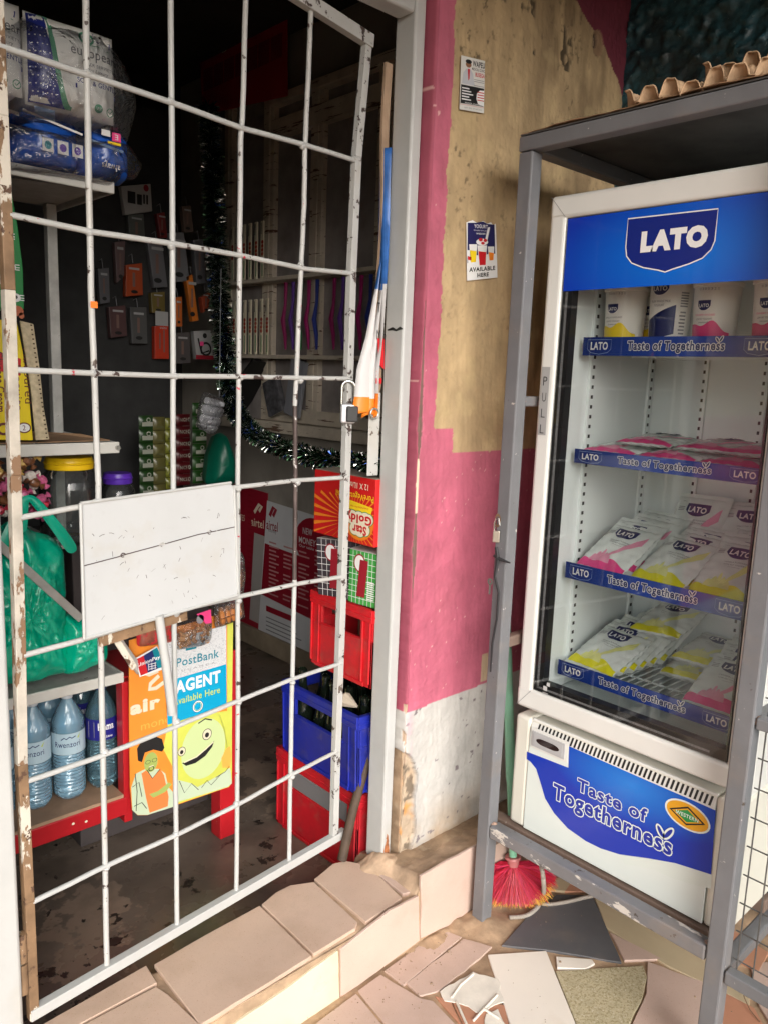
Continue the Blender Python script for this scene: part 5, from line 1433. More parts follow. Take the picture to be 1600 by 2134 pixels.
# sweets hanging in a net bag, jars
sw = thing('sweets_bag', 'hanging bag of wrapped red and gold sweets under the middle shelf', 'sweets', (.66, 2.0, 1.2))
wm_ = [mat('sweet_%s' % n, c, .3, coat=.3, var=.4, vs=90) for n, c in (('red', (.45, .03, .06)), ('gold', (.55, .36, .10)), ('pink', (.5, .10, .22)), ('white', (.6, .55, .5)), ('brown', (.18, .07, .03)))]
rs = random.Random(8)
cen = [(0.685, 1.98, 1.228), (0.701, 1.98, 1.203), (0.672, 1.98, 1.182), (0.694, 1.98, 1.162), (0.626, 1.99, 1.196), (0.647, 2.0, 1.216), (0.62, 2.0, 1.235), (0.671, 2.0, 1.256), (0.708, 1.99, 1.136), (0.633, 2.0, 1.158), (0.696, 2.0, 1.261), (0.616, 2.0, 1.148)]
for i in range(34):
    c = Vector(cen[i % len(cen)]) + Vector((rs.uniform(-.014, .014), rs.uniform(0, .03), rs.uniform(-.014, .014)))
    mb = MB(); ax = Vector((rs.uniform(-1, 1), rs.uniform(-.3, .3), rs.uniform(-1, 1))).normalized()
    mb.tube([c - ax * .022, c - ax * .013, c - ax * .009, c, c + ax * .009, c + ax * .013, c + ax * .022], [.009, .003, .010, .0125, .010, .003, .009], 9)
    obj('sweet', mb, wm_[rs.randrange(5)], sw, smooth=True)
mb = MB(); mb.tube([Vector((0.682, 2.0, 1.267)), Vector((0.712, 2.0, 1.29)) + Vector((0, 0, .04))], [.012, .003], 7); obj('twist', mb, FILMB, sw)


def jar(loc, label, lidc, r_=.064, h_=.20):
    t = thing('plastic_jar', label, 'jar', loc, local=True)
    mb = MB(); mb.lathe([(.001, .002), (r_ * .9, .002), (r_, .012), (r_ * .97, h_ * .35), (r_, h_ * .68), (r_ * .9, h_ * .84), (r_ * .72, h_ * .93), (r_ * .70, h_)], n=40); obj('body', mb, glassy('jar_clear', (.80, .84, .84), .05, 1.0, 1.5, milk=.03), t, smooth=True)
    mb = MB(); mb.lathe([(r_ * .78, h_ - .012), (r_ * .80, h_ - .010), (r_ * .80, h_ + .010), (r_ * .74, h_ + .020), (.001, h_ + .021)], n=40, fn=lambda r, z, an: r + (.0012 if int(an / (2 * PI) * 80) % 2 and r > .7 * r_ else 0)); mb.lathe([(r_ * .80, h_ + .002), (r_ * .845, h_ + .004), (r_ * .80, h_ + .008)], n=40); obj('lid', mb, mat('lid', lidc, .35), t, smooth=True); return t


jl = (0.828, 2.12, 1.19)
jar((jl[0], 2.12, 1.029), 'big clear plastic jar with a yellow screw lid on the rack board', (.85, .55, .01), .078, .205)
jl = (1.067, 2.35, 1.11)
jar((jl[0], 2.35, .99), 'clear jar with a purple lid behind the white blank plate', (.10, .03, .42), .055, .16)
mb = MB(); mb.bb((.86, 2.2, .05), (1.30, 2.55, .989)); o = obj('cupboard', mb, mat('cupboard_dark', (.06, .05, .05), .7, var=.3), None, bev=.004); tag(o, 'dark low cupboard behind the rack carrying the purple-lidded jar', 'cupboard')

# green carrier bag
gb = thing('carrier_bag', 'bulging green plastic carrier bag on the lower rack shelf', 'carrier bag', (.7, 1.95, .67))
GBM = mat('bag_green', (.0, .43, .27), .24, var=.10, vs=10, bump=1.0, bs=38, coat=.35)
GBM2 = mat('bag_green_dark', (.0, .38, .24), .3, var=.2, vs=10, bump=.9, bs=22)
fd = lambda x, z: .010 * np.sin(x * 95 + z * 40) * np.clip((z - .85) * 3, 0, 1) + .008 * np.sin((x * 60 + z * 75)) * np.clip((.95 - z) * 3, 0, 1) * .8
soft([(0.543, 1.053), (0.607, 1.079), (0.639, 1.116), (0.664, 1.117), (0.696, 1.078), (0.731, 1.067), (0.763, 1.042), (0.769, 0.923), (0.769, 0.822), (0.772, 0.744), (0.762, 0.688), (0.636, 0.686), (0.527, 0.705)], 2.03, .10, .030, 'bag', GBM, gb, seed=51, rings=26, dens=.007, fold=fd)
soft([(0.748, 0.864), (0.81, 0.84), (0.86, 0.797), (0.87, 0.749), (0.858, 0.709), (0.793, 0.694), (0.743, 0.697)], 2.0, .06, .022, 'bag_corner', GBM, gb, seed=53, rings=16, dens=.007, fold=fd)
for pts, w_ in (([(0.639, 1.95, 1.095), (0.643, 1.95, 1.142), (0.656, 1.96, 1.174), (0.672, 1.96, 1.178), (0.694, 1.95, 1.146), (0.729, 1.94, 1.093), (0.763, 1.94, 1.034)], .024), ([(0.603, 1.96, 1.051), (0.632, 1.97, 1.104), (0.647, 1.97, 1.148), (0.662, 1.98, 1.157)], .03)):
    mb = MB(); n = len(pts)
    L_ = []
    for i, q_ in enumerate(pts):
        d = (Vector(pts[min(i + 1, n - 1)]) - Vector(pts[max(i - 1, 0)])).normalized(); s_ = Vector((d.z, 0, -d.x)) * w_ * (.42 + .35 * abs(i - n / 2) / n * 2)
        L_ += [Vector(q_) - s_, Vector(q_) + Vector((0, -.006, 0)), Vector(q_) + s_]
    mb.add(L_, [(3 * i + e, 3 * i + e + 1, 3 * i + e + 4, 3 * i + e + 3) for i in range(n - 1) for e in (0, 1)])
    obj('handle', mb, GBM2, gb, smooth=80, sub=2, fixn=False)

# red table with a lower shelf
tb = thing('red_table', 'red painted wooden counter table with a lower shelf of water bottles', 'table', (.7, YR, .05))
RD = mat('red_gloss_paint', (.42, .012, .018), .35, var=.1, vs=6, chips=[((.55, .45, .33), 36, .70)], bump=.3, bs=40)
for a, b, nm in (((-.3, YR, .245), (.912, YR + .03, .298), 'apron'), ((.90, YR + .001, .22), (.925, YR + .04, .64), 'upright'), ((1.205, YR - .01, .05), (1.262, YR + .045, .66), 'leg'), ((.926, YR + .03, .60), (1.204, YR + .06, .655), 'apron'), ((1.205, 2.40, .05), (1.262, 2.45, .66), 'leg'), ((-.3, YR, .656), (1.262, YR + .42, .6565 - .0045), 'top')):
    mb = MB(); mb.bb(a, b); obj(nm, mb, RD, tb, bev=.003)
mb = MB(); mb.bb((-.3, YR + .002, .2985), (.899, YR + .42, .308)); obj('shelf_board', mb, mat('shelf_wood', (.34, .22, .14), .6, var=.25, vs=10, dirt=[((.2, .13, .08), 8, .5, .5)]), tb)
p = Print(FY(1.9798), .0004)
for a in ((.755, .275), (.79, .268)): p.ell(a[0], a[1], .004, .0035, 0)
p.done('paint_chip', [INK['cream']], tb)

# water bottles
WAT = glassy('water_bottle', (.70, .87, .96), .05, 2.6, 1.45, milk=.34, milkcol=(.42, .76, 1.0), bump=.22, bs=30)
WAT2 = glassy('water_bottle_dark', (.45, .62, .68), .05, 1.8, 1.45, milk=.22, milkcol=(.22, .42, .52))
CAP = mat('cap_clear', (.55, .60, .64), .25, coat=.3); LBL = mat('label_paleblue', (.45, .60, .68), .35)


def wbottle(kind, label):
    t = thing('water_bottle', label, 'water bottle', (0, 0, 0), 'water bottles on the red table shelf', rot=(0, 0, R(62)), local=True)
    r_ = .0435; prof = [(.001, .004), (.026, .0), (.036, .004), (r_, .018)]
    z = .022
    while z < .135: prof += [(r_, z), (r_ - .0022, z + .004), (r_, z + .0085)]; z += .0098
    prof += [(r_ * .985, .137), (r_ * .985, .200), (r_, .204), (r_, .222), (r_ * .96, .228), (r_ * .86, .240), (r_ * .66, .258), (.020, .274), (.0145, .284), (.0135, .292)]
    mb = MB(); mb.lathe(prof, n=32, fn=lambda r, z, an: r * (1 + .02 * math.sin(an * 5) * (z < .02))); obj('body', mb, WAT if kind == 'r' else WAT2, t, smooth=50)
    mb = MB(); mb.lathe([(.015, .288), (.0155, .290), (.0155, .307), (.014, .309), (.001, .3095)], n=20); obj('cap', mb, CAP if kind == 'r' else INK['navy'], t, smooth=True)
    cs = cone_surf(r_ + .0006, r_ + .0006, 1); p = Print(cs, .0)
    lo, hi = (.138, .199) if kind == 'r' else (.150, .212)
    wave(p, lambda a: lo, lambda a: hi, -.130, .130, 0, .0003, 44, 2)
    if kind == 'r':
        p.text('Rwenzori', (-.034, .160, .034, .176), 1, bold=.005, h=.0010, rise=.0)
        p.line([(-.016, .182), (-.008, .188), (-.002, .184), (.006, .190), (.012, .186), (.022, .190)], .0028, 1, .0010); p.poly([(.026, .184), (.036, .196), (.03, .182)], 2, .0008)
        for k_ in range(2): p.rect(-.026, .152 - k_ * .004, .026, .1535 - k_ * .004, 3, .0008)
    else:
        p.text('Hema', (-.006, .180, .038, .202), 2, bold=.03, h=.0010); p.text('1.5 Litres', (.004, .157, .034, .165), 2, bold=.01, h=.0010); p.rect(-.036, .158, -.016, .205, 3, .0007)
        p.rect(-.13, .150, .13, .1515, 2, .0009).rect(-.13, .2105, .13, .212, 2, .0009)
        for k_ in range(9): p.rect(-.034, .161 + k_ * .0048, -.018, .1635 + k_ * .0048, 0, .0010)
    p.done('label', [LBL, INK['navy'], INK['lime'], INK['grey']] if kind == 'r' else [mat('label_navy', (.02, .02, .20), .3), INK['white'], INK['white'], INK['grey']], t); return t


wb = wbottle('r', 'water bottle with a pale label, second from the grille hinge in the front row')
zb = .3083
pos = [(0.694, 2.038, 0.308), (0.786, 2.033, 0.308), (0.607, 2.035, 0.308)]
b0 = pos[0]; wb.location = (b0[0], b0[1] + .045, zb)
dup(wb, (pos[1][0], pos[1][1] + .045, zb), (0, 0, R(66)), 'pale-labelled water bottle in the front row just left of the navy-labelled one')
dup(wb, (pos[2][0] - .012, pos[2][1] + .045, zb), (0, 0, R(50)), 'pale-labelled water bottle in the front row cut off by the door frame')
hb = wbottle('h', 'water bottle with a navy label at the right end of the front row'); pz_ = (0.879, 2.051, 0.308); hb.location = (pz_[0] + .004, pz_[1] + .03, zb)
for i, (x, L_) in enumerate(((.56, 'water bottle in the second row behind the hinge-side bottle'), (.66, 'water bottle in the second row behind the two pale-labelled ones'), (.76, 'water bottle in the second row behind the gap beside the navy label'), (.86, 'navy-labelled water bottle at the right end of the second row'))):
    dup(hb if i in (3,) else wb, (x + .02, 2.19 + .01 * i, zb), (0, 0, R(60)), L_)

# airtime poster, bank poster, card sign on the table front
ap = thing('airtime_poster', 'orange and lime mobile money poster hanging from the red table', 'poster', (1.1, 1.965, .6))
aq = [(0.916, 0.763), (1.245, 0.789), (1.243, 0.596), (1.243, 0.346), (1.242, 0.232), (1.233, 0.222), (0.962, 0.229), (0.932, 0.24), (0.916, 0.262), (0.911, 0.334), (0.912, 0.535)]
quadbox(aq, 1.965, .003, 'sheet', mat('poster_orange', (.80, .27, .035), .35, var=.06, vs=5, dirt=[((.5, .2, .06), 6, .56, .4)]), ap, 0)
p = Print(FY(1.9648), .0003)
Qs = lambda l: l
p.poly([(1.031, 0.501), (1.242, 0.473), (1.243, 0.234), (1.233, 0.223), (1.048, 0.23), (1.044, 0.348), (1.012, 0.418)], 0)
p.poly([(1.224, 0.787), (1.245, 0.789), (1.242, 0.473), (1.225, 0.474)], 0)
p.ell((1.144, 1.965, 0.377)[0], (1.144, 1.965, 0.377)[2], .075, .095, 1, .0005)
p.text('air', (0.915, 0.545, 1.005, 0.584), 2, bold=.05, h=.0006); p.text('money', (.946, (0.925, 1.965, 0.485)[2], 1.055, (1.013, 1.965, 0.509)[2]), 3, h=.0006)
p.line([(1.002, 0.642), (0.976, 0.624), (0.973, 0.609), (0.992, 0.607), (1.021, 0.62), (1.032, 0.639)], .012, 2, .0006); p.line([(0.954, 0.662), (0.973, 0.651), (1.0, 0.656)], .010, 2, .0006)
# plain smiling face and a man with glasses
e1 = (1.155, 1.965, 0.42); e2 = (1.071, 1.965, 0.391)
for e, s_ in ((e1, 1.0), (e2, .8)):
    p.ell(e[0], e[2], .016 * s_, .018 * s_, 2, .0008).ell(e[0], e[2], .016 * s_, .018 * s_, 4, .0010, hole=.88).ell(e[0], e[2] - .002, .007 * s_, .008 * s_, 4, .0011)
p.line([(1.126, 0.463), (1.149, 0.471), (1.172, 0.461)], .004, 4, .0008)
p.poly([(1.072, 0.354), (1.112, 0.357), (1.152, 0.372), (1.18, 0.392), (1.173, 0.374), (1.149, 0.352), (1.116, 0.34), (1.085, 0.341)], 4, .0008); p.line([(1.078, 0.354), (1.12, 0.359), (1.152, 0.375), (1.177, 0.389)], .004, 2, .0010)
p.poly([(1.053, 0.236), (1.047, 0.302), (1.059, 0.305), (1.103, 0.279), (1.123, 0.26), (1.169, 0.268), (1.205, 0.276), (1.236, 0.285), (1.243, 0.231), (1.228, 0.224)], 5, .0006)
for l in ([(1.063, 0.3), (1.079, 0.257), (1.103, 0.279), (1.126, 0.25)], [(1.136, 0.253), (1.155, 0.271), (1.169, 0.251), (1.205, 0.276)], [(1.185, 0.27), (1.219, 0.278), (1.233, 0.292)]): p.line(l, .002, 4, .0009)
p.poly([(1.209, 0.294), (1.205, 0.327), (1.222, 0.353), (1.236, 0.357), (1.241, 0.323), (1.236, 0.285)], 3, .0007)
for i in range(5): p.line([(a, b) for a, b in [(1.198, 0.469), (1.215, 0.418), (1.226, 0.352)]], .0012, 1, .0005)
hd_ = (0.974, 1.965, 0.389)
p.poly([(0.914, 0.333), (0.929, 0.369), (0.958, 0.374), (0.999, 0.36), (1.018, 0.339), (1.028, 0.293), (1.044, 0.27), (1.049, 0.225), (0.962, 0.23), (0.932, 0.241), (0.916, 0.262)], 5, .0005)
p.poly([(0.945, 0.364), (0.961, 0.37), (0.978, 0.338), (1.002, 0.359), (1.014, 0.336), (1.028, 0.263), (1.025, 0.234), (0.968, 0.234), (0.957, 0.289)], 6, .0007)
p.ell(hd_[0], hd_[2], .021, .030, 7, .0008); p.poly([(0.935, 0.406), (0.933, 0.443), (0.948, 0.464), (0.98, 0.469), (1.009, 0.449), (1.016, 0.42), (1.009, 0.41), (0.982, 0.425), (0.956, 0.424), (0.947, 0.398)], 4, .0010)
for dx in (-.009, .011): p.ell(hd_[0] + dx, hd_[2] + .003, .008, .006, 4, .0011, hole=.82)
p.ell(hd_[0] + .001, hd_[2] - .020, .009, .007, 4, .0010, hole=.7).line([(hd_[0] - .006, hd_[2] - .013), (hd_[0] + .008, hd_[2] - .012)], .003, 2, .0012)
p.poly([(0.968, 0.292), (0.995, 0.293), (1.029, 0.308), (1.038, 0.299), (1.018, 0.282), (0.98, 0.277)], 7, .0010)
for l in ([(0.917, 0.332), (0.937, 0.34), (0.945, 0.293)], [(0.961, 0.37), (0.978, 0.338), (1.002, 0.359)], [(0.926, 0.37), (0.931, 0.313), (0.927, 0.255)], [(0.921, 0.272), (0.945, 0.275), (0.959, 0.251)]): p.line(l, .0022, 4, .0011)
p.done('print', [mat('poster_lime', (.58, .62, .10), .35, var=.1), INK['palegreen'], mat('poster_cream', (.72, .66, .5), .4), mat('poster_amber', (.85, .42, .08), .4), INK['black'], mat('poster_mint', (.52, .62, .44), .4), mat('vest_orange', (.75, .22, .06), .4), mat('face_green', (.36, .45, .12), .4)], ap)
bp = thing('bank_poster', 'white and turquoise bank agent poster taped over the orange one', 'poster', (1.15, 1.955, .7))
quadbox([(1.018, 0.74), (1.216, 0.751), (1.218, 0.497), (1.023, 0.491)], 1.957, .0015, 'sheet', mat('mesh_white', (.62, .64, .65), .6, chips=[((.40, .43, .46), 330, .56)]), bp, 0)
p = Print(FY(1.9566), .0003)
p.poly([(1.022, 0.622), (1.216, 0.629), (1.218, 0.497), (1.023, 0.491)], 0)
p.text('PostBank', (1.052, 0.657, 1.191, 0.683), 1, bold=.01, h=.0006); p.text('AGENT', (1.048, 0.577, 1.196, 0.616), 2, bold=.04, h=.0006); p.text('Available Here', (1.04, 0.544, 1.195, 0.565), 3, bold=.01, h=.0006)
uz = (1.058, 1.957, 0.642); p.text('U G A N D A', (uz[0] + .01, uz[2] - .002, uz[0] + .12, uz[2] + .004), 4, h=.0006)
rg = (1.12, 1.957, 0.521); p.ell(rg[0], rg[2], .017, .018, 2, .0006, hole=.62); p.ell(rg[0], rg[2], .0175, .0185, 5, .0008, hole=.93); p.ell(rg[0], rg[2], .0135, .014, 6, .0009, hole=.86)
p.rect(*(1.082, 0.7, 1.116, 0.707), mi=1)
p.done('print', [mat('bank_turquoise', (.0, .34, .58), .45), mat('bank_teal', (.0, .20, .28), .4), INK['white'], INK['lime'], INK['grey'], INK['navy'], INK['green']], bp)
up_ = thing('card_sign', 'small tilted bank card acceptance sign in red white and navy', 'sign', (1.0, 1.94, .7))
uq = [(0.924, 0.716), (0.987, 0.737), (1.011, 0.685), (1.001, 0.665), (0.935, 0.66)]
quadbox(uq, 1.945, .002, 'card', INK['white'], up_, 0)
p = Print(FY(1.9448), .0003)
p.poly([(0.926, 0.713), (0.947, 0.719), (0.959, 0.667), (0.938, 0.663)], 0).poly([(0.947, 0.719), (0.973, 0.729), (0.989, 0.672), (0.959, 0.667)], 1).poly([(0.973, 0.729), (0.987, 0.734), (1.007, 0.685), (1.0, 0.673), (0.989, 0.672)], 2)
vs_u = [(0.929, 0.69), (0.996, 0.706)]
p.text('UnionPay', (vs_u[0][0], (vs_u[0][1] + vs_u[1][1]) / 2 - .006, vs_u[1][0], (vs_u[0][1] + vs_u[1][1]) / 2 + .008), 3, bold=.02, h=.0006, rise=.010)
zx = (0.972, 1.945, 0.683)
for i in range(3):
    p.rect(zx[0] - .012, zx[2] - .008 + i * .007, zx[0] + .012, zx[2] - .006 + i * .007, 3, .0006); p.rect(zx[0] - .012 + i * .010, zx[2] - .010, zx[0] - .010 + i * .010, zx[2] + .010, 3, .0006)
p.done('print', [INK['red'], INK['navy'], INK['teal'], INK['white']], up_)


# snack bags hung along the table edge
def ring(mb, c, r1, r2, n1, n2, ax, mi=0):
    ax = Vector(ax).normalized(); u_ = ax.cross(Vector((0, 0, 1))).normalized() if abs(ax.z) < .9 else Vector((1, 0, 0)); v_ = ax.cross(u_)
    mb_pts = [Vector(c) + (u_ * math.cos(2 * PI * k_ / n1) + v_ * math.sin(2 * PI * k_ / n1)) * r1 for k_ in range(n1 + 1)]
    mb.tube(mb_pts, r2, n2, mi, caps=False)


DN = mat('dough_brown', (.46, .17, .045), .55, var=.2, vs=40, bump=.5, bs=70)
DN2 = mat('peanut_brown', (.50, .24, .07), .6, var=.35, vs=40, bump=.4)
for k_, (q, cs, lb) in enumerate((
        ([(1.167, 0.826), (1.261, 0.842), (1.273, 0.766), (1.171, 0.753)], [(1.19, 1.94, 0.788), (1.211, 1.94, 0.79), (1.229, 1.94, 0.792), (1.251, 1.94, 0.797)], 'clear bag of brown ring doughnuts hanging lowest beside the white plate'),
        ([(1.214, 0.963), (1.263, 0.971), (1.27, 0.89), (1.261, 0.833), (1.218, 0.835)], [(1.237, 1.95, 0.9), (1.247, 1.95, 0.91), (1.24, 1.95, 0.867), (1.257, 1.95, 0.883)], 'clear bag of ring doughnuts hanging just above the lowest snack bag'))):
    t = thing('doughnut_bag', lb, 'snack bag', (q[0][0], 1.93, q[0][1]), 'snack bags hung on the table edge')
    for i, c in enumerate(cs):
        mb = MB(); ring(mb, c, .019, .0085, 14, 8, (1, -.5 - .15 * i, .15)); obj('doughnut', mb, DN, t, smooth=True)
    soft(q, 1.945, .028, .006, 'film', FILMB, t, seed=61 + k_, rings=8, dens=.006)
q = [(1.044, 0.795), (1.16, 0.794), (1.157, 0.722), (1.132, 0.709), (1.046, 0.713)]
t = thing('nut_bag', 'small clear bag of roasted nuts hanging over the bank poster', 'snack bag', (q[0][0], 1.93, q[0][1]), 'snack bags hung on the table edge')
mb = MB(); rs = random.Random(4); qa = (1.055, 1.93, 0.72); qb = (1.148, 1.93, 0.761)
for i in range(60):
    c = (qa[0] + (qb[0] - qa[0]) * rs.random(), 1.935 + rs.uniform(0, .02), qa[2] + (qb[2] - qa[2]) * rs.random())
    rr_ = rs.uniform(.006, .009); an = rs.uniform(0, PI)
    d = Vector((math.cos(an), .3, math.sin(an))).normalized() * rr_
    mb.tube([Vector(c) - d, Vector(c) - d * .6, Vector(c), Vector(c) + d * .6, Vector(c) + d], [.001, rr_ * .55, rr_ * .7, rr_ * .55, .001], 7)
obj('nuts', mb, DN2, t, smooth=True, stuff=True)
soft(q, 1.945, .030, .006, 'film', FILMB, t, seed=66, rings=8, dens=.006)
p = Print(FY(1.912), .0004); p.poly([(1.091, 0.819), (1.137, 0.825), (1.14, 0.784), (1.121, 0.785)], 0); p.ell((1.103, 1.912, 0.802)[0], (1.103, 1.912, 0.802)[2], .012, .013, 1); p.done('print', [INK['pink'], INK['grey']], t)
q = [(0.932, 0.8), (1.047, 0.806), (1.043, 0.736), (1.009, 0.736), (0.934, 0.743)]
t = thing('crisps_bag', 'red and brown snack bag tucked behind the hanging bolt bar', 'snack bag', (q[0][0], 1.94, q[0][1]), 'snack bags hung on the table edge')
soft(q, 1.955, .02, .006, 'pack', mat('pack_red_brown', (.30, .08, .05), .3, var=.5, vs=30, chips=[((.55, .03, .04), 18, .55)], coat=.4), t, seed=70, rings=8)

# ---------------------------------------------------------------- crates
def crate(loc, size, col, label, rz=0.0, tilt=0.0, window=True, band=None):
    X_, Y_, Z_ = size
    t = thing('drinks_crate', label, 'crate', loc, rot=(tilt, 0, rz), local=True, group='plastic drinks crates stacked by the door post')
    m_ = mat('crate_plastic', col, .45, var=.15, vs=8, dirt=[(tuple(c * .3 + .02 for c in col), 9, .46, .6), ((.20, .16, .12), 22, .56, .4)], bump=.2, bs=40)
    W_ = .010
    for side in range(4):
        L_ = Y_ if side % 2 == 0 else X_; D_ = X_ if side % 2 == 0 else Y_
        mb = MB()
        # local: a along the side, d outward
        def bx(a0, a1, d0, d1, z0, z1):
            c = D_ / 2
            if side == 0: mb.bb((-c - d1, a0, z0), (-c - d0, a1, z1))
            if side == 1: mb.bb((a0, -c - d1, z0), (a1, -c - d0, z1))
            if side == 2: mb.bb((c + d0, a0, z0), (c + d1, a1, z1))
            if side == 3: mb.bb((a0, c + d0, z0), (a1, c + d1, z1))
        h = L_ / 2
        bx(-h, h, -W_, 0, 0, Z_ * .60)
        bx(-h, h, -W_ - .0005, .0045, Z_ * .84, Z_); bx(-h, h, .001, .007, Z_ * .90, Z_ * .925)
        bx(-h, -h * .62, -W_, -.0002, Z_ * .60, Z_ * .84); bx(h * .62, h, -W_, -.0002, Z_ * .60, Z_ * .84)
        if not window: bx(-h * .62, h * .62, -W_, -.0004, Z_ * .60, Z_ * .84)
        for a in (-h + .004, -h + .035, h - .012, h - .045): bx(a, a + .007, .0002, .0055, .012, Z_ * .84)
        bx(-h * .80, h * .80, .0004, .005, .0, .012); bx(-h * .66, h * .66, .0003, .004, Z_ * .58, Z_ * .60)
        obj('side_panel', mb, m_, t, bev=.0015, seg=1)
    mb = MB(); mb.bb((-X_ / 2 + .011, -Y_ / 2 + .011, .004), (X_ / 2 - .011, Y_ / 2 - .011, .010)); obj('floor', mb, m_, t)
    if band:
        mb = MB(); mb.bb((-X_ / 2 - .0035, -Y_ / 2 * .80, Z_ * .615), (-X_ / 2 + .001, Y_ / 2 * .66, Z_ * .835)); obj('grey_band', mb, mat('band_grey', (.17, .17, .18), .5), t, bev=.001)
    return t


crate((1.555, 1.748, .0505), (.31, .395, .262), (.52, .010, .020), 'red plastic drinks crate with a grey band at the bottom of the stack', band=True)
crate((1.545, 1.722, .318), (.30, .385, .232), (.010, .022, .34), 'royal blue plastic drinks crate in the middle of the stack holding empty bottles', rz=R(-3), tilt=R(-2.2))
crate((1.60, 1.655, .645), (.395, .272, .224), (.62, .010, .018), 'bright red plastic drinks crate at the top of the stack', rz=0)
# dark glass empties standing in the blue crate
gbm = glassy('dark_bottle', (.10, .16, .10), .05, 1.6, 1.5, milk=.35, milkcol=(.02, .03, .02))
b0 = thing('soda_bottle', 'dark empty glass soda bottle standing in the blue crate', 'bottle', (0, 0, 0), 'empty soda bottles in the blue crate', local=True)
mb = MB(); mb.lathe([(.001, 0), (.027, 0), (.028, .01), (.028, .12), (.024, .15), (.0135, .20), (.0125, .245), (.0145, .247), (.0145, .258), (.011, .262)], n=18); obj('glass', mb, gbm, b0, smooth=True)
k_ = 0
for i in range(4):
    for j in range(5):
        x, y = 1.545 + (i - 1.5) * .066, 1.722 + (j - 2) * .068
        if k_ == 0: b0.location = (x, y, .332)
        else: dup(b0, (x + rnd.uniform(-.004, .004), y + rnd.uniform(-.004, .004), .332), (rnd.uniform(-.05, .05), rnd.uniform(-.05, .05), 0))
        k_ += 1
mb = MB(); mb.tube([(1.405, 1.66, .575), (1.40, 1.62, .582), (1.41, 1.58, .572)], [.006, .022, .004], 8); o = obj('rag', mb, mat('rag', (.42, .36, .28), .9, var=.3), None, smooth=True); tag(o, 'scrap of beige paper lying on the bottle necks in the blue crate', 'paper')
# cartons in and on the top crate
def carton(c, d, rz, col, name, label, printer, tilt=0.0, topc=None):
    t = thing(name, label, 'carton', c, rot=(tilt, 0, rz), local=True)
    mb = MB(); mb.bb((-d[0] / 2, -d[1] / 2, 0), (d[0] / 2, d[1] / 2, d[2])); obj('box', mb, col, t, bev=.002)
    if topc:
        mb = MB(); mb.bb((-d[0] / 2 + .001, -d[1] / 2 + .001, d[2] + .0003), (d[0] / 2 - .001, d[1] / 2 - .001, d[2] + .002)); obj('lid', mb, topc, t, bev=.001)
    p = Print(Fr((-d[0] / 2 - .0003, 0, 0), (0, -1, 0), (0, 0, 1)), .0003); p2 = Print(Fr((0, -d[1] / 2 - .0003, 0), (1, 0, 0), (0, 0, 1)), .0003)
    ms = printer(p, p2, d); p.done('print', ms, t); p2.done('print', ms, t); return t


def np_(base):
    def f(p, p2, d):
        for q_, w_ in ((p, d[1]), (p2, d[0])):
            for i in range(1, 9): q_.rect(-w_ / 2, d[2] * i / 9, w_ / 2, d[2] * i / 9 + .0016, 0)
            for i in range(1, 7): q_.rect(-w_ / 2 + w_ * i / 7, 0, -w_ / 2 + w_ * i / 7 + .0016, d[2], 0)
            q_.ell(-.01, d[2] * .78, .022, .026, 1, .0006).ell(-.01, d[2] * .78, .018, .022, 0, .0008)
            q_.poly([(-.018, d[2] * .15), (.012, d[2] * .15), (.022, d[2] * .85), (-.008, d[2] * .85)], 1, .0010)
            vtext(q_, 'MINIZ', -.006, d[2] * .2, d[2] * .8, .016, 0, .02)
            for i in range(9): q_.rect(.020, .02 + i * .006, .046, .0232 + i * .006, 0, .0008)
        return [INK['white'], INK['maroon'], INK['red']]
    return f


carton((1.478, 1.700, .870), (.15, .125, .165), R(12), mat('carton_black', (.05, .04, .05), .4), 'black_carton', 'black grid-patterned carton with a red letter strip in the top crate', np_(0), R(-4), mat('carton_lid', (.55, .54, .52), .5))
carton((1.478, 1.583, .872), (.14, .10, .150), R(6), mat('carton_green2', (.05, .35, .06), .4), 'green_carton', 'bright green grid-patterned carton right of the black one', np_(1), 0, mat('carton_lid2', (.6, .59, .56), .5))
mb = MB(); mb.bb((1.57, 1.53, .70), (1.70, 1.77, 1.046)); o = obj('cardboard_box', mb, mat('plain_card', (.22, .13, .08), .85, var=.2), None, bev=.003); tag(o, 'plain dusty cardboard box standing behind the small cartons in the top crate', 'carton')


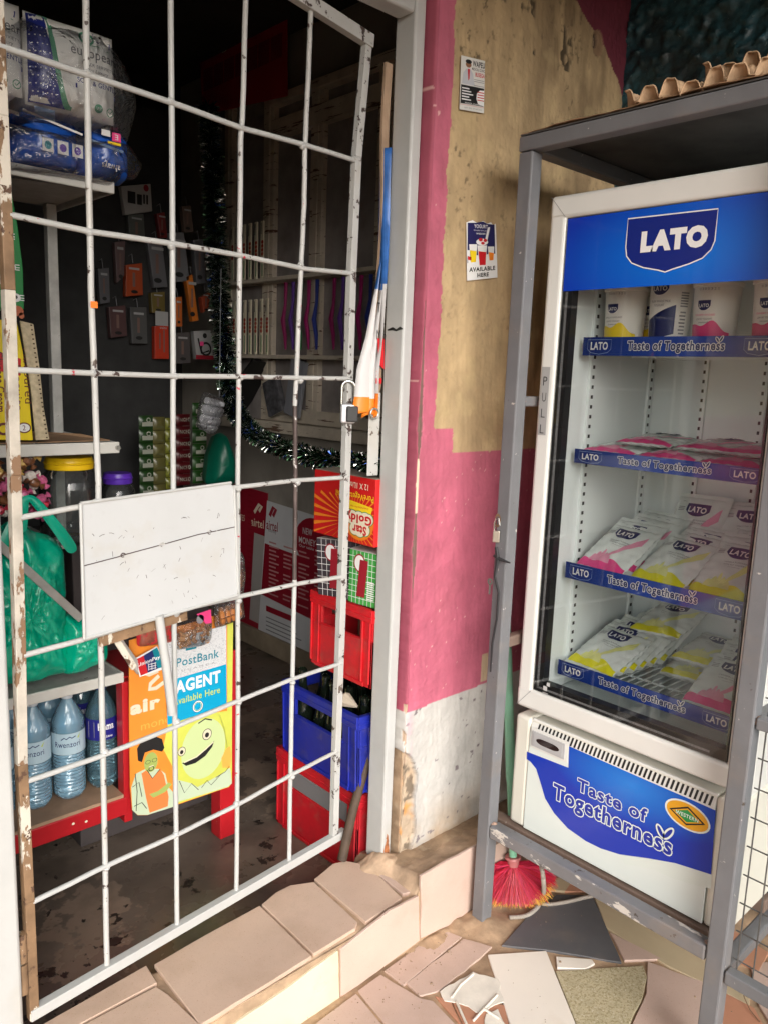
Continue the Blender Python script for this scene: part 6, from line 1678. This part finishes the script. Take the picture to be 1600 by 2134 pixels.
def goldp(p, p2, d):
    W2, H_ = d[1] / 2, d[2]; cx, cz = .040, .060
    for i in range(40):
        an = 2 * PI * i / 40; r0, r1 = .045, .26
        def cl(a, b):
            return (max(-W2 + .002, min(W2 - .002, a)), max(.002, min(H_ - .002, b)))
        a0 = (cx + r0 * math.cos(an), cz + r0 * math.sin(an) * .8); e1_ = (cx + r1 * math.cos(an), cz + r1 * math.sin(an)); e2_ = (cx + r1 * math.cos(an + .07), cz + r1 * math.sin(an + .07))
        # stop the ray at the face edge
        t1 = 1.0
        for (e, lo, hi, o_) in ((e1_[0], -W2 + .002, W2 - .002, a0[0]), (e1_[1], .002, H_ - .055, a0[1])):
            dd_ = e - o_
            if dd_ > 0: t1 = min(t1, (hi - o_) / dd_)
            if dd_ < 0: t1 = min(t1, (lo - o_) / dd_)
        t1 = max(0.05, min(t1, .75))
        L2 = lambda a, b: (a[0] + (b[0] - a[0]) * t1, a[1] + (b[1] - a[1]) * t1)
        q1, q2 = L2(a0, e1_), L2(a0, e2_); p.poly([a0, cl(*q1), cl(*q2)], 1, .0004)
    F = lambda r: (r[0] + 1.643, r[1] - 1.047, r[2] + 1.643, r[3] - 1.047)
    g0 = F((-1.627, 1.085, -1.515, 1.132)); g1 = F((-1.599, 1.063, -1.542, 1.092)); g2 = F((-1.673, 1.15, -1.506, 1.18)); g3 = F((-1.627, 1.187, -1.541, 1.203))
    g3 = (g3[0], .150, g3[2], .166); g2 = (max(g2[0], -W2 + .02), .120, min(g2[2], W2 - .004), .142); g0 = (g0[0], .056, min(g0[2], W2 - .008), .088); g1 = (g1[0], .026, g1[2], .052)
    cx = (g0[0] + g0[2]) / 2; hw = (g0[2] - g0[0]) / 2
    p.ell(cx, .06, min(.075, W2 - cx - .001), .050, 1, .0005); p.poly([(cx - hw, .094), (cx + hw * .9, .086), (cx + hw, .106), (cx - hw * .8, .116)], 2, .0007)
    bl_ = [(-.9, .074, .020), (-.5, .070, .023), (0, .070, .023), (.5, .070, .023), (.8, .072, .018), (-.3, .040, .020), (.1, .038, .021), (.5, .042, .019)]
    for dx, dz, r_ in bl_: p.ell(min(cx + dx * hw, W2 - r_ - .003), dz, r_ + .002, r_ * .85 + .002, 5, .0009)
    for k_, (dx, dz, r_) in enumerate(bl_): p.ell(min(cx + dx * hw, W2 - r_ - .003), dz, r_, r_ * .85, 3, .0011 + k_ * .00003)
    p.text('Goldy', g0, 4, bold=.04, h=.0016, flip=True); p.text('Star', g1, 4, bold=.04, h=.0016, flip=True)
    p.text('PureVegetableOil', g2, 2, h=.0010, flip=True, bold=.005); p.text('12 X 1Litre', g3, 3, h=.0010, flip=True, bold=.01)
    p.text('Double Refined Palm Olein', (cx - hw * .7, .098, cx + hw * .7, .103), 4, h=.0010, flip=True)
    return [INK['red'], mat('gold_orange', (.80, .22, .02), .4), INK['yellow'], INK['cream'], INK['red'], INK['green']]


carton((1.51, 1.643, 1.047), (.24, .258, .182), 0, mat('carton_red', (.58, .015, .015), .38, var=.05), 'oil_carton', 'red cooking-oil carton standing upside down on top of the crate stack', goldp, 0, mat('card_top', (.30, .25, .2), .8, var=.2))
o = obj('wooden_pole', MB().tube([Vector((1.328, 1.53, 0.155)), Vector((1.371, 1.54, 0.284)), Vector((1.43, 1.545, 0.43)), Vector((1.493, 1.56, 0.604))], [.014, .013, .012, .011], 10), mat('pole_wood', (.07, .045, .03), .7, var=.3, vs=20), None, smooth=True); tag(o, 'dark wooden pole leaning behind the right door post', 'pole')

# ---------------------------------------------------------------- side wall posters and the display case
XP = 2.296
mb_ = thing('maroon_board', 'dark maroon mobile money board on the inner side wall', 'poster', (XP, 3.6, .6))
q = [(-3.751, 0.901), (-3.302, 0.887), (-3.35, 0.064), (-3.783, 0.07)]
mb = MB(); mb.prism([(XP, -a, b) for a, b in q][::-1], (-.004, 0, 0)); obj('board', mb, mat('maroon_gloss', (.34, .012, .03), .35), mb_)
p = Print(FX(XP - .0042), .0005)
p.text('airtel', (-3.447, 0.697, -3.333, 0.741), 0, bold=.01); p.line([(-3.421, 0.77), (-3.378, 0.817), (-3.352, 0.811), (-3.377, 0.782)], .02, 0); p.text('MONEY RATES', (-3.701, 0.709, -3.511, 0.741), 0)
p.poly([(-3.419, 0.663), (-3.323, 0.66), (-3.366, 0.18), (-3.457, 0.183)], 1)
for i in range(20): p.rect(-3.48, .88 - i * .03, -3.44, .888 - i * .03, 2, .0009)
p.done('print', [INK['cream'], mat('paper_grey', (.45, .42, .4), .6), INK['maroon']], mb_)
wp = thing('rates_poster', 'white and maroon money rates poster on the inner side wall above the floor', 'poster', (XP, 3.2, .5))
q = [(-3.301, 0.85), (-2.79, 0.828), (-2.789, 0.092), (-3.377, 0.052)]
mb = MB(); mb.prism([(2.290, -a, b) for a, b in q][::-1], (-.002, 0, 0)); obj('sheet', mb, mat('poster_white', (.70, .71, .73), .5, var=.04), wp)
p = Print(FX(2.2878), .0006)
p.text('airtel', (-3.303, 0.703, -3.204, 0.752), 1, bold=.01); p.line([(-3.275, 0.775), (-3.247, 0.821), (-3.222, 0.815), (-3.246, 0.777)], .022, 1); p.text('money', (-3.286, 0.686, -3.215, 0.706), 2)
p.poly([(-3.315, 0.626), (-3.119, 0.618), (-2.779, 0.614), (-2.774, 0.312), (-3.344, 0.348)], 1); 
b1 = (2.288, 2.909, 0.7); p.ell(-b1[1], b1[2], .15, .12, 1, .0008)
p.poly([(-3.021, 0.636), (-2.923, 0.572), (-2.778, 0.579), (-2.782, 0.682)], 1, .0007)
p.text('NEW', (-2.997, 0.731, -2.922, 0.763), 0, h=.0010, bold=.01); p.text('MONEY RATES', (-3.026, 0.683, -2.776, 0.715), 0, h=.0010, bold=.01); p.text('Our table to you all', (-3.025, 0.659, -2.782, 0.677), 0, h=.0010)
a0, z0, a1, z1 = (-3.296, 0.354, -2.795, 0.656)
for c_ in range(4):
    for i in range(14):
        a = a0 + (a1 - a0) * (.04 + .25 * c_); z = z1 - .02 - i * (z1 - z0) / 14.5
        if (i * 7 + c_ * 3) % 5 or c_ == 0: p.rect(a, z, a + (a1 - a0) * (.12 + .05 * ((i + c_) % 2)), z + .008, 3, .0009)
for i in range(8): p.rect(a0 + .0, z0 - .12 - i * .022, a0 + (a1 - a0) * (.45 + .08 * (i % 3)), z0 - .114 - i * .022, 2, .0008)
p.rect(a0, z0 - .085, a0 + (a1 - a0) * .45, z0 - .055, 1, .0008).rect(a0 + (a1 - a0) * .80, z0 - .10, a1, z0 - .07, 1, .0008)
p.text('AGENT ID:', (a0, z0 - .345, a0 + .14, z0 - .32), 2, h=.0008)
for i in range(5): p.rect(a0 - .01, z0 - .37 - i * .045, a1, z0 - .367 - i * .045, 2, .0008)
p.done('print', [INK['white'], mat('maroon_ink', (.34, .012, .03), .4), INK['grey'], mat('soft_pink', (.6, .3, .3), .5)], wp)

case = thing('display_case', 'wooden glazed display case with worn cream paint set on the inner side wall', 'display case', (2.28, 3.1, 1.25))
WC = mat('case_wood', (.62, .55, .45), .6, var=.2, vs=8, bump=.3, bs=40, chips=[((.14, .08, .05), 14, .60, (1, .3, 4))])
for (xl, zt_, zb_, wd_) in ((3.638, 2.9, 1.28, 0.07), (3.286, 2.75, 1.26, 0.085), (2.921, 2.75, 1.28, 0.085), (2.487, 2.75, 1.28, 0.085)):
    mb = MB(); mb.bb((2.262, xl - wd_ / 2, zb_), (2.292, xl + wd_ / 2, zt_)); mb.bb((2.256, xl - wd_ * .18, zb_ + .03), (2.2618, xl + wd_ * .18, zt_)); obj('stile', mb, WC, case, bev=.003)
for a, b, nm in (((2.258, 2.2, 1.262), (2.291, 3.25, 1.325), 'bottom_rail'), ((2.235, 2.2, 1.205), (2.296, 3.72, 1.2585), 'sill'), ((2.25, 2.2, 2.56), (2.294, 3.25, 2.64), 'top_rail'), ((2.24, 2.2, 2.70), (2.296, 3.25, 2.74), 'cornice')):
    mb = MB(); mb.bb(a, b); obj(nm, mb, WC, case, bev=.004)
mb = MB(); mb.bb((2.300, 2.2, 1.27), (2.302, 3.70, 2.56))
CB = mat('case_inside', (.30, .27, .26), .8, var=.3)
mb = MB(); mb.bb((2.289, 2.2, 1.26), (2.2935, 3.7, 2.7)); obj('back_board', mb, CB, case)
for z in (1.575, 1.93): 
    mb = MB(); mb.bb((2.2, 2.25, z - .018), (2.2885, 3.68, z)); obj('shelf', mb, WC, case, bev=.002)
# toothbrush cards
def card(x, y, z, h_, w_, col, label, nm, grp):
    t = thing(nm, label, 'toothbrush pack', (x, y, z), grp, local=True)
    mb = MB(); mb.bb((-.004, -w_ / 2, 0), (.004, w_ / 2, h_)); obj('card', mb, col, t, bev=.001)
    return t


tc1 = card(2.215, 3.55, 1.577, .26, .022, INK['cream'], 'white toothbrush card with red beads, farthest left in the case', 'toothbrush_pack', 'toothbrush cards in the case')
p = Print(Fr((-.0046, 0, 0), (0, -1, 0), (0, 0, 1)), .0004)
for i in range(4): p.ell(.006, .11 + i * .018, .009, .009, 0)
p.rect(.003, .01, .009, .09, 1).rect(-.006, .20, -.002, .25, 2)
p.done('print', [mat('bead_red', (.45, .05, .02), .4), INK['green'], INK['black']], tc1)
wl = ['second', 'third', 'fourth', 'fifth', 'sixth', 'seventh', 'eighth']
for i in range(7): dup(tc1, (2.215, 3.55 - .048 * (i + 1), 1.577), None, '%s white toothbrush card from the left on the lower case shelf' % wl[i])
for i in range(6): dup(tc1, (2.215, 3.52 - .052 * i, 1.932), None, 'white toothbrush card on the upper case shelf, number %s from the left' % ['one', 'two', 'three', 'four', 'five', 'six'][i])
tbc = [(.30, .02, .12), (.12, .05, .30), (.02, .18, .05), (.40, .02, .16), (.03, .05, .28)]
tnm = ['crimson', 'violet', 'green', 'pink', 'blue']
for i in range(10):
    y = 3.06 - i * .058 - (.06 if i > 4 else 0)
    t = thing('toothbrush', '%s toothbrush in a clear sleeve hanging %s in the case' % (tnm[i % 5], 'left of the middle stile' if i < 5 else 'right of the middle stile'), 'toothbrush', (2.2, y, 1.6), 'toothbrushes hanging in the case')
    mb = MB(); mb.tube([(2.21, y, 1.90), (2.208, y, 1.80), (2.20, y + .006, 1.73), (2.205, y - .006, 1.66), (2.21, y - .004, 1.60)], [.009, .007, .011, .009, .005], 8); obj('body', mb, mat('brush_plastic', tbc[i % 5], .35), t, smooth=True)
kb_ = thing('keyboard', 'black computer keyboard leaning in the display case', 'keyboard', (2.2, 3.36, 1.28))
mb = MB(); mb.beam((2.19, 3.50, 1.29), (2.255, 3.28, 1.54), .012, .17, upv=(1, 0, 0)); obj('body', mb, INK['black'], kb_, bev=.003)
bxx = thing('router_box', 'grey boxed router leaning left of the middle stile in the case', 'box', (2.2, 2.98, 1.28))
mb = MB(); mb.box((2.21, 2.97, 1.425), (.02, .11, .26), rot=Euler((R(12), 0, 0))); obj('box', mb, mat('box_grey', (.25, .26, .29), .5), bxx, bev=.003)
bxx = thing('cable_pack', 'clear pack of cable leaning beside the keyboard in the case', 'cable pack', (2.2, 3.12, 1.28))
mb = MB(); mb.box((2.21, 3.14, 1.38), (.03, .12, .17), rot=Euler((R(-20), 0, 0))); obj('pack', mb, mat('pack_dark', (.10, .10, .11), .2, coat=.6, var=.5, vs=30), bxx, bev=.006)

ag = thing('agent_board', 'dark red agent number board hanging high inside the shop', 'sign', (2.2, 3.6, 3.0))
q = [(-3.846, 3.39), (-3.072, 3.25), (-3.056, 2.691), (-3.77, 2.752)]
mb = MB(); mb.prism([(2.20, -a, b) for a, b in q][::-1], (-.004, 0, 0)); obj('board', mb, mat('agent_red', (.50, .02, .03), .45), ag)
p = Print(FX(2.1958), .0006)
p.text('Agent ID', (-3.658, 2.994, -3.294, 3.024), 0, bold=.005); a0, z0, a1, z1 = (-3.767, 2.858, -3.091, 2.941)
for i in range(7): p.rect(a0 + (a1 - a0) * i / 7 + .004, z0, a0 + (a1 - a0) * (i + 1) / 7 - .004, z0 + .10, 1)
p.done('print', [INK['cream'], INK['maroon']], ag)

# ---------------------------------------------------------------- back-wall goods
YB = 3.40
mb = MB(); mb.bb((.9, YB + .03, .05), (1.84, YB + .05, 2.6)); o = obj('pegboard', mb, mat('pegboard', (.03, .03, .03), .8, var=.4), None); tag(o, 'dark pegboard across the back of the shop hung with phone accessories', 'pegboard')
goods = [
    ([(1.576, 2.249), (1.712, 2.283), (1.718, 2.17), (1.593, 2.135)], (.42, .41, .40), 'white charger box with black plug pictures under the top shelf', 'charger'),
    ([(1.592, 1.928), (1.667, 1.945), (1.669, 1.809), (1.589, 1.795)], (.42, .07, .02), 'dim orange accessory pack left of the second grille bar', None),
    ([(1.88, 1.911), (1.914, 1.924), (1.946, 1.719), (1.913, 1.712)], (.60, .17, .02), 'long bright orange accessory pack hanging slanted', None),
    ([(1.826, 1.813), (1.86, 1.82), (1.861, 1.687), (1.829, 1.683)], (.55, .13, .02), 'short orange accessory pack right of the second grille bar', None),
    ([(1.723, 1.678), (1.791, 1.687), (1.792, 1.536), (1.723, 1.534)], (.50, .04, .015), 'orange-red cable pack with a white hanger top', 'cable'),
    ([(1.918, 1.669), (2.01, 1.679), (2.036, 1.553), (1.933, 1.542)], (.36, .36, .36), 'white earphone pack with a coiled black cord beside the tinsel', 'ear'),
    ([(1.693, 2.04), (1.762, 2.055), (1.788, 1.855), (1.723, 1.845)], (.14, .14, .15), 'grey boxed phone accessory left of the second grille bar', None),
    ([(1.795, 2.089), (1.871, 2.104), (1.899, 1.894), (1.826, 1.88)], (.17, .17, .18), 'pale grey boxed accessory right of the second grille bar', None),
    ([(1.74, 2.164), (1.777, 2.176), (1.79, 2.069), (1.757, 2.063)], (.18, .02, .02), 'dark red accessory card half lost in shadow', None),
    ([(1.959, 1.825), (2.01, 1.856), (1.999, 1.785), (1.971, 1.756)], (.40, .07, .03), 'tilted red card just left of the hanging tinsel', None),
    ([(1.544, 2.016), (1.591, 2.028), (1.584, 1.881), (1.549, 1.848)], (.14, .09, .09), 'dull brownish accessory pack at the left of the pegboard', None),
    ([(1.606, 2.137), (1.677, 2.152), (1.684, 2.045), (1.613, 2.025)], (.10, .11, .10), 'clear blister pack below the white charger box', None),
    ([(1.862, 2.214), (1.906, 2.225), (1.92, 2.115), (1.876, 2.104)], (.13, .09, .07), 'narrow brown accessory card above the grey boxes', None),
    ([(1.512, 1.744), (1.586, 1.758), (1.592, 1.628), (1.518, 1.615)], (.10, .05, .05), 'dusky maroon pack left of the orange-red cable pack', None),
    ([(1.608, 1.752), (1.685, 1.758), (1.687, 1.6), (1.614, 1.596)], (.09, .09, .09), 'black boxed accessory left of the orange-red cable pack', None),
    ([(1.469, 1.898), (1.516, 1.908), (1.517, 1.764), (1.474, 1.753)], (.12, .12, .13), 'grey card beside the first grille bar at the back', None),
    ([(1.824, 1.654), (1.898, 1.663), (1.902, 1.523), (1.828, 1.516)], (.08, .07, .07), 'black cable pack between the orange-red pack and the earphones', None),
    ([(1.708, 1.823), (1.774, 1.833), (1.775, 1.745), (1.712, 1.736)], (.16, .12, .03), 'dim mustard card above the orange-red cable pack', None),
    ([(1.92, 2.077), (1.969, 2.088), (1.984, 1.892), (1.934, 1.883)], (.11, .11, .12), 'slim grey card pack just left of the tinsel', None),
]
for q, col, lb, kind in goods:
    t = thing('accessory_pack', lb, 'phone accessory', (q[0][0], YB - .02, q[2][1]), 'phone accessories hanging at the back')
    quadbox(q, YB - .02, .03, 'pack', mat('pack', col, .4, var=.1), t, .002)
    p = Print(FY(YB - .0205), .0005); x0 = min(a[0] for a in q); x1 = max(a[0] for a in q); z0 = min(a[1] for a in q); z1 = max(a[1] for a in q); w_, h_ = x1 - x0, z1 - z0
    if kind == 'charger':
        p.rect(x0 + w_ * .2, z0 + h_ * .35, x0 + w_ * .45, z0 + h_ * .68, 0).rect(x0 + w_ * .5, z0 + h_ * .35, x0 + w_ * .66, z0 + h_ * .64, 0).rect(x0 + w_ * .7, z0 + h_ * .4, x0 + w_ * .76, z0 + h_ * .66, 0).rect(x0 + w_ * .8, z0 + h_ * .4, x0 + w_ * .86, z0 + h_ * .66, 0).ell(x0 + w_ * .8, z1 - h_ * .15, .012, .014, 1)
    elif kind == 'cable':
        p.rect(x0 + w_ * .05, z1 - h_ * .03, x1 - w_ * .05, z1 + h_ * .38, 2).rect(x0 + w_ * .3, z0 + h_ * .3, x0 + w_ * .4, z0 + h_ * .75, 3).rect(x0 + w_ * .6, z0 + h_ * .2, x0 + w_ * .7, z0 + h_ * .85, 3).text('oraimo', (x0 + w_ * .35, z1 - h_ * .12, x0 + w_ * .85, z1 - h_ * .05), 2, bold=.02)
    elif kind == 'ear':
        p.ell(x0 + w_ * .55, z0 + h_ * .35, .03, .033, 0, hole=.7).ell(x0 + w_ * .5, z0 + h_ * .8, .011, .012, 0).line([(x0 + w_ * .2, z1 - h_ * .3), (x0 + w_ * .35, z0 + h_ * .2), (x0 + w_ * .7, z0 + h_ * .3)], .008, 0).rect(x0 + w_ * .1, z0, x1 - w_ * .1, z0 + h_ * .14, 1).rect(x0 + w_ * .28, z0 + h_ * .45, x0 + w_ * .45, z0 + h_ * .6, 4, .0009)
    else:
        p.rect(x0 + w_ * .4, z0 + h_ * .3, x0 + w_ * .55, z0 + h_ * .7, 3).rect(x0 + w_ * .2, z1 - h_ * .22, x0 + w_ * .8, z1 - h_ * .16, 2).ell(x0 + w_ * .5, z0 + h_ * .16, w_ * .2, h_ * .05, 0)
        obj('hanger', MB().tube([(x0 + w_ * .5, YB - .01, z1 - .004), (x0 + w_ * .5, YB + .0, z1 + .035), (x0 + w_ * .5, YB + .03, z1 + .03)], .0016, 5), INK['grey'], t)
    p.done('print', [INK['black'], INK['maroon'], mat('hanger_white', (.4, .4, .4), .5), mat('dim_print', (.2, .12, .1), .5), INK['pink']], t)
# sachet strips
strips = [([(1.528, 0.949), (1.585, 0.945), (1.592, 1.296), (1.531, 1.292)], (.03, .10, .02), 'dark green sachet strip farthest left at the back', 0),
          ([(1.592, 0.944), (1.641, 0.94), (1.647, 1.289), (1.594, 1.29)], (.22, .20, .06), 'olive sachet strip second from the left', 1),
          ([(1.649, 0.972), (1.683, 0.974), (1.693, 1.285), (1.654, 1.285)], (.34, .36, .04), 'lime-yellow sachet strip in the middle of the row', 1),
          ([(1.7, 0.985), (1.768, 0.985), (1.765, 1.301), (1.707, 1.301)], (.15, .01, .015), 'dark red sachet strip right of the lime-yellow one', 2),
          ([(1.78, 0.989), (1.851, 0.991), (1.834, 1.347), (1.782, 1.351)], (.03, .13, .02), 'dark green sachet strip hanging beside the green basin', 0)]
for q, col, lb, c2 in strips:
    t = thing('sachet_strip', lb, 'sachet strip', (q[0][0], 3.15, q[0][1]), 'sachet strips hanging at the back')
    x0 = min(a[0] for a in q); x1 = max(a[0] for a in q); z0 = min(a[1] for a in q); z1 = max(a[1] for a in q); n = 6; mm = mat('sachet', tuple(c * .5 for c in col), .35, coat=.15)
    for i in range(n):
        za_, zb2 = z0 + (z1 - z0) * i / n, z0 + (z1 - z0) * (i + 1) / n
        mb = MB(); mb.grid(lambda u, v: (x0 + (x1 - x0) * u, 3.15 - .010 * math.sin(PI * u) ** .5 * math.sin(PI * v) ** .5 if 0 < u < 1 and 0 < v < 1 else 3.15, za_ + (zb2 - za_ - .002) * v), 6, 6); so = obj('sachet', mb, mm, t, smooth=True)
        p = Print(FY(3.138), .0005); w_ = x1 - x0
        if c2 == 0: p.rect(x0 + w_ * .15, za_ + .012, x1 - w_ * .1, za_ + .030, 0).ell(x0 + w_ * .6, zb2 - .020, .010, .010, 0, hole=.6)
        elif c2 == 2: p.text('NICE', (x0 + w_ * .2, za_ + .02, x1 - w_ * .3, za_ + .035), 0).ell(x1 - w_ * .15, za_ + .028, .007, .009, 0, hole=.6)
        else: p.rect(x0 + w_ * .2, za_ + .01, x1 - w_ * .2, za_ + .018, 1)
        p.done('print', [mat('sachet_print', (.35, .36, .30), .4), mat('sachet_dim', (.10, .10, .04), .4)], so)
# silver scourer pack on a string, green basin
t = thing('mask_pack', 'clear bag of folded white pads hanging on a string by the tinsel', 'pack', tuple(Vector((1.616, 2.7, 1.323))))
for i, (q) in enumerate(([(1.58, 1.395), (1.669, 1.373), (1.661, 1.347), (1.576, 1.366)], [(1.572, 1.366), (1.669, 1.347), (1.652, 1.31), (1.568, 1.329)], [(1.564, 1.329), (1.656, 1.31), (1.648, 1.277), (1.559, 1.293)], [(1.559, 1.293), (1.648, 1.277), (1.631, 1.255), (1.601, 1.248)])):
    soft(q, 2.70 + .004 * i, .022, .006, 'pad', mat('pad_white', (.50, .51, .55), .6, var=.1), t, seed=90 + i, rings=8)
soft([(1.573, 1.415), (1.665, 1.389), (1.653, 1.287), (1.619, 1.245), (1.544, 1.276), (1.552, 1.352)], 2.70, .03, .01, 'film', FILMB, t, seed=96, rings=8)
obj('string', MB().tube([Vector((1.643, 2.7, 1.395)), Vector((1.661, 2.72, 1.875))], .0012, 5), INK['grey'], t)
gbz = thing('green_basin', 'dark green plastic basin hanging edge-on beside the sachet strips', 'basin', tuple(Vector((1.806, 2.95, 1.112))))
soft([(1.74, 1.012), (1.754, 1.135), (1.789, 1.226), (1.824, 1.231), (1.858, 1.151), (1.878, 1.056), (1.869, 0.999), (1.813, 0.991)], 2.97, .08, .004, 'basin', mat('basin_green', (.0, .09, .055), .4, var=.3), gbz, seed=99, rings=14)

# calendars on the door frame
cal = thing('calendar', 'long white calendar sheets with blue top and orange foot curling beside the door post', 'calendar', (1.33, 1.53, 1.9))
CW = mat('cal_white', (.58, .57, .57), .5, var=.03); CO = mat('cal_orange', (.80, .22, .02), .4); CBL = mat('cal_blue', (.03, .12, .38), .35, var=.3, vs=20)
zO = (1.372, 1.53, 1.444)[2]; zB = (1.392, 1.53, 1.71)[2]; zT = (1.405, 1.53, 2.048)[2]; zE = (1.366, 1.53, 1.393)[2]
xr = 1.385
for k_, off in enumerate((.0, .030, .058)):
    mb = MB()
    zs = [zE - (.004 * k_), zO, (1.328, 1.53, 1.511)[2], (1.357, 1.53, 1.596)[2], zB, (1.398, 1.53, 1.857)[2], zT]
    xl = [(1.314, 1.53, 1.399)[0], (1.325, 1.53, 1.452)[0], (1.33, 1.53, 1.512)[0], (1.356, 1.53, 1.608)[0], (1.375, 1.53, 1.708)[0], (1.397, 1.53, 1.856)[0], (1.402, 1.53, 2.047)[0]]
    zf = list(np.linspace(zs[0], zs[-1], 40))
    V = []
    for z in zf:
        xL = float(np.interp(z, zs, xl)) + off * float(np.interp(z, zs, [1.1, 1, .8, .55, .35, .1, .0])) ; 
        for j in range(5):
            u = j / 4; V.append((xL + (xr - xL) * u, 1.530 - .006 * k_ + .012 * math.sin(u * 3 + z * 2) + .004 * math.sin(z * 9 + k_), z + (.012 * math.sin(u * 3) if z == zf[0] else 0)))
    fs = [(i * 5 + j, i * 5 + j + 1, (i + 1) * 5 + j + 1, (i + 1) * 5 + j) for i in range(39) for j in range(4)]
    for fi, f in enumerate(fs):
        zc_ = zf[fi // 4]
    mb.add(V, fs)
    for i, f in enumerate(mb.f):
        zc_ = zf[i // 4]; mb.m[i] = 1 if zc_ < zO - .005 else (2 if zc_ > zB else 0)
    obj('sheet', mb, [CW, CO, CBL], cal, smooth=True, fixn=False, solid=.0006)
p = Print(FY(1.5135), .0005)
a = (1.373, 1.514, 1.667); p.text('Tar', (a[0], a[2] - .012, a[0] + .03, a[2] + .012), 0); a = (1.375, 1.514, 1.6); p.text('Mon', (a[0], a[2] - .012, a[0] + .03, a[2] + .012), 0)
p.poly([(1.377, 1.591), (1.4, 1.592), (1.404, 1.514), (1.385, 1.526)], 1); a = (1.377, 1.514, 1.484); p.rect(a[0], a[2] - .006, a[0] + .02, a[2] + .008, 1); p.text('24', (a[0], a[2] + .014, a[0] + .012, a[2] + .026), 1)
p.done('print', [INK['black'], INK['red']], cal)

# ---------------------------------------------------------------- tinsel
def smooth_path(pts, n=24):
    P_ = [Vector(q) for q in pts]; o = []
    for i in range(len(P_) - 1):
        p0 = P_[max(i - 1, 0)]; p1 = P_[i]; p2 = P_[i + 1]; p3 = P_[min(i + 2, len(P_) - 1)]
        for k_ in range(n):
            t = k_ / n; o.append(.5 * ((2 * p1) + (p2 - p0) * t + (2 * p0 - 5 * p1 + 4 * p2 - p3) * t * t + (3 * p1 - p0 - 3 * p2 + p3) * t ** 3))
    o.append(P_[-1]); return o


tp_ = smooth_path([(1.9, 3.22, 2.609), (1.9, 3.188, 2.394), (1.9, 3.168, 2.174), (1.9, 3.136, 1.931), (1.9, 3.099, 1.685), (1.92, 3.083, 1.457), (1.98, 3.105, 1.311), (2.0, 2.994, 1.224), (1.95, 2.739, 1.192), (1.8, 2.344, 1.197), (1.64, 1.982, 1.22), (1.5, 1.683, 1.249), (1.42, 1.518, 1.276)])
tn = thing('tinsel_garland', 'glittering dark green and silver tinsel garland draped below the display case', 'tinsel', tuple(tp_[-1]))
obj('string', MB().tube(tp_, .0022, 5), INK['black'], tn)
tm = MB(); rs = random.Random(12); nP = len(tp_)
for i in range(12000):
    f_ = rs.random() * (nP - 1.001); k_ = int(f_); c = tp_[k_].lerp(tp_[k_ + 1], f_ - k_); ax = (tp_[k_ + 1] - tp_[k_]).normalized()
    rad = .050 if k_ < 130 else .050 - .018 * (k_ - 130) / 160
    d = Vector((rs.gauss(0, 1), rs.gauss(0, 1), rs.gauss(0, 1))); d = (d - ax * d.dot(ax) * .6).normalized()
    L_ = rad * rs.uniform(.75, 1.15); w_ = d.cross(Vector((rs.gauss(0, 1), rs.gauss(0, 1), rs.gauss(0, 1)))).normalized() * rs.uniform(.0012, .0023)
    bend = Vector((0, 0, -.006 * rs.random())); tw = w_.normalized().cross(d) * .0010 * rs.choice((-1, 1))
    m1 = c + d * L_ * .55; e = c + d * L_ + bend
    mi = 0
    r_ = rs.random()
    if r_ > .68: mi = 1
    if r_ > .96: mi = 2
    tm.add([c - w_, c + w_, m1 + w_ + tw, m1 - w_ - tw, e + w_ - tw, e - w_ + tw], [(0, 1, 2, 3), (3, 2, 4, 5)], mi)
obj('foil', tm, [mat('foil_green', (.035, .08, .04), .25, metal=1.0), mat('foil_silver', (.9, .92, .9), .22, metal=1.0), mat('foil_blue', (.10, .22, .85), .2, metal=.8)], tn, fixn=False, stuff=True)
